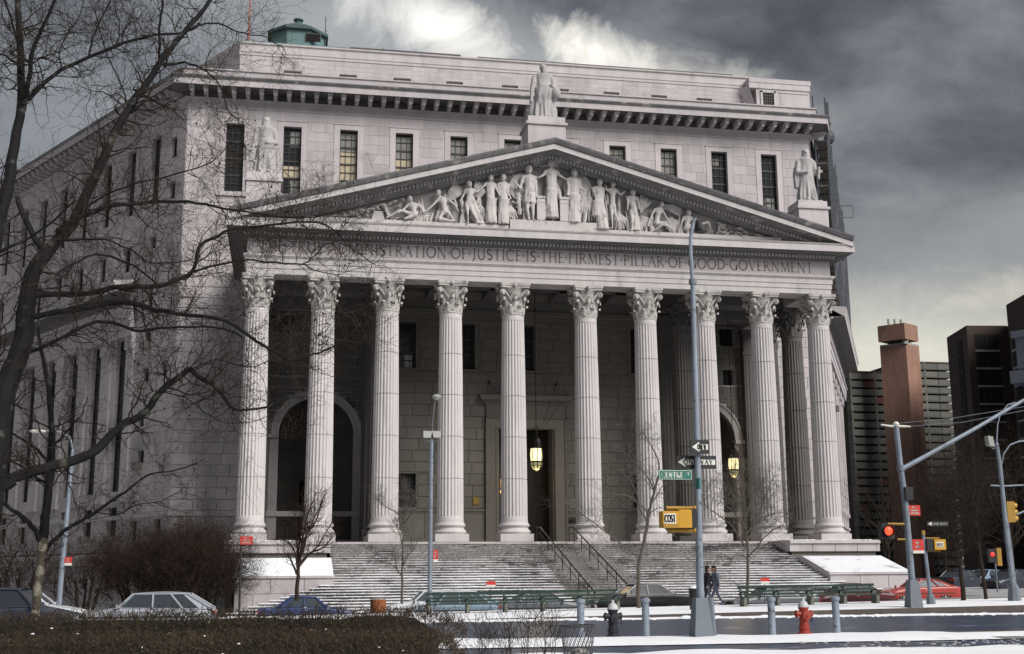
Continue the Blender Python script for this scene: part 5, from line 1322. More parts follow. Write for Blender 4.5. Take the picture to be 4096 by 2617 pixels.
# ================================================================ VEHICLES
def paint(n, c, **k): M_[n] = mat(n, c, .40, amp=.10, scale=.8, coat=.15, spec=.35, spots=[((.35, .35, .36), 3.0, .72, .1)], **k); return n
paint('paint_silver', (.34, .36, .40)); paint('paint_blue', (.035, .06, .16)); paint('paint_white', (.55, .57, .60)); paint('paint_black', (.018, .017, .017))
paint('paint_red', (.36, .045, .035)); paint('paint_darkred', (.11, .02, .02)); paint('paint_navy', (.03, .035, .05)); paint('paint_lightblue', (.18, .25, .32)); paint('paint_grey', (.14, .15, .17)); paint('paint_van', (.045, .055, .08))
M_['carglass'] = mat('car_glass', (.04, .05, .06), .25, amp=0, spec=.2)
M_['tyre'] = mat('tyre_rubber', (.02, .02, .02), .9, amp=0)
M_['rim'] = mat('wheel_rim', (.22, .22, .23), .4, metal=.5, amp=0)
M_['chrome'] = mat('chrome_trim', (.42, .42, .44), .5, metal=.0, amp=0)
M_['tail'] = mat('red_tail_lamp', (.35, .02, .015), .3, amp=0, coat=.5)
M_['headl'] = mat('headlamp_glass', (.30, .30, .29), .4, amp=0)
M_['plastic'] = mat('black_plastic', (.025, .025, .027), .6, amp=0)
def car(label, cat, paintm, x, y, z, L=4.6, H=1.38, W=1.75, kind='sedan', face=1, rz=0.0, trim=None):
    """side profile lofted across the width; nose towards -x, turned by face"""
    t = thing({'van': 'parked_van'}.get(kind, 'parked_car') if True else '', label, cat, (x, y, z), rz=(pi if face > 0 else 0)+rz)
    wb = L*.585; xf, xr_ = -L*.5+L*.185, -L*.5+L*.185+wb; R = .31
    hood, belt, deck = H*.60, H*.64, H*.66
    P = {  # (a-pillar base, roof front, roof rear, c-pillar base, tail top z, hood z at cowl)
        'sedan': (.30, .41, .66, .80, deck, H*.66), 'hatch': (.30, .40, .80, .985, H*.60, H*.64), 'coupe': (.34, .47, .68, .90, H*.70, H*.66),
        'wagon': (.29, .39, .93, .985, H*.62, H*.66), 'van': (.20, .30, .95, .99, H*.58, H*.56)}[kind]
    a, b, c, d, tz, cz = P; X = lambda f: -L/2+L*f
    n = 40
    def top(f):
        e = H*.49
        if f < .03: return e*.78+(e-e*.78)*f/.03*.9
        if f < a: return e*.98+(cz-e*.98)*((f-.03)/(a-.03))**.8
        if f < d: return cz+(tz-cz)*(f-a)/(d-a)
        return tz-(f-d)/(1.001-d)*H*.035
    def halfw(f): return W/2*(1-.10*max(0, (.12-f)/.12)**2-.07*max(0, (f-.9)/.1)**2)
    vs = []; fs = []; fl = sorted([k/n for k in range(n+1)]+[(xf+L/2+s)/L for s in (-R-.06, R+.06)]+[(xr_+L/2+s)/L for s in (-R-.06, R+.06)])
    def sill(f):
        x = X(f)
        for w in (xf, xr_):
            if abs(x-w) < R+.07: return .30-R+.02+math.sqrt(max(0, (R+.07)**2-(x-w)**2))+.0
        return .20+.06*max(0, (.08-f)/.08)+.08*max(0, (f-.93)/.07)
    prof = lambda f: [(-1.0*.94, sill(f)), (-1.0, max(sill(f)+.02, H*.33)), (-.985, max(sill(f)+.04, top(f)-.10)), (-.93, top(f)-.01), (-.5, top(f)+.02), (.5, top(f)+.02), (.93, top(f)-.01), (.985, max(sill(f)+.04, top(f)-.10)), (1.0, max(sill(f)+.02, H*.33)), (.94, sill(f))]
    for f in fl:
        h = halfw(f)
        for (q, zz_) in prof(f): vs.append((X(f), q*h, zz_))
    k = 10
    for i in range(len(fl)-1):
        for j in range(k-1): fs.append((i*k+j, (i+1)*k+j, (i+1)*k+j+1, i*k+j+1))
        fs.append((i*k+k-1, (i+1)*k+k-1, (i+1)*k, i*k))
    fs += [tuple(range(k)), tuple(range((len(fl)-1)*k, len(fl)*k))[::-1]]
    MB().add(vs, fs).build('body', paintm, t)
    # greenhouse: glass volume, roof skin and pillars
    hb = W/2*.93; hr = W/2*.76; zb0, zb1 = top(a)-.01, top(d)-.01; zr_ = H
    base = [(X(a), zb0), (X(d), zb1)]; rf = [(X(b), zr_-.035), (X(c), zr_-.05)]
    g = MB(); g.frus([(X(a), -hb, zb0), (X(d), -hb, zb1), (X(d), hb, zb1), (X(a), hb, zb0)], [(X(b), -hr, zr_-.05), (X(c), -hr, zr_-.06), (X(c), hr, zr_-.06), (X(b), hr, zr_-.05)]); g.build('windows', 'carglass', t)
    r = MB(); nx = 8; vs = []; fs = []
    for i in range(nx+1):
        u = i/nx; xx = X(b)-.05+(X(c)-X(b)+.10)*u; zc_ = zr_-.05+.05*sin(pi*min(1, max(0, u)))
        for q in (-1.03, -.95, -.5, 0, .5, .95, 1.03): vs.append((xx, q*hr, zc_+.03*(1-abs(q)**3)-.0))
    for i in range(nx):
        for j in range(6): fs.append((i*7+j, (i+1)*7+j, (i+1)*7+j+1, i*7+j+1))
    r.add(vs, fs); r.build('roof', paintm, t)
    pm = trim or paintm
    for s in (-1, 1):
        lerp = lambda u, v: (X(a)+(X(d)-X(a))*u+(X(b)+(X(c)-X(b))*u-X(a)-(X(d)-X(a))*u)*v, s*(hb+(hr-hb)*v+.012), (zb0+(zb1-zb0)*u)+(zr_-.05-(zb0+(zb1-zb0)*u))*v)
        cols_ = [0.0, .46, 1.0] if kind in ('sedan',) else ([0, .62, 1] if kind == 'coupe' else [0, .36, .68, 1])
        for u in cols_:
            m = MB(); m.tube([lerp(u, 0), lerp(u, .5), lerp(u, 1)], .035 if 0 < u < 1 else .045, 5); m.build('pillar', pm, t)
        if kind in ('sedan', 'coupe', 'hatch'):
            m = MB(); p0, p1, p2, p3 = lerp(.86, 0), lerp(1, 0), lerp(1, 1), lerp(.90, 1); m.add([p0, p1, p2, p3], [(0, 1, 2, 3)]); m.build('rear_quarter', paintm, t)
        m = MB(); m.tube([lerp(0, 0), lerp(1, 0)], .02, 4); m.tube([lerp(0, 1), lerp(1, 1)], .028, 4); m.build('window_trim', pm, t)
        m = MB(); m.box(X(.29), X(.30), s*(W/2+.06)-.08, s*(W/2+.06)+.08, belt-.02, belt+.12).build('mirror', paintm, t)
        m = MB(); m.box(X(.08), X(.92), s*W/2*1.004-.012, s*W/2*1.004+.012, H*.40, H*.43).build('side_trim', 'plastic', t)
        m = MB(); m.box(X(.49), X(.525), s*W/2*.99-.015, s*W/2*.99+.02, H*.54, H*.56).build('door_handle', 'chrome', t)
        MB().box(X(.0)-.015, X(.02), s*W*.36-.18, s*W*.36+.18, H*.40, H*.49).build('headlight', 'headl', t)
        MB().box(X(.985), X(1.0)+.015, s*W*.36-.2, s*W*.36+.2, H*.46, H*.56).build('tail_light', 'tail', t)
        for wx in (xf, xr_):
            T = lambda xx, yy, zz_, wx=wx: (wx+xx, yy, .31+zz_)
            m = MB(lambda xx, yy, zz_, wx=wx: (wx+xx, s*(W/2-.20)+s*zz_, .31+yy)); m.lathe([(R*.7, 0), (R, .02), (R, .17), (R*.86, .19), (R*.62, .185)], 0, 0, 18)
            wh = m.build('wheel', 'tyre', t)
            m = MB(lambda xx, yy, zz_, wx=wx: (wx+xx, s*(W/2-.20)+s*zz_, .31+yy)); m.lathe([(R*.62, .17), (R*.60, .192), (R*.3, .175), (R*.12, .20), (.01, .20)], 0, 0, 14)
            m.build('rim', 'rim', wh)
    for xx, q in ((-L/2, -1), (L/2, 1)):
        m = MB(); h = W/2*.90; m.frus([(xx-.06, -h, .32), (xx+.06, -h, .32), (xx+.06, h, .32), (xx-.06, h, .32)], [(xx-.06, -h, .46), (xx+.06, -h, .46), (xx+.06, h, .46), (xx-.06, h, .46)]); m.build('bumper', 'plastic' if kind != 'sedan' or trim is None else 'chrome', t)
    MB().box(-L/2-.02, -L/2+.02, -W*.22, W*.22, H*.38, H*.48).build('grille', 'plastic', t)
    MB().box(X(.06), X(.94), -W*.42, W*.42, .17, .30).build('underbody', 'plastic', t)
    return t
def xat(px, Y, py=2400): return V(px, py, Y).x
S2 = -20.5
car('dark blue-grey estate van at the far left edge, its tail by the spotted tree trunk', 'van', 'paint_van', xat(334, -36.5)-2.35, -36.5, -3.93, 4.75, 1.62, 1.85, 'wagon', face=1)
car('white car mostly hidden behind the dark van, only its tail showing', 'car', 'paint_white', xat(372, -29.5)-2.3, -29.8, -3.85, 4.5, 1.32, 1.72, 'sedan', face=1)
car('silver hatchback passing behind the hedge, left of the stairs', 'car', 'paint_silver', xat(595, -34.0), -34.0, -3.86, 4.45, 1.34, 1.72, 'hatch', face=-1)
car('bright blue sedan parked at the left foot of the stairs', 'car', 'paint_blue', xat(1226, S2), S2, gz_st2(-16.4)+.02, 4.3, 1.33, 1.70, 'sedan', face=1)
car('white estate car half behind the first lamp post', 'car', 'paint_white', xat(1730, -18.2), -18.3, gz_st2(-10), 4.6, 1.38, 1.75, 'wagon', face=-1)
car('pale blue hatchback behind the left end of the long green bench', 'car', 'paint_lightblue', xat(1812, -21.4), -21.4, gz_st2(-9), 4.1, 1.30, 1.68, 'hatch', face=-1)
car('grey sedan behind the middle of the long green bench', 'car', 'paint_grey', xat(2160, -20.9), -20.9, gz_st2(-5), 4.4, 1.22, 1.72, 'sedan', face=1)
car('black sedan with bright window trim parked behind the single tree', 'car', 'paint_black', xat(2548, S2), S2-.6, gz_st2(-2.4)+.12, 4.75, 1.36, 1.80, 'sedan', face=-1, trim='chrome')
car('grey-blue sedan behind the left half of the right bench', 'car', 'paint_grey', xat(3085, -21.0), -21.0, gz_st2(4)-.10, 4.3, 1.26, 1.72, 'sedan', face=-1)
car('dark red sedan behind the right half of the right bench', 'car', 'paint_darkred', xat(3400, -20.6), -20.6, gz_st2(8)-.10, 4.2, 1.30, 1.72, 'sedan', face=-1)
car('bright red coupe behind the traffic light mast', 'car', 'paint_red', xat(3676, -15.2), -15.2, gz_st2(12)-.02, 4.15, 1.29, 1.70, 'coupe', face=-1)
car('dark navy sedan beyond the bare trees at the right', 'car', 'paint_navy', xat(3850, 5), 5, -3.34, 4.5, 1.4, 1.75, 'sedan', face=1, rz=.5)
car('pale sedan beyond the trees, its roof catching light', 'car', 'paint_lightblue', xat(3960, 9), 9, -3.34, 4.5, 1.4, 1.75, 'sedan', face=1, rz=.4)
car('black sedan nearest the right edge beyond the trees', 'car', 'paint_navy', xat(4060, -2), -2, -3.34, 4.5, 1.4, 1.75, 'sedan', face=-1, rz=.3)

# ================================================================ STREET FURNITURE
M_['galv'] = mat('galvanised_steel', (.20, .235, .28), .55, amp=.3, scale=2.5, fine=.15, metal=.2, streak=.25, spots=[((.10, .105, .11), 5.0, .60, .08)])
M_['galvd'] = mat('dull_grey_paint', (.13, .15, .175), .6, amp=.2, scale=1.5)
M_['bench'] = mat('dark_green_bench_paint', (.009, .034, .024), .55, amp=.25, scale=2, spots=[((.10, .12, .10), 3, .66, .08)])
M_['benchc'] = mat('mossy_concrete_bench_leg', (.14, .15, .12), .9, amp=.3, scale=4)
M_['yellow'] = mat('signal_yellow', (.46, .24, .015), .5, amp=.12, scale=3)
M_['yellowd'] = mat('weathered_signal_yellow', (.30, .17, .02), .6, amp=.2, scale=3)
M_['blk'] = mat('sign_black', (.012, .013, .014), .5, amp=0)
M_['wht'] = mat('sign_white', (.58, .58, .52), .55, amp=.05)
M_['grn'] = mat('sign_green', (.012, .13, .10), .5, amp=.08)
M_['redsign'] = mat('sign_red', (.50, .03, .02), .5, amp=.08)
M_['redlit'] = mat('lit_red_signal', (.6, .02, .01), .4, amp=0, emit=((1, .06, .02), 1.1))
M_['reddim'] = mat('dim_red_signal', (.4, .02, .02), .4, amp=0, emit=((1, .06, .03), .35))
M_['hydr'] = mat('hydrant_red_paint', (.26, .028, .014), .55, amp=.2, scale=6)
M_['hydb'] = mat('hydrant_black_paint', (.012, .013, .018), .6, amp=.2, scale=6)
M_['hcap'] = mat('hydrant_silver_cap', (.42, .43, .45), .5, amp=.2, scale=8)
M_['rust'] = mat('rusty_drum', (.26, .085, .03), .8, amp=.4, scale=5)
M_['basket'] = mat('dark_basket_wire', (.035, .035, .04), .6, amp=0)
M_['bag'] = mat('crumpled_rubbish', (.30, .29, .29), .7, amp=.4, scale=6, spots=[((.08, .07, .06), 7, .55, .08)])
Mw = M_
def printed(T, x0, z0, x1, z1, txt, mats, parent, th=.17, frac=.62, yo=.004, name='lettering'):
    h = (z1-z0)*frac; m = MB(); 
    return stroke_text(txt, x0, z0+((z1-z0)-h)/2, h, lambda x, w, z: T(x, w+yo, z), mats, name, parent, th=th, dep=.003, target=(x1-x0))
def Tloc(y): return lambda x, w, z: (x, y-w, z)
# benches
def bench(xl, xr2, y, label):
    t = thing('bench', label, 'bench', ((xl+xr2)/2, y, gz_strip((xl+xr2)/2)))
    h = (xr2-xl)/2; sl = .012
    n = max(3, round((xr2-xl)/1.52))
    for (z, yy, hz_, dy) in ((.83, .31, .05, .03), (.66, .27, .035, .03), (.53, .24, .035, .03)):
        m = MB(lambda x, y_, z_: (x, y_, z_+sl*x)); m.box(-h, h, yy-dy, yy+dy, z-hz_, z+hz_); m.build('back_slat', 'bench', t)
    for yy in (-.22, -.08, .06):
        m = MB(lambda x, y_, z_: (x, y_, z_+sl*x)); m.box(-h, h, yy-.055, yy+.055, .40, .44); m.build('seat_slat', 'bench', t)
    for k in range(n+1):
        x = -h+.12+(2*h-.24)*k/n
        m = MB(lambda a, b, c_: (a, b, c_+sl*a)); m.frus([(x-.07, -.25, -.05), (x+.07, -.25, -.05), (x+.07, .30, -.05), (x-.07, .30, -.05)], [(x-.06, -.27, .39), (x+.06, -.27, .39), (x+.06, .22, .39), (x-.06, .22, .39)])
        m.build('leg', 'benchc', t)
        m = MB(lambda a, b, c_: (a, b, c_+sl*a)); m.frus([(x-.05, .12, .39), (x+.05, .12, .39), (x+.05, .24, .39), (x-.05, .24, .39)], [(x-.05, .33, .88), (x+.05, .33, .88), (x+.05, .39, .88), (x-.05, .39, .88)])
        m.build('back_post', 'bench', t)
        m = MB(lambda a, b, c_: (a, b, c_+sl*a)); m.box(x-.03, x+.03, -.27, .22, .60, .64).box(x-.03, x+.03, -.27, -.22, .44, .60); m.build('armrest', 'bench', t)
    return t
bench(xat(1704, -27.5), xat(2478, -27.5), -27.5, 'long green slatted bench in front of the middle of the stairs')
bench(xat(2962, -27.5), xat(3512, -27.5), -27.5, 'green slatted bench between the walking couple and the red coupe')
# bollards
BL = ['steel bollard standing behind the wire litter basket', 'steel bollard between the black hydrant and the sign-laden lamp post', 'steel bollard just left of the red hydrant', 'steel bollard right of the red hydrant, rightmost of all']
bol = None
for i, (px, top_) in enumerate(((2323, 2402), (2583, 2404), (3087, 2388), (3345, 2386))):
    x = xat(px, -48.9, 2480)
    if bol is None:
        bol = thing('bollard', BL[0], 'bollard', (x, -48.9, -3.52), group='steel bollards along the kerb')
        MB().lathe([(.095, 0), (.09, .02), (.088, .88)], 0, 0, 16).build('post', 'galv', bol, smooth=False)
        MB().lathe([(.115, .86), (.118, .90), (.118, .93), (.09, .955), (.03, .965)], 0, 0, 16).build('cap', 'galv', bol)
    else: dup(bol, (x, -48.9, -3.52), label=BL[i])
    
# hydrants
def hydrant(px, mats, cap, label, Y=-48.7):
    t = thing('fire_hydrant', label, 'hydrant', (xat(px, Y, 2480), Y, -3.50))
    MB().lathe([(.17, -.02), (.17, .06), (.125, .10), (.12, .14), (.14, .16), (.14, .20), (.115, .22), (.11, .62), (.13, .64), (.13, .68)], 0, 0, 14).build('barrel', mats, t)
    MB().lathe([(.135, .68), (.13, .72), (.10, .79), (.05, .83), (.035, .84), (.035, .90)], 0, 0, 14).build('bonnet', cap, t)
    for s in (-1, 1):
        m = MB(lambda a, b, c_: (s*(.08+c_), a, .52+b)); m.lathe([(.075, 0), (.075, .08), (.09, .085), (.09, .13), (.03, .135), (.03, .165)], 0, 0, 10); m.build('nozzle', mats, t)
    m = MB(lambda a, b, c_: (a, -(.08+c_), .48+b)); m.lathe([(.09, 0), (.09, .07), (.105, .075), (.105, .13), (.03, .135), (.03, .17)], 0, 0, 10); m.build('nozzle', mats, t)
    m = MB(); m.tube([(.19, 0, .50), (.21, -.02, .40), (.18, -.05, .33), (.12, -.1, .38)], .012, 4); m.build('chain', 'blk', t)
    return t
hydrant(2452, 'hydb', 'hcap', 'black fire hydrant with a grey top near the litter basket')
hydrant(3216, 'hydr', 'hcap', 'red fire hydrant with a silver top between two bollards')
# wire litter basket close to the camera
Yb = -60.2; bx_ = xat(2310, Yb, 2500)
lb = thing('litter_basket', 'black wire litter basket full of rubbish at the bottom edge', 'bin', (bx_, Yb, -3.50))
r0, r1, hh = .17, .245, .80; m = MB()
for k in range(22):
    a0 = 2*pi*k/22
    for s in (-1, 1):
        pts = [((r0+(r1-r0)*u)*cos(a0+s*u*1.5), (r0+(r1-r0)*u)*sin(a0+s*u*1.5), u*hh) for u in [q/7 for q in range(8)]]
        m.tube(pts, .0045, 3, cap=False)
m.build('wire_mesh', 'basket', lb, kind='stuff')
m = MB()
for (r, z, w) in ((r1+.012, hh, .016), (r1*.87, hh*.5, .006), (r0, .02, .014)): m.tube([(r*cos(2*pi*k/24), r*sin(2*pi*k/24), z) for k in range(25)], w, 5, cap=False)
m.build('rim', 'basket', lb)
m = MB(); rb = random.Random(4)
for k in range(7): m.ball((rb.uniform(-.08, .08), rb.uniform(-.08, .08), rb.uniform(.08, .42)), rb.uniform(.08, .13), rb.uniform(.08, .13), rb.uniform(.08, .14), 9, 7)
rub = fuse('rubbish', m, 'bag', None, .02, 1); rub.location = (bx_, Yb, -3.5); tag(rub, 'pale crumpled rubbish bags inside the wire basket', 'rubbish')
# drum and black bin
dr_ = thing('rusty_drum', 'rust-orange drum beside the foot of the stairs', 'drum', (xat(1513, -19.0), -19.0, gz_st2(-12)-.06))
MB().lathe([(.36, 0), (.37, .4), (.37, .42), (.36, .8), (.37, .82), (.37, 1.12)], 0, 0, 16).build('drum_side', 'rust', dr_); MB().lathe([(.34, 1.06), (.34, 1.10)], 0, 0, 16).build('drum_top', 'blk', dr_)
bn = thing('black_bin', 'black litter bin with snow on its lid behind the sign post', 'bin', (xat(2778, -29.5), -29.5, gz_strip(-3)))
MB().lathe([(.20, 0), (.22, .85), (.24, .86), (.24, .90)], 0, 0, 12).build('bin_body', 'blk', bn); MB().lathe([(.23, .90), (.2, .96), (.05, .99)], 0, 0, 12).build('snow_cap', 'snow', bn)

# the tall street light in the middle with its signs and pedestrian signal (each fixed sign is a part)
Yp = -49.4; pb = V(2806, 2550, Yp)
def pxz(px, py, Y=Yp): p = V(px, py, Y); return p.x-pb.x, p.z-(-3.5)
sl_ = thing('street_lamp', 'tall grey street lamp carrying one-way signs and a yellow signal box', 'street lamp', (pb.x, Yp, -3.5))
p1 = pxz(2790, 1820); p2 = pxz(2771, 1130); p3 = pxz(2762, 1010); p4 = pxz(2771, 895); p5 = pxz(2784, 876)
MB().tube([(0, 0, .5), (p1[0]*.35, 0, 2.0), (p1[0], 0, p1[1]), (p2[0], 0, p2[1])], [.10, .09, .075, .062], 12).build('pole', 'galv', sl_)
MB().frus([(-.24, -.24, -.04), (.24, -.24, -.04), (.24, .24, -.04), (-.24, .24, -.04)], [(-.15, -.15, .95), (.15, -.15, .95), (.15, .15, .95), (-.15, .15, .95)]).box(-.30, .30, -.30, .30, -.05, .03).build('base', 'galvd', sl_)
MB().tube([(.26, -.1, -.02), (.22, -.12, .95)], [.09, .07], 8).build('junction_box', 'galvd', sl_)
MB().tube([(p2[0], 0, p2[1]-.05), (p2[0], 0, p2[1]+.08)], .10, 10).build('collar', 'galvd', sl_)
MB().tube([(p2[0], 0, p2[1]), (p3[0], 0, p3[1]), (p3[0]+.02, 0, (p3[1]+p4[1])/2), (p4[0], 0, p4[1]), (p5[0], 0, p5[1]+.02)], [.055, .05, .045, .04, .04], 8).build('arm', 'galv', sl_)
q = pxz(2797, 905); MB(lambda a, b, c_: (q[0]+a+c_*-.25, b, q[1]+c_)).lathe([(.15, -.16), (.155, -.10), (.10, .05), (.045, .15), (.04, .2)], 0, 0, 12).build('lamp_head', 'blk', sl_)
MB().ball((q[0]-.06, 0, q[1]+.18), .045, .045, .03, 8, 6).build('photocell', 'rust', sl_)
def sign(px0, py0, px1, py1, Y, mats, name, parent, ox, oy, oz, border=None, off=.12, thick=.01):
    a = V(px0, py1, Y); b = V(px1, py0, Y)
    x0, z0, x1, z1 = a.x-ox, a.z-oz, b.x-ox, b.z-oz
    o = MB().box(x0, x1, -off-thick, -off, z0, z1).build(name, mats, parent)
    if border: MB().box(x0+.01, x1-.01, -off-thick-.002, -off-thick, z0+.01, z1-.01).build('sign_border', border, o); MB().box(x0+.02, x1-.02, -off-thick-.004, -off-thick-.002, z0+.02, z1-.02).build('sign_face', mats, o)
    return o, (x0, z0, x1, z1), (lambda x, w, z: (x, -off-thick-.004-w, z))
def oneway(px0, py0, px1, py1, txt, off, cut=1.0, white_off=0):
    o, (x0, z0, x1, z1), T = sign(px0, py0, px1, py1, Yp, 'blk', 'one_way_sign', sl_, pb.x, Yp, -3.5, None, off)
    h = z1-z0; c = (z0+z1)/2; a = x0+.03
    ar = [(a, c), (a+h*.55, c+h*.36), (a+h*.55, c+h*.20), (x1-.03, c+h*.20), (x1-.03, c-h*.20), (a+h*.55, c-h*.20), (a+h*.55, c-h*.36)]
    MB(T).add([(x, .001, z) for x, z in ar], [(0, 1, 6), (1, 2, 5, 6), (2, 3, 4, 5)]).build('arrow', 'wht', o)
    stroke_text(txt, a+h*.42, c-h*.16, h*.32, lambda x, w, z: T(x, w+.003, z), 'blk', 'lettering', o, th=.22, dep=.002, target=(x1-.05-(a+h*.50))*cut)
oneway(2755, 1764, 2826, 1818, 'ONE W', .16)
oneway(2714.5, 1822, 2870.7, 1873, 'ONE WAY', -.13)
o, (x0, z0, x1, z1), T = sign(2634, 1881, 2765, 1919, Yp, 'grn', 'street_name_sign', sl_, pb.x, Yp, -3.5, 'wht', .02)
stroke_text('CENTRE', x0+.07, z0+.05, (z1-z0)*.56, T, 'wht', 'lettering', o, th=.17, dep=.004, target=(x1-x0)*.66)
stroke_text('ST', x0+.07+(x1-x0)*.70, z0+.10, (z1-z0)*.32, T, 'wht', 'lettering', o, th=.2, dep=.004, target=(x1-x0)*.16)
a = pxz(2778, 1916); MB().box(a[0]-.01, a[0]+.03, -.35, -.1, a[1]-.26, a[1]).build('street_name_sign', 'grn', sl_)
# pedestrian signal seen from the side
def pbox(px0, py0, px1, py1, y0, y1, mats, name, parent=sl_):
    a = V(px0, py1, Yp); b = V(px1, py0, Yp); return MB().box(a.x-pb.x, b.x-pb.x, y0, y1, a.z+3.5, b.z+3.5).build(name, mats, parent)
sig = pbox(2643, 2046, 2706, 2112, -.20, .14, 'yellow', 'signal_box')
pbox(2708, 2040, 2758, 2112, -.16, .18, 'yellow', 'signal_box'); pbox(2759, 2037, 2777, 2110, -.12, .18, 'blk', 'signal_visor')
pbox(2644, 2098, 2705, 2113, -.22, -.20, 'yellowd', 'hinge'); pbox(2706.5, 2042, 2707.5, 2110, -.18, .14, 'blk', 'seam')
m = MB(); 
for (u, v_) in ((2664, 2032), (2670, 2122)):
    a = pxz(u, v_); b = pxz(2782, v_+1); m.tube([(a[0], 0, a[1]), (b[0], 0, b[1])], .045, 8); m.tube([(b[0]-.05, 0, b[1]), (b[0], 0, b[1])], .065, 8)
m.build('signal_bracket', 'yellowd', sl_)
MB().add([], []) if 0 else None
a = V(2648, 2096, Yp); b = V(2693, 2056, Yp); x0, z0, x1, z1 = a.x-pb.x, a.z+3.5, b.x-pb.x, b.z+3.5
st_ = MB().box(x0, x1, -.206, -.202, z0, z1).build('sticker', 'wht', sl_)
stroke_text('COST', x0+.01, z0+.04, (z1-z0)*.66, lambda x, w, z: (x, -.206-w, z), 'blk', 'lettering', st_, th=.2, dep=.002, target=(x1-x0)-.02)

def post(name, label, cat, px_b, py_b, Y, zb, pts_px, rads, mats='galv', n=8):
    b = V(px_b, py_b, Y); t = thing(name, label, cat, (b.x, Y, zb))
    f = lambda px, py, dY=0: (V(px, py, Y+dY).x-b.x, dY, V(px, py, Y+dY).z-zb)
    MB().tube([(0, 0, -.05)]+[f(*p) for p in pts_px], [rads[0]]+rads, n).build('pole', mats, t)
    return t, f, b
def minisign(t, f, b, Y, zb, px0, py0, px1, py1, rows=('NO', 'STANDING', 'ANYTIME'), white=None, face='redsign'):
    o, (x0, z0, x1, z1), T = sign(px0, py0, px1, py1, Y, face, 'parking_sign', t, b.x, Y, zb, None, .06)
    if white: MB().box(x0, x1, -.085, -.072, z0, z0+(z1-z0)*white).build('white_panel', 'wht', o); z0 = z0+(z1-z0)*white
    nr = len(rows); hh_ = (z1-z0)/(nr+.6)
    for i, r in enumerate(rows):
        w_ = (x1-x0)*(.75 if len(r) > 3 else .4); stroke_text(r, (x0+x1)/2-w_/2, z1-hh_*(i+1)-hh_*.1, hh_*.62, lambda x, w, z: T(x, w+.001, z), 'wht', 'lettering', o, th=.2, dep=.002, target=w_)
# red sign post behind the hedge
GLY['G'] = GLY['G']
t, f, b = post('sign_post', 'dark post with a red no-standing sign in front of the left column', 'sign', 957, 2448, -38.0, -3.7, [(957, 2440), (966, 2150)], [.035, .03, .03], 'plastic')
minisign(t, f, b, -38.0, -3.7, 961, 2146, 1012, 2179)
# twin floodlight pole by the stairs
Y2 = -23.9
t, f, b = post('floodlight_pole', 'slim white pole with two box floodlights in front of the third and fourth columns', 'lamp post', 1719, 2400, Y2, gz_strip(-10), [(1719, 2380), (1726, 1790), (1727, 1750)], [.10, .085, .06, .05], 'galv')
m = MB(); p = f(1727, 1765); m.tube([(p[0]-.32, 0, p[2]), (p[0]+.32, 0, p[2])], .03, 5); m.build('crossarm', 'galvd', t)
for s in (-1, 1):
    a = f(1727+s*20, 1740); MB().frus([(a[0]-.16, -.2, a[2]-.14), (a[0]+.16, -.2, a[2]-.14), (a[0]+.16, .16, a[2]-.14), (a[0]-.16, .16, a[2]-.14)], [(a[0]-.20-s*.03, -.14, a[2]+.16), (a[0]+.20-s*.03, -.14, a[2]+.16), (a[0]+.20-s*.03, .2, a[2]+.16), (a[0]-.20-s*.03, .2, a[2]+.16)]).build('floodlight', 'concl', t)
MB().tube([f(1727, 1755), f(1731, 1680), f(1741, 1600)], .02, 5).build('upper_arm', 'galvd', t)
a = f(1746, 1585); MB().lathe([(.10, a[2]-.18), (.20, a[2]-.05), (.20, a[2]+.02), (.08, a[2]+.08)], a[0], 0, 10).build('small_lamp', 'concl', t)
minisign(t, f, b, Y2, gz_strip(-10), 1733, 2200, 1751, 2249, ('NO', 'BUS'), .22)
MB().lathe([(.16, -.05), (.15, .5), (.11, .9)], 0, 0, 8).build('base', 'galvd', t)
# left lamp post with drooping arm
Y3 = -30.0
t, f, b = post('street_lamp', 'slender grey street lamp with a flat white head at the left, behind bare twigs', 'street lamp', 238, 2380, Y3, -3.8, [(241, 2346), (262, 2120), (286, 1861), (290, 1800)], [.10, .09, .075, .06, .05], 'galv')
MB().tube([f(290, 1800), f(280, 1750), f(240, 1728), f(185, 1724)], [.045, .04, .035, .03], 6).build('arm', 'galv', t)
a = f(150, 1726); MB().ball((a[0], 0, a[2]), .32, .14, .07, 12, 6).build('lamp_head', 'wht', t)
minisign(t, f, b, Y3, -3.8, 259, 2229, 290, 2263, ('NO', 'BUS'), .3)
# two small red and white signs standing on the snow before the stairs
for (px0, py0, px1, py1, lab, cx) in ((1946, 2325, 1981, 2350, 'small red and white sign on a thin stake before the stairs, left of the handrails', -6), (3043, 2312, 3075, 2335, 'small red and white sign on a thin stake above the right bench', 5)):
    t, f, b = post('stake_sign', lab, 'sign', (px0+px1)/2, 2420, -24.5, gz_strip(cx), [((px0+px1)/2, 2400), ((px0+px1)/2, py0-8)], [.018, .018, .015], 'plastic', 5)
    o, (x0, z0, x1, z1), T = sign(px0, py0, px1, py1, -24.5, 'wht', 'sign_board', t, b.x, -24.5, gz_strip(cx), None, .03)
    MB().box(x0, x1, -.045, -.041, z0+(z1-z0)*.42, z1).build('red_band', 'redsign', o)
    m = MB(); m.box(x0-.05, x1+.05, -.02, .02, z0+(z1-z0)*.42, z0+(z1-z0)*.5); m.build('crossbar', 'redsign', o)

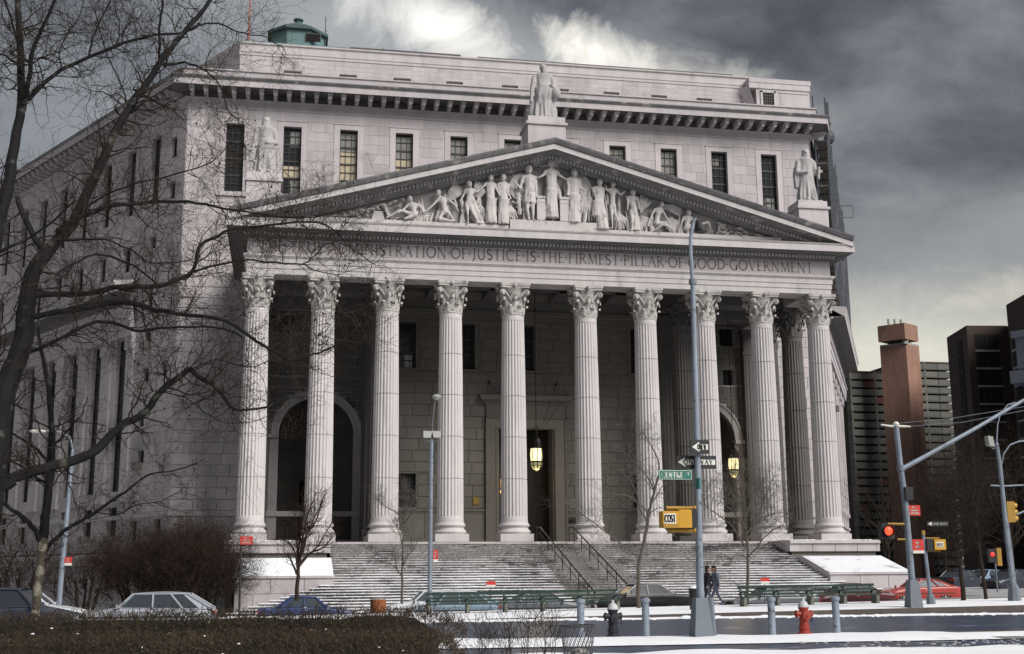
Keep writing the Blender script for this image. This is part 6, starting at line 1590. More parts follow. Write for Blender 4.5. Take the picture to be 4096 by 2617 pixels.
# right traffic light mast
Y4 = -32.4; zb4 = gz_strip(9)
t, f, b = post('traffic_light_mast', 'thick blue-grey mast with a long arm rising to the right edge', 'traffic light', 3656, 2436, Y4, zb4, [(3654, 2400), (3620, 2000), (3600, 1850), (3584, 1700)], [.135, .125, .11, .105, .095], 'galv', 12)
MB().frus([(-.27, -.27, -.06), (.27, -.27, -.06), (.27, .27, -.06), (-.27, .27, -.06)], [(-.17, -.17, 1.05), (.17, -.17, 1.05), (.17, .17, 1.05), (-.17, .17, 1.05)]).build('base', 'galvd', t)
MB().tube([f(3608, 1876), f(3700, 1826), f(3900, 1715), f(4110, 1592), f(4300, 1480)], [.10, .09, .08, .07, .06], 8).build('mast_arm', 'galv', t)
MB().tube([f(3600, 1862), f(3603, 1885)], .15, 10).build('arm_clamp', 'galvd', t)
a = f(3584, 1698); MB().ball((a[0], 0, a[2]), .13, .13, .12, 10, 6).tube([f(3524, 1699), f(3560, 1705), f(3584, 1705), f(3612, 1706), f(3642, 1707)], [.03, .045, .05, .05, .03], 6).build('cross_head', 'wht', t)
m = MB()
for (q0, q1, q2) in (((3600, 1693), (3800, 1675), (4110, 1625)), ((3640, 1706), (3850, 1690), (4110, 1640))): m.tube([f(*q0), f(*q1), f(*q2)], .012, 4)
m.build('stay_wire', 'galvd', t)
MB().box(.0, .3, 0, 0, 0, 0) if 0 else None
a = f(3626, 1972); MB().box(a[0]-.16, a[0]+.16, -.25, .0, a[2]-.28, a[2]+.22).build('control_box', 'blk', t)
minisign(t, f, b, Y4, zb4, 3632, 2022, 3676, 2063)
minisign(t, f, b, Y4, zb4, 3649, 2158, 3690, 2214, ('NO', 'BUS', 'STOP') if 0 else ('NO', 'BUS'), .2)
# round red signal hung on the left of the mast
h0 = f(3553, 2124); sg = MB().box(h0[0]-.27, h0[0]+.27, .0, .35, h0[2]-.30, h0[2]+.30).build('signal_housing', 'blk', t)
Tg = lambda a_, b_, c_: (h0[0]+a_, -.02-c_, h0[2]+b_)
MB(Tg).lathe([(.17, 0), (.16, .05), (.09, .08), (.01, .09)], 0, 0, 16).build('red_light', 'redlit', t)
MB(Tg).lathe([(.23, -.03), (.23, .12), (.22, .12), (.22, -.03)], 0, 0, 16, cap=False).build('visor', 'blk', t)
MB().tube([f(3550, 2096), f(3618, 2097)], .05, 6).build('signal_bracket', 'yellowd', t)
MB().tube([f(3590, 2158), f(3622, 2158)], .04, 6).build('signal_bracket', 'yellowd', t)
# thin post with the second pedestrian signal
Y5 = -30.5
t, f, b = post('signal_post', 'thin post with a yellow pedestrian signal right of the thick mast', 'traffic light', 3724, 2412, Y5, gz_strip(9), [(3722, 2390), (3706, 2250), (3693, 2141)], [.085, .075, .065, .06], 'galv')
MB().lathe([(.20, -.05), (.17, .35), (.10, .45)], 0, 0, 8).build('base', 'galvd', t)
a = f(3704, 2215); b2_ = f(3728, 2160)
def fb(px0, py0, px1, py1, y0, y1, mats, name):
    p, q_ = f(px0, py1), f(px1, py0); return MB().box(p[0], q_[0], y0, y1, p[2], q_[2]).build(name, mats, t)
fb(3703, 2156, 3729, 2204, -.15, .15, 'blk', 'signal_visor'); fb(3730, 2158, 3772, 2200, -.2, .15, 'yellow', 'signal_box'); fb(3700, 2150, 3756, 2155, -.04, .04, 'yellowd', 'signal_bracket'); fb(3703, 2203, 3760, 2208, -.04, .04, 'yellowd', 'signal_bracket')
fb(3688, 2122, 3697, 2140, -.06, .06, 'yellowd', 'cap')
p, q_ = f(3737, 2190), f(3763, 2168); st_ = MB().box(p[0], q_[0], -.21, -.202, p[2], q_[2]).build('sticker', 'wht', t)
stroke_text('NEVS', p[0]+.02, p[2]+.03, .14, lambda x, w, z: (x, -.211-w, z), 'blk', 'lettering', st_, th=.16, dep=.002, target=(q_[0]-p[0])-.04)
o, (x0, z0, x1, z1), T = sign(3649, 2091, 3732, 2110, Y5+1.2, 'blk', 'one_way_sign', t, b.x, Y5, gz_strip(9), None, .05)
c = (z0+z1)/2; h = z1-z0
MB(T).add([(x0+.03, .001, c), (x0+.2, .001, c+h*.4), (x0+.2, .001, c-h*.4)], [(0, 1, 2)]).build('arrow', 'wht', o); stroke_text('ONE WAY', x0+.24, c-h*.2, h*.4, T, 'wht', 'lettering', o, th=.14, dep=.003, target=(x1-x0)-.30)
# far right lamp posts
Y6 = -29.0
t, f, b = post('street_lamp', 'blue-grey lamp post with a square floodlight near the right edge', 'street lamp', 4060, 2418, Y6, gz_strip(15), [(4058, 2400), (4025, 2120), (3998, 1850), (3986, 1772)], [.11, .105, .09, .08, .07], 'galv', 10)
MB().lathe([(.30, -.05), (.22, .6), (.14, .75)], 0, 0, 8).build('base', 'galvd', t)
p = f(3958, 1765); MB().frus([(p[0]-.14, -.2, p[2]-.20), (p[0]+.12, -.2, p[2]-.26), (p[0]+.12, .1, p[2]-.26), (p[0]-.14, .1, p[2]-.20)], [(p[0]-.18, -.2, p[2]+.22), (p[0]+.06, -.2, p[2]+.18), (p[0]+.06, .1, p[2]+.18), (p[0]-.18, .1, p[2]+.22)]).build('floodlight', 'concl', t)
MB().tube([f(3986, 1790), f(3972, 1796), f(3962, 1785)], .025, 5).build('floodlight_bracket', 'galvd', t)
MB().tube([f(3986, 1775), f(3990, 1700), f(4000, 1660), f(4030, 1620), f(4060, 1610)], .03, 5).build('thin_arm', 'galv', t)
MB().tube([f(3962, 1942), f(4010, 1945), f(4110, 1940)], .035, 5).build('crossbar', 'galv', t)
t2, f2, b2_ = post('street_lamp', 'thinner lamp post with a hooped arm, directly behind the right-edge post', 'street lamp', 4070, 2415, -24, gz_strip(16), [(4066, 2395), (4040, 2180), (4012, 1960), (4004, 1866)], [.09, .08, .07, .06, .05], 'galvd', 8)
MB().tube([f2(4004, 1866), f2(4015, 1815), f2(4040, 1780), f2(4075, 1766), f2(4110, 1764)], .035, 6).build('hooped_arm', 'galv', t2)
sgn_ = thing('traffic_signal', 'three-lamp yellow traffic signal on the right-edge post', 'traffic light', (V(4060, 2055, -28.6).x, -28.6, V(4060, 2085, -28.6).z))
MB().box(-.45, -.08, -.15, .15, -.05, .85).build('housing', 'yellowd', sgn_)
for k in range(3): MB(lambda a_, b_, c_: (-.08+c_, a_, .12+k*.28+b_)).lathe([(.11, 0), (.11, .16), (.09, .16), (.09, 0)], 0, 0, 10, cap=False).build('visor', 'yellow', sgn_)
MB().tube([(-.6, 0, .1), (.1, 0, .3), (.9, 0, .6)], .04, 6).build('mount_arm', 'galv', sgn_)
s3 = thing('traffic_signal', 'small dark signal with a dim red light below the yellow one', 'traffic light', (V(3970, 2220, -10).x, -10, V(3970, 2240, -10).z))
MB().box(-.25, .25, -.0, .2, -.15, .65).build('housing', 'blk', s3); MB(lambda a_, b_, c_: (a_, -c_, .32+b_)).lathe([(.15, 0), (.12, .05), (.01, .07)], 0, 0, 12).build('red_light', 'reddim', s3); MB().box(.3, .6, 0, .2, -.35, .7).build('back_box', 'yellowd', s3); MB().tube([(.2, .1, -3.0), (.2, .1, -.15)], .05, 5).build('post', 'galvd', s3)

# ================================================================ PEOPLE
M_['coat_black'] = mat('black_wool_coat', (.010, .010, .013), .95, amp=.1)
M_['coat_blue'] = mat('grey_blue_coat', (.10, .12, .16), .95, amp=.15, scale=3)
M_['trousers'] = mat('dark_trousers', (.06, .075, .11), .95, amp=.1)
M_['skin'] = mat('skin', (.38, .22, .16), .6, amp=0)
M_['hair'] = mat('dark_hair', (.012, .010, .009), .8, amp=0)
def person(px, py, Y, zg, H, coat, trou, label, stride, lean, hem=.46, hatted=True, turn=1):
    t = thing('person', label, 'person', (xat(px, Y, py), Y, zg)); s = H/1.75
    mb = MB(); k = turn
    hip = (.0, 0, .90*s); chest = (.05*k*s*lean, 0, 1.30*s); neck = (.07*k*s*lean, 0, 1.48*s)
    fr = (stride*k*s, -.05, .06); bk = (-stride*.95*k*s, .05, .08)
    for (ft, yy, bend) in ((fr, -.09, .04), (bk, .09, .06)):
        kn = ((ft[0]*.48+bend*k), yy, .48*s); tube_b(mb, (0, yy, .88*s), kn, .095*s, .065*s); tube_b(mb, kn, (ft[0], yy, .10), .062*s, .042*s)
        mb.ball((ft[0]+.07*k, yy, .05), .14, .05, .045, 8, 5)
    o = fuse('body', mb, trou, t, .018, 2)
    mb = MB(); n_ = 20
    mb.lathe([(.20*s, hem*H), (.20*s, .85*s), (.17*s, 1.05*s), (.20*s, 1.3*s), (.17*s, 1.42*s), (.07*s, 1.50*s)], 0.03*k, 0, 16, sy=.78)
    for yy, sw in ((-.19, -.16), (.19, .18)):
        sh_ = (.05*k, yy*s, 1.40*s); el = (.05*k+sw*k*.5, yy*1.25*s, 1.12*s); ha = (.05*k+sw*k*1.2+.08*k, yy*1.15*s, .88*s)
        tube_b(mb, sh_, el, .068*s, .055*s); tube_b(mb, el, ha, .052*s, .038*s)
    fuse('coat', mb, coat, t, .018, 2)
    mb = MB()
    for yy, sw in ((-.19, -.16), (.19, .18)): mb.ball((.05*k+sw*k*1.2+.09*k, yy*1.15*s, .84*s), .035, .025, .05, 8, 6)
    mb.build('hands', 'skin', t)
    mb = MB(); hx = .09*k*lean; mb.tube([(hx*.8, 0, 1.44*s), (hx, 0, 1.56*s)], .05, 8); head(mb, hx, 0, 1.63*s, .23*s, hair=False, turn=k*pi/2); mb.build('head', 'skin', t, smooth=True)
    mb = MB(); mb.ball((hx-.02*k, 0, 1.68*s), .115*s, .105*s, .11*s, 12, 8); mb.ball((hx-.05*k, 0, 1.61*s), .09*s, .095*s, .11*s, 10, 7)
    mb.build('hair', 'hair', t, smooth=True)
    return t
person(2827, 2380, -24.6, gz_strip(-2)+.05, 1.72, 'coat_black', 'trousers', 'person in a long black coat walking right, half hidden by the sign post', .14, 1, .34)
person(2866, 2380, -24.3, gz_strip(-1)+.05, 1.72, 'coat_blue', 'trousers', 'person in a grey-blue coat striding beside the one in black', .34, 1.2, .44, turn=-1)
# ================================================================ TREES, SHRUBS, HEDGE
M_['bark'] = mat('dark_plane_tree_bark', (.017, .0165, .017), .9, amp=.35, scale=1.8, fine=.25, spec=.06, bump=.5, bscale=12, spots=[((.065, .065, .055), 2.6, .60, .1)])
M_['barkm'] = mat('mottled_bark', (.075, .062, .045), .9, amp=.3, scale=2, fine=.2, spots=[((.24, .22, .17), 4.0, .52, .06)])
M_['twig'] = mat('bare_twigs', (.034, .027, .022), .95, amp=.2, scale=.5, spec=.05)
M_['twigb'] = mat('brown_twigs', (.034, .024, .019), .95, amp=.3, scale=.6, spec=.05)
M_['twigg'] = mat('grey_young_bark', (.085, .075, .062), .9, amp=.2, scale=1)
M_['hedge'] = mat('bare_brown_hedge_twigs', (.050, .034, .020), .95, amp=.6, scale=1.2, fine=.2, isl=.6)
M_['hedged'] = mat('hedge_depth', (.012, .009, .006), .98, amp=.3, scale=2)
M_['leafd'] = mat('withered_hedge_leaf', (.055, .042, .018), .9, amp=.5, scale=2, isl=.7)
def rv(r): return Vector((r.uniform(-1, 1), r.uniform(-1, 1), r.uniform(-1, 1)))
ENDS = []
def twigs(mb, p, d, L_, rad, lev, r, up=.15, nseg=5, n=3, wig=.35, kids=(2, 4), flat=1.0):
    """a wandering twig with side shoots"""
    p = Vector(p); d = Vector(d).normalized(); pts = [p.copy()]; rads = [rad]; here = []
    for k in range(nseg):
        w = rv(r)*wig; w.y *= flat
        d = (d+w+Vector((0, 0, up*.5))).normalized(); p = p+d*(L_/nseg); pts.append(p.copy()); rads.append(max(rad*(1-(k+1)/nseg*.72), .0035)); here.append((p.copy(), d.copy(), rads[-1]))
    mb.tube(pts, rads, n, cap=False); ENDS.append(pts[-1])
    if lev > 0:
        for q in range(r.randint(*kids)):
            pp, dd, rr = r.choice(here); side = rv(r); side.y *= flat; side -= dd*side.dot(dd)
            if side.length < .1: continue
            twigs(mb, pp, (dd*.6+side.normalized()*.9), L_*r.uniform(.42, .72), rr*.75, lev-1, r, up, max(3, nseg-1), n, wig, kids, flat)
def interp(pts, s):
    L_ = [0]
    for a, b in zip(pts[:-1], pts[1:]): L_.append(L_[-1]+(b-a).length)
    s *= L_[-1]
    for i in range(len(pts)-1):
        if s <= L_[i+1] or i == len(pts)-2:
            u = (s-L_[i])/max(1e-6, L_[i+1]-L_[i]); return pts[i].lerp(pts[i+1], min(1, u)), (pts[i+1]-pts[i]).normalized()
def smooth_path(pts, rads, sub=3, r=None, j=0.0):
    out = []; ro = []
    n = len(pts)
    for i in range(n-1):
        p0 = pts[max(0, i-1)]; p1 = pts[i]; p2 = pts[i+1]; p3 = pts[min(n-1, i+2)]
        for k in range(sub):
            t = k/sub; q = .5*((2*p1)+(-p0+p2)*t+(2*p0-5*p1+4*p2-p3)*t*t+(-p0+3*p1-3*p2+p3)*t**3)
            if r and j: q = q+rv(r)*j
            out.append(q); ro.append(rads[i]+(rads[i+1]-rads[i])*t)
    out.append(pts[-1]); ro.append(rads[-1]); return out, ro
RT = random.Random(42)
YT = -47.5
pt_ = None
def limb(px, Y0, Y1, w0, w1, tree, mb_tw, name='branch', dens=1.0, tl=1.5, mats='bark', org=None, lev=2, up=.1, s0=.05):
    n = len(px); pts = []; rads = []
    for i, (x, y) in enumerate(px):
        t = i/(n-1); Y = Y0+(Y1-Y0)*t; pts.append(V(x, y, Y)); dd = (Y-CAM.y)*(.76 if tree is pt_ else 1)
        rads.append((w0+(w1-w0)*t)/2/4900*dd)
    P_, R_ = smooth_path(pts, rads, 3, RT, .02)
    o = org or Vector((0, 0, 0))
    MB().tube([p-o for p in P_], R_, 8 if w0 > 20 else 6).build(name, mats, tree)
    tot = sum((b-a).length for a, b in zip(P_[:-1], P_[1:])); k = int(tot*(5.6 if w0 > 3 else 4)*dens)
    for q in range(k):
        s = RT.uniform(s0, 1); p, d = interp(P_, s); side = rv(RT); side.y *= .7; side -= d*side.dot(d)
        if side.length < .2: continue
        L_ = tl*RT.uniform(.45, 1.15)
        twigs(mb_tw, p-o, d*.5+side.normalized(), L_, max(.011, min(.028, R_[min(len(R_)-1, int(s*len(R_)))]*.35)), lev, RT, up, 6, 3, .5, (3, 5))
    return P_
tb = V(-60, 2500, YT); org = Vector((tb.x, YT, -3.6))
pt_ = thing('plane_tree', 'large bare plane tree reaching in from the left edge over the facade', 'tree', tuple(org))
tw_ = MB()
LB = lambda *a, **k: limb(*a, tree=pt_, mb_tw=tw_, org=org, **k)
LB([(-90, 2600), (-80, 2300), (-52, 2060), (-22, 1860), (-8, 1700), (22, 1560), (66, 1443), (98, 1326), (108, 1209), (134, 1092), (199, 993)], YT, YT, 150, 72, name='trunk', dens=.35)
LB([(199, 993), (275, 917), (322, 824), (409, 643), (468, 515), (526, 421), (591, 327), (649, 240), (737, 129), (819, 35), (880, -60), (960, -180)], YT, YT+2.5, 64, 14, dens=.8)
LB([(-60, 1800), (-40, 1500), (-45, 1150), (-8, 900), (30, 760), (56, 585), (86, 409), (82, 234), (73, 0), (70, -150)], YT+.3, YT+1, 92, 22, name='trunk', dens=.6)
LB([(95, 440), (111, 339), (140, 175), (222, 0), (280, -150)], YT+.8, YT-1, 30, 12)
LB([(90, 300), (60, 130), (10, -20)], YT+.6, YT+2, 18, 8)
LB([(78, 270), (40, 235), (0, 215), (-60, 200)], YT+.6, YT-1, 14, 7, dens=.6)
LB([(70, 790), (95, 860), (134, 946), (175, 1000)], YT+.8, YT, 26, 34, dens=.4)
LB([(105, 400), (123, 386), (175, 333), (246, 281), (357, 228), (491, 175), (620, 140), (743, 126), (800, 95)], YT+.8, YT+2.5, 28, 10, dens=.8)
LB([(640, 245), (637, 180), (640, 90), (655, 0), (660, -90)], YT+2, YT+1, 16, 10, dens=.8)
LB([(357, 228), (375, 150), (400, 80), (444, 0), (470, -80)], YT+1.2, YT+3, 12, 8)
LB([(510, 430), (485, 339), (427, 216), (398, 105), (380, 40)], YT+1.6, YT, 9, 5)
LB([(655, 263), (737, 251), (800, 270), (836, 292), (883, 351), (912, 444), (959, 497), (985, 640)], YT+2, YT+.5, 14, 4, dens=1.2)
LB([(800, 100), (877, 94), (936, 123), (1000, 138), (1070, 152), (1140, 200)], YT+2.5, YT+3, 10, 4, dens=1.2)
LB([(230, 930), (251, 905), (320, 870), (409, 835), (520, 815), (661, 806), (789, 812), (900, 835), (1099, 864), (1260, 868), (1390, 840)], YT, YT-1.5, 30, 5, dens=1.3)
LB([(130, 1190), (175, 1180), (351, 1175), (497, 1145), (643, 1145), (731, 1110), (772, 1081), (795, 993), (842, 958), (936, 917), (1099, 899), (1240, 885), (1330, 915), (1400, 990), (1500, 1060)], YT, YT+1.5, 32, 5, dens=1.2)
LB([(772, 1086), (877, 1057), (970, 1040), (1099, 1051), (1210, 1055), (1260, 1020), (1320, 970), (1440, 960)], YT+.8, YT+2, 14, 4, dens=1.2)
LB([(1210, 1055), (1262, 1080), (1340, 1100), (1400, 1085)], YT+1.6, YT+2, 7, 3)
LB([(120, 1268), (292, 1239), (485, 1209), (555, 1221), (620, 1239), (760, 1262), (906, 1285), (994, 1344), (1082, 1396), (1169, 1443), (1250, 1420), (1340, 1385), (1420, 1320), (1455, 1260)], YT, YT-2, 32, 4, dens=1.1)
LB([(110, 1410), (199, 1379), (351, 1297), (456, 1291), (544, 1326), (632, 1315), (760, 1306), (906, 1318), (970, 1350)], YT+.2, YT-1.0, 22, 8, dens=1.0)
LB([(-20, 1960), (36, 1938), (60, 1909), (179, 1873), (286, 1843), (387, 1801), (453, 1730), (509, 1689), (585, 1648), (643, 1566), (725, 1502), (760, 1478), (807, 1519), (865, 1548), (912, 1613), (959, 1642), (1070, 1625), (1150, 1590), (1215, 1589)], YT, YT+1, 62, 6, dens=.8)
LB([(760, 1478), (830, 1450), (880, 1440), (990, 1470), (1080, 1440), (1180, 1400), (1290, 1330), (1350, 1270)], YT+.5, YT+2, 9, 3, dens=1.2)
LB([(643, 1150), (560, 1080), (480, 1040), (380, 1020), (280, 1060), (180, 1130)], YT+.5, YT-1.5, 9, 14, dens=1.0)
LB([(220, 960), (330, 960), (430, 960), (520, 1000), (600, 1050), (700, 1050), (800, 1030)], YT, YT-2, 14, 4, dens=1.2)
LB([(0, 1005), (80, 970), (150, 930), (240, 860), (300, 800)], YT-1, YT-1.6, 16, 9, dens=.8)
LB([(300, 860), (420, 780), (560, 730), (700, 700), (830, 660), (900, 600), (940, 540)], YT, YT-1, 12, 3, dens=1.3)
LB([(640, 1570), (740, 1590), (820, 1650), (900, 1690), (1000, 1690), (1080, 1660)], YT+.4, YT+2, 7, 3, dens=1.2)
LB([(250, 280), (235, 220), (260, 150), (320, 60), (340, -30)], YT+1, YT+2.5, 9, 5)
LB([(470, 180), (480, 100), (460, 40), (470, -50)], YT+1.5, YT+.5, 6, 4)
# seed balls hanging from the twigs
balls = MB()
ends_ = [e for e in ENDS if e.x > 2.0 and e.z > 4.0]
for k in range(90):
    p = RT.choice(ends_)+Vector((0, 0, -.14)); balls.ball(tuple(p), .025, .025, .028, 6, 4); balls.tube([p, p+Vector((.01, 0, .14))], .003, 3, cap=False)
tw_.build('twig', 'twig', pt_, kind='stuff'); balls.build('seed_ball', 'twigb', pt_, kind='stuff')

# slim mottled tree in front of the van
Y7 = -44.0; org = Vector((V(137, 2528, Y7).x, Y7, -3.65))
st = thing('young_plane_tree', 'slim tree with pale mottled bark standing at the left end of the hedge', 'tree', tuple(org)); tw_ = MB()
LB = lambda *a, **k: limb(*a, tree=st, mb_tw=tw_, org=org, **k)
LB([(130, 2620), (137, 2528), (149, 2355), (164, 2236), (176, 2140)], Y7, Y7, 30, 34, name='trunk', mats='barkm', dens=.1)
LB([(176, 2150), (185, 2034), (203, 1897), (209, 1790), (207, 1700), (193, 1560), (172, 1430), (150, 1300), (160, 1180)], Y7, Y7, 36, 8, name='trunk', dens=.5)
LB([(170, 2170), (130, 2110), (107, 2081), (50, 2040), (0, 2004), (-60, 1970)], Y7, Y7-1, 20, 12, dens=.4)
LB([(178, 2210), (209, 2165), (286, 2105), (381, 2051), (435, 2010), (500, 1968), (578, 1908), (640, 1890), (715, 1879), (790, 1850)], Y7, Y7+1.5, 16, 4, dens=1.0, tl=1.0)
LB([(381, 2051), (440, 2060), (490, 2052), (536, 2022), (643, 2004), (733, 1956)], Y7+.7, Y7+1.5, 6, 3, dens=1.0, tl=.8)
LB([(205, 1790), (240, 1760), (290, 1700), (330, 1650), (350, 1590)], Y7, Y7+1, 9, 4, dens=.8, tl=1.0)
LB([(200, 1860), (150, 1800), (80, 1750), (0, 1700)], Y7, Y7-1, 12, 6, dens=.6, tl=1.0)
LB([(200, 1950), (120, 1890), (60, 1850), (-20, 1800)], Y7, Y7+1, 10, 6, dens=.6, tl=1.0)
tw_.build('twig', 'twig', st, kind='stuff')

def vase_tree(name, label, px, py, Y, zg, stems, trunk, wt, spread_tw, mats='twigg', tl=.9, dens=2.2, lev=2, up=.35, seed=1):
    global RT
    RT = random.Random(seed); org = Vector((V(px, py, Y).x, Y, zg)); t = thing(name, label, 'tree', tuple(org)); tw_ = MB()
    if trunk: limb(trunk, Y, Y, wt, wt*.72, tree=t, mb_tw=tw_, org=org, name='trunk', mats=mats, dens=.05, tl=tl)
    for s in stems:
        q, w0, w1 = s[0], s[1], s[2]; dY = RT.uniform(-1.2, 1.2)
        limb(q, Y, Y+dY, w0, w1, tree=t, mb_tw=tw_, org=org, mats=mats, dens=dens, tl=tl, lev=lev, up=up, s0=.25)
    tw_.build('twig', mats, t, kind='stuff'); return t
b2p = lambda L_: [(800+x/1.678, 1700+y/1.678) for x, y in L_]
b3p = lambda L_: [(1700+x/1.678, 1700+y/1.678) for x, y in L_]
b4p = lambda L_: [(2500+x/1.678, 1700+y/1.678) for x, y in L_]
b5p = lambda L_: [(3200+x/1.678, 1700+y/1.678) for x, y in L_]
vase_tree('young_tree', 'small many-stemmed bare tree fanning out before the snowy left cheek wall', 1188, 2400, -22.0, gz_strip(-16)-.3,
  [(b2p(q), 10, 3) for q in ([(660, 960), (690, 850), (730, 700), (790, 580), (850, 430)], [(655, 960), (665, 800), (690, 640), (720, 500)], [(665, 950), (720, 880), (800, 800), (890, 640)], [(650, 950), (640, 860), (600, 800), (560, 770)], [(660, 940), (740, 860), (830, 820), (900, 730)], [(655, 960), (650, 800), (640, 650)], [(650, 1000), (610, 900), (580, 860)], [(662, 950), (705, 760), (780, 640), (830, 480)], [(660, 930), (700, 700), (740, 560), (780, 450)])],
  b2p([(648, 1180), (655, 1060), (662, 950)]), 20, .6, dens=1.8, tl=.9, lev=1, up=.5, seed=3, mats='twigb')
vase_tree('young_tree', 'thin bare sapling right of the fan-shaped tree, before the lower steps', 1608, 2410, -23.0, gz_strip(-11)-.2,
  [(b2p(q), 6, 2) for q in ([(1358, 900), (1365, 700), (1375, 600), (1400, 480)], [(1365, 640), (1320, 590), (1250, 550), (1190, 490)], [(1372, 660), (1420, 590), (1460, 500)], [(1358, 800), (1330, 700), (1290, 640)], [(1360, 950), (1400, 870), (1440, 820)], [(1356, 1010), (1310, 960), (1270, 930)])],
  b2p([(1356, 1200), (1357, 1000), (1360, 880)]), 11, .6, dens=1.4, tl=.9, lev=2, seed=4)
vase_tree('young_tree', 'taller bare tree with a forked crown before the handrails, touching the green sign', 2555, 2439, -26.5, gz_strip(-3),
  [(b3p(q), w, 2) for q, w in (([(1500, 600), (1520, 520), (1545, 430), (1570, 320), (1560, 220), (1500, 110), (1450, 30)], 13), ([(1500, 600), (1470, 560), (1400, 500), (1330, 470), (1250, 460), (1190, 440)], 8), ([(1440, 880), (1380, 850), (1290, 780), (1230, 730), (1140, 660), (1060, 600), (1000, 560)], 9), ([(1440, 880), (1480, 870), (1520, 870)], 6), ([(1520, 520), (1560, 470), (1600, 400), (1660, 340)], 7), ([(1490, 640), (1440, 560), (1420, 460), (1380, 380), (1340, 330)], 8), ([(1230, 730), (1250, 640), (1280, 570)], 4), ([(1540, 430), (1500, 360), (1460, 300), (1400, 250), (1330, 180)], 6), ([(1500, 600), (1560, 560), (1620, 560)], 5))],
  b3p([(1434, 1245), (1432, 1100), (1435, 960), (1450, 860), (1480, 740), (1500, 600)]), 19, .6, dens=1.0, tl=1.2, lev=2, up=.2, seed=5)
vase_tree('young_tree', 'bare tree with a wide twiggy crown in front of the lit right lantern', 2988, 2427, -26.0, gz_strip(2),
  [(b4p(q), w, 2) for q, w in (([(822, 890), (820, 760), (800, 640), (790, 480), (775, 380), (790, 300)], 10), ([(822, 890), (880, 830), (930, 760), (1000, 700), (1070, 670)], 8), ([(815, 830), (760, 740), (700, 660), (620, 600), (540, 540), (510, 440)], 8), ([(815, 790), (860, 700), (900, 600), (960, 440), (1010, 320)], 7), ([(820, 880), (780, 880), (740, 870)], 5), ([(805, 700), (740, 600), (680, 540), (640, 450)], 6), ([(815, 740), (880, 640), (960, 610), (1040, 590), (1130, 600)], 6), ([(800, 620), (850, 520), (860, 430), (900, 360)], 6), ([(790, 560), (730, 480), (700, 400), (660, 330)], 5))],
  b4p([(822, 1225), (823, 1000), (822, 890)]), 14, .6, dens=1.4, tl=1.3, lev=2, up=.2, seed=6)
vase_tree('bare_tree', 'bare tree at the right with a straight pale trunk, left of the right-edge lamps', 3846, 2415, -27.0, gz_strip(11),
  [(b5p(q), 9, 2) for q in ([(1075, 960), (1060, 860), (1000, 700), (940, 600), (880, 520)], [(1075, 960), (1090, 800), (1130, 650), (1100, 500), (1060, 380)], [(1075, 940), (1020, 900), (960, 880)], [(1080, 900), (1140, 800), (1200, 750)], [(1060, 820), (1020, 700), (1010, 560), (1020, 440)])],
  b5p([(1097, 1200), (1088, 1060), (1075, 950)]), 22, .6, mats='twig', dens=2.4, tl=1.6, lev=2, up=.3, seed=8)
vase_tree('bare_tree', 'slender leaning bare tree nearest the right-edge lamps', 3946, 2416, -26.0, gz_strip(13),
  [(b5p(q), 9, 2) for q in ([(1180, 650), (1150, 500), (1110, 330), (1070, 210)], [(1175, 640), (1190, 500), (1230, 400), (1300, 330)], [(1190, 720), (1250, 620), (1330, 560)], [(1180, 680), (1130, 600), (1050, 560), (960, 540)], [(1150, 500), (1180, 420), (1160, 300)])],
  b5p([(1250, 1205), (1225, 1000), (1200, 800), (1180, 650)]), 16, .6, mats='twig', dens=2.0, tl=1.6, lev=2, up=.3, seed=9)
# bare trees standing further down the side street (dark tangle behind the signals)
for k, (px, Y, h, sd_) in enumerate(((3560, 8, 9, 21), (3790, 16, 12, 22), (3930, 22, 14, 23), (4060, 12, 11, 24))):
    RT = random.Random(sd_); x = xat(px, Y); t = thing('bare_tree', ['small bare tree beside the right cheek wall, behind the red signal', 'bare street tree beyond the red coupe', 'tall bare street tree far down the side street', 'bare street tree behind the right-edge lamps'][k], 'tree', (x, Y, -3.4))
    tw_ = MB(); MB().tube([(0, 0, -.2), (.1, 0, h*.3), (.0, 0, h*.55)], [.16, .12, .08], 7).build('trunk', 'twig', t)
    for q in range(16): twigs(tw_, (RT.uniform(-.05, .1), 0, h*RT.uniform(.22, .55)), Vector((RT.uniform(-1, 1), RT.uniform(-1, 1), RT.uniform(.3, 1.6))), h*.5, .05, 3, RT, .25, 6, 3, .3, (3, 4))
    tw_.build('twig', 'twig', t, kind='stuff')
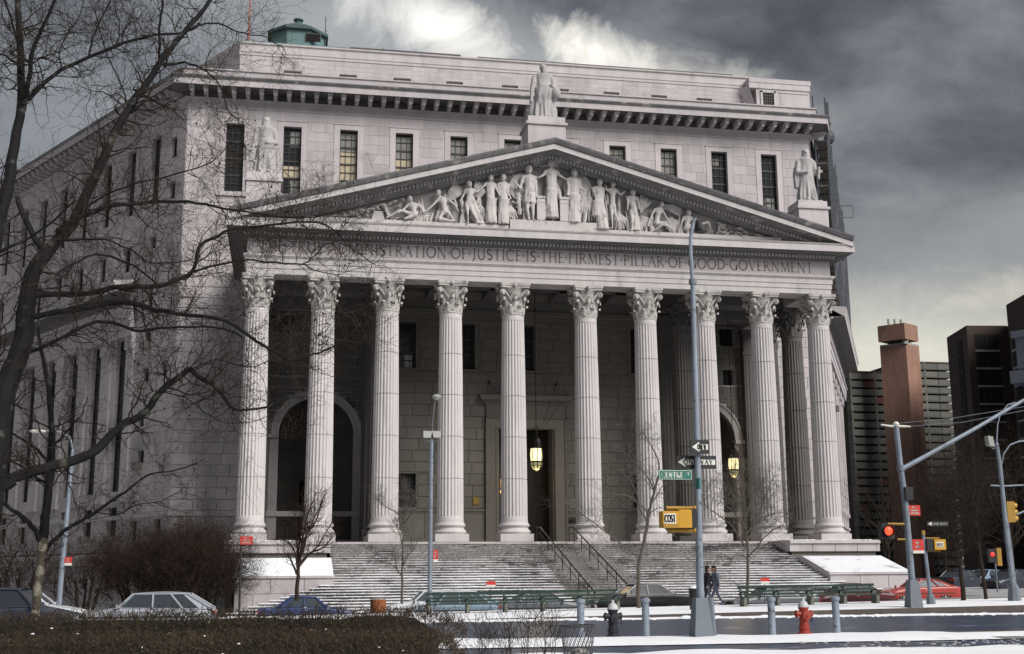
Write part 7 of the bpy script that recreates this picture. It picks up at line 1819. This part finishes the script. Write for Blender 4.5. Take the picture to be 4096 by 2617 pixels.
# dense bare shrubs left of the portico
for k, (px, Y, w, h, sd_) in enumerate(((560, -12, 3.0, 5.0, 31), (700, -13, 3.2, 5.6, 32), (820, -11, 2.6, 5.2, 33), (60, -16, 2.4, 5.5, 34), (330, -14, 2.2, 4.6, 35))):
    RT = random.Random(sd_); x = xat(px, Y); lab = ['dense brown bare shrub, leftmost of the three before the corner of the courthouse', 'widest dense brown bare shrub before the corner of the courthouse', 'brown bare shrub nearest the left cheek wall', 'bare shrub at the far left edge behind the van', 'thin bare shrub behind the left street lamp'][k]
    t = thing('bare_shrub', lab, 'shrub', (x, Y, -4.4)); tw_ = MB()
    n = 26 if k < 3 else 12
    for q in range(9 if k < 3 else 5):
        a = RT.uniform(-.5, .5)*w*.7; MB().tube([(a*.4, RT.uniform(-.3, .3), 0), (a*.8, RT.uniform(-.4, .4), h*.25), (a*1.3, RT.uniform(-.5, .5), h*.5)], [.11, .08, .045], 6).build('stem', 'twigb', t)
    for q in range(n*6):
        a = RT.uniform(-1, 1); twigs(tw_, (a*w*.5, RT.uniform(-.8, .8), h*RT.uniform(.22, .55)), Vector((a*.9+RT.uniform(-.6, .6), RT.uniform(-.8, .8), RT.uniform(.2, 1.3))), h*.36, .022, 3 if k < 3 else 2, RT, .2, 5, 3, .42, (3, 5))
    tw_.build('twig', 'twigb', t, kind='stuff')

# the clipped bare hedge along the bottom left, built as thousands of crossing twigs round a dark core
def hedge(name, label, pxr, Yc, half, ztop, x0):
    r = random.Random(int(Yc*10)); xr = xat(pxr, Yc, 2520); t = thing(name, label, 'hedge', ((x0+xr)/2, Yc, -3.5)); ox = (x0+xr)/2
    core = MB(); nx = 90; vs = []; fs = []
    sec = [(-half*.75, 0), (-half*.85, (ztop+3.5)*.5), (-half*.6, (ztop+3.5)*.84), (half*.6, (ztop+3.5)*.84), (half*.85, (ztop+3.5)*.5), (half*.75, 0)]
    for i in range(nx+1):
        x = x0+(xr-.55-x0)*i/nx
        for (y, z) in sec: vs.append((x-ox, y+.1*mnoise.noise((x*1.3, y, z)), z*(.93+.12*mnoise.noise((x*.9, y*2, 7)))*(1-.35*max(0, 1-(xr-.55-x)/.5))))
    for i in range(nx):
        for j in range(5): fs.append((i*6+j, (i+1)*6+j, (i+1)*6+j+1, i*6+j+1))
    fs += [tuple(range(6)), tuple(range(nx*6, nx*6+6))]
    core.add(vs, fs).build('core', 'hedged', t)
    m = MB(); lf = MB(); N_ = int((xr-x0)*900)
    for k in range(N_):
        x = r.uniform(x0, xr); hh = (ztop+3.5)*(1+.09*mnoise.noise((x*.9, 1, 7))+.10*mnoise.noise((x*3.1, 1, 3))+.05*mnoise.noise((x*9, 2, 3)))+(r.random()**6)*.14
        f = r.random(); y = r.uniform(-half, half)
        endf = max(0, 1-(xr-x)/.5)
        z = hh*(r.uniform(.72, 1.0) if f < .45 else r.uniform(.05, .95)) - endf**1.5*.28
        if f >= .45: y = -half*r.uniform(.75, 1.0)
        L_ = r.uniform(.08, .24); d = Vector((r.uniform(-.8, .8), r.uniform(-.9, .3), r.uniform(.1, 1.2))).normalized()*L_
        a = Vector((x-ox, y, z-L_*.5)); b = a+d*.5+rv(r)*.02; c = a+d
        if c.z > hh+.03: c.z = hh+.03
        w = r.uniform(.003, .007); s_ = Vector((d.z, 0, -d.x)).normalized()*w
        m.add([tuple(a-s_), tuple(a+s_), tuple(b+s_*.7), tuple(b-s_*.7), tuple(c)], [(0, 1, 2, 3), (3, 2, 4)])
        if r.random() < .30:
            q = b+rv(r)*.03; u = rv(r).normalized()*r.uniform(.012, .024); v_ = u.cross(rv(r)).normalized()*r.uniform(.008, .014)
            lf.add([tuple(q-u), tuple(q+v_), tuple(q+u), tuple(q-v_)], [(0, 1, 2, 3)])
    m.build('hedge_twig', 'hedge', t, kind='stuff'); lf.build('hedge_leaf', 'leafd', t, kind='stuff')
    s = MB()
    for k in range(int((xr-x0)*1.5)):
        x = r.uniform(x0, xr); hh = (ztop+3.5); y = r.uniform(-half*1.05, half*.9)
        z = hh*r.uniform(.35, .97) if r.random() < .7 else hh*1.0
        if z < hh*.9: y = -half*1.02
        s.ball((x-ox, y, z), r.uniform(.008, .035), r.uniform(.01, .04), r.uniform(.006, .015), 5, 3)
    s.build('snow_clump', 'snow', t, kind='stuff')
hedge('hedge', 'bare brown hedge running along the bottom left, back row', 1860, -54.2, .42, -2.56, -34.5)
hedge('hedge', 'bare brown hedge in the foreground at the bottom left, front row', 1850, -57.2, .40, -2.83, -31)
# thin bare bushes to the right of the hedge
for k, px in enumerate((1935, 2035, 2110, 2200)):
    RT = random.Random(60+k); x = xat(px, -55.5, 2560); t = thing('thin_bush', ['thin bare bush just right of the hedge', 'thin bare bush, second right of the hedge', 'thin bare bush, third right of the hedge', 'thin bare bush beside the wire litter basket'][k], 'bush', (x, -55.5, -3.5)); tw_ = MB()
    for q in range(9): twigs(tw_, (RT.uniform(-.12, .12), RT.uniform(-.1, .1), 0), Vector((RT.uniform(-.35, .35), RT.uniform(-.3, .3), 1.2)), RT.uniform(.45, .8), .007, 2, RT, .5, 5, 3, .28, (2, 4))
    tw_.build('twig', 'twigb', t, kind='stuff')
# dark clipped hedge along the foot of the left flank
r = random.Random(9); m = MB()
for k in range(5200):
    x = r.uniform(-34, -19.9); z = -4.4+r.uniform(0, 1.25)*r.uniform(.6, 1); y = -15.5+r.uniform(-.6, .6); d = rv(r)*.12
    w = rv(r)*.06; m.add([(x, y, z), tuple(Vector((x, y, z))+d), tuple(Vector((x, y, z))+d+w), tuple(Vector((x, y, z))+w)], [(0, 1, 2, 3)])
hb_ = thing('low_hedge', 'low dark evergreen hedge behind the silver hatchback', 'hedge', (-27, -15.5, -4.4)); m.v = [(a+27, b+15.5, c+4.4) for a, b, c in m.v]
M_['darkleaf'] = mat('dark_evergreen_leaf', (.012, .016, .010), .9, amp=.4, scale=3)
m.build('foliage', 'darkleaf', hb_, kind='stuff')
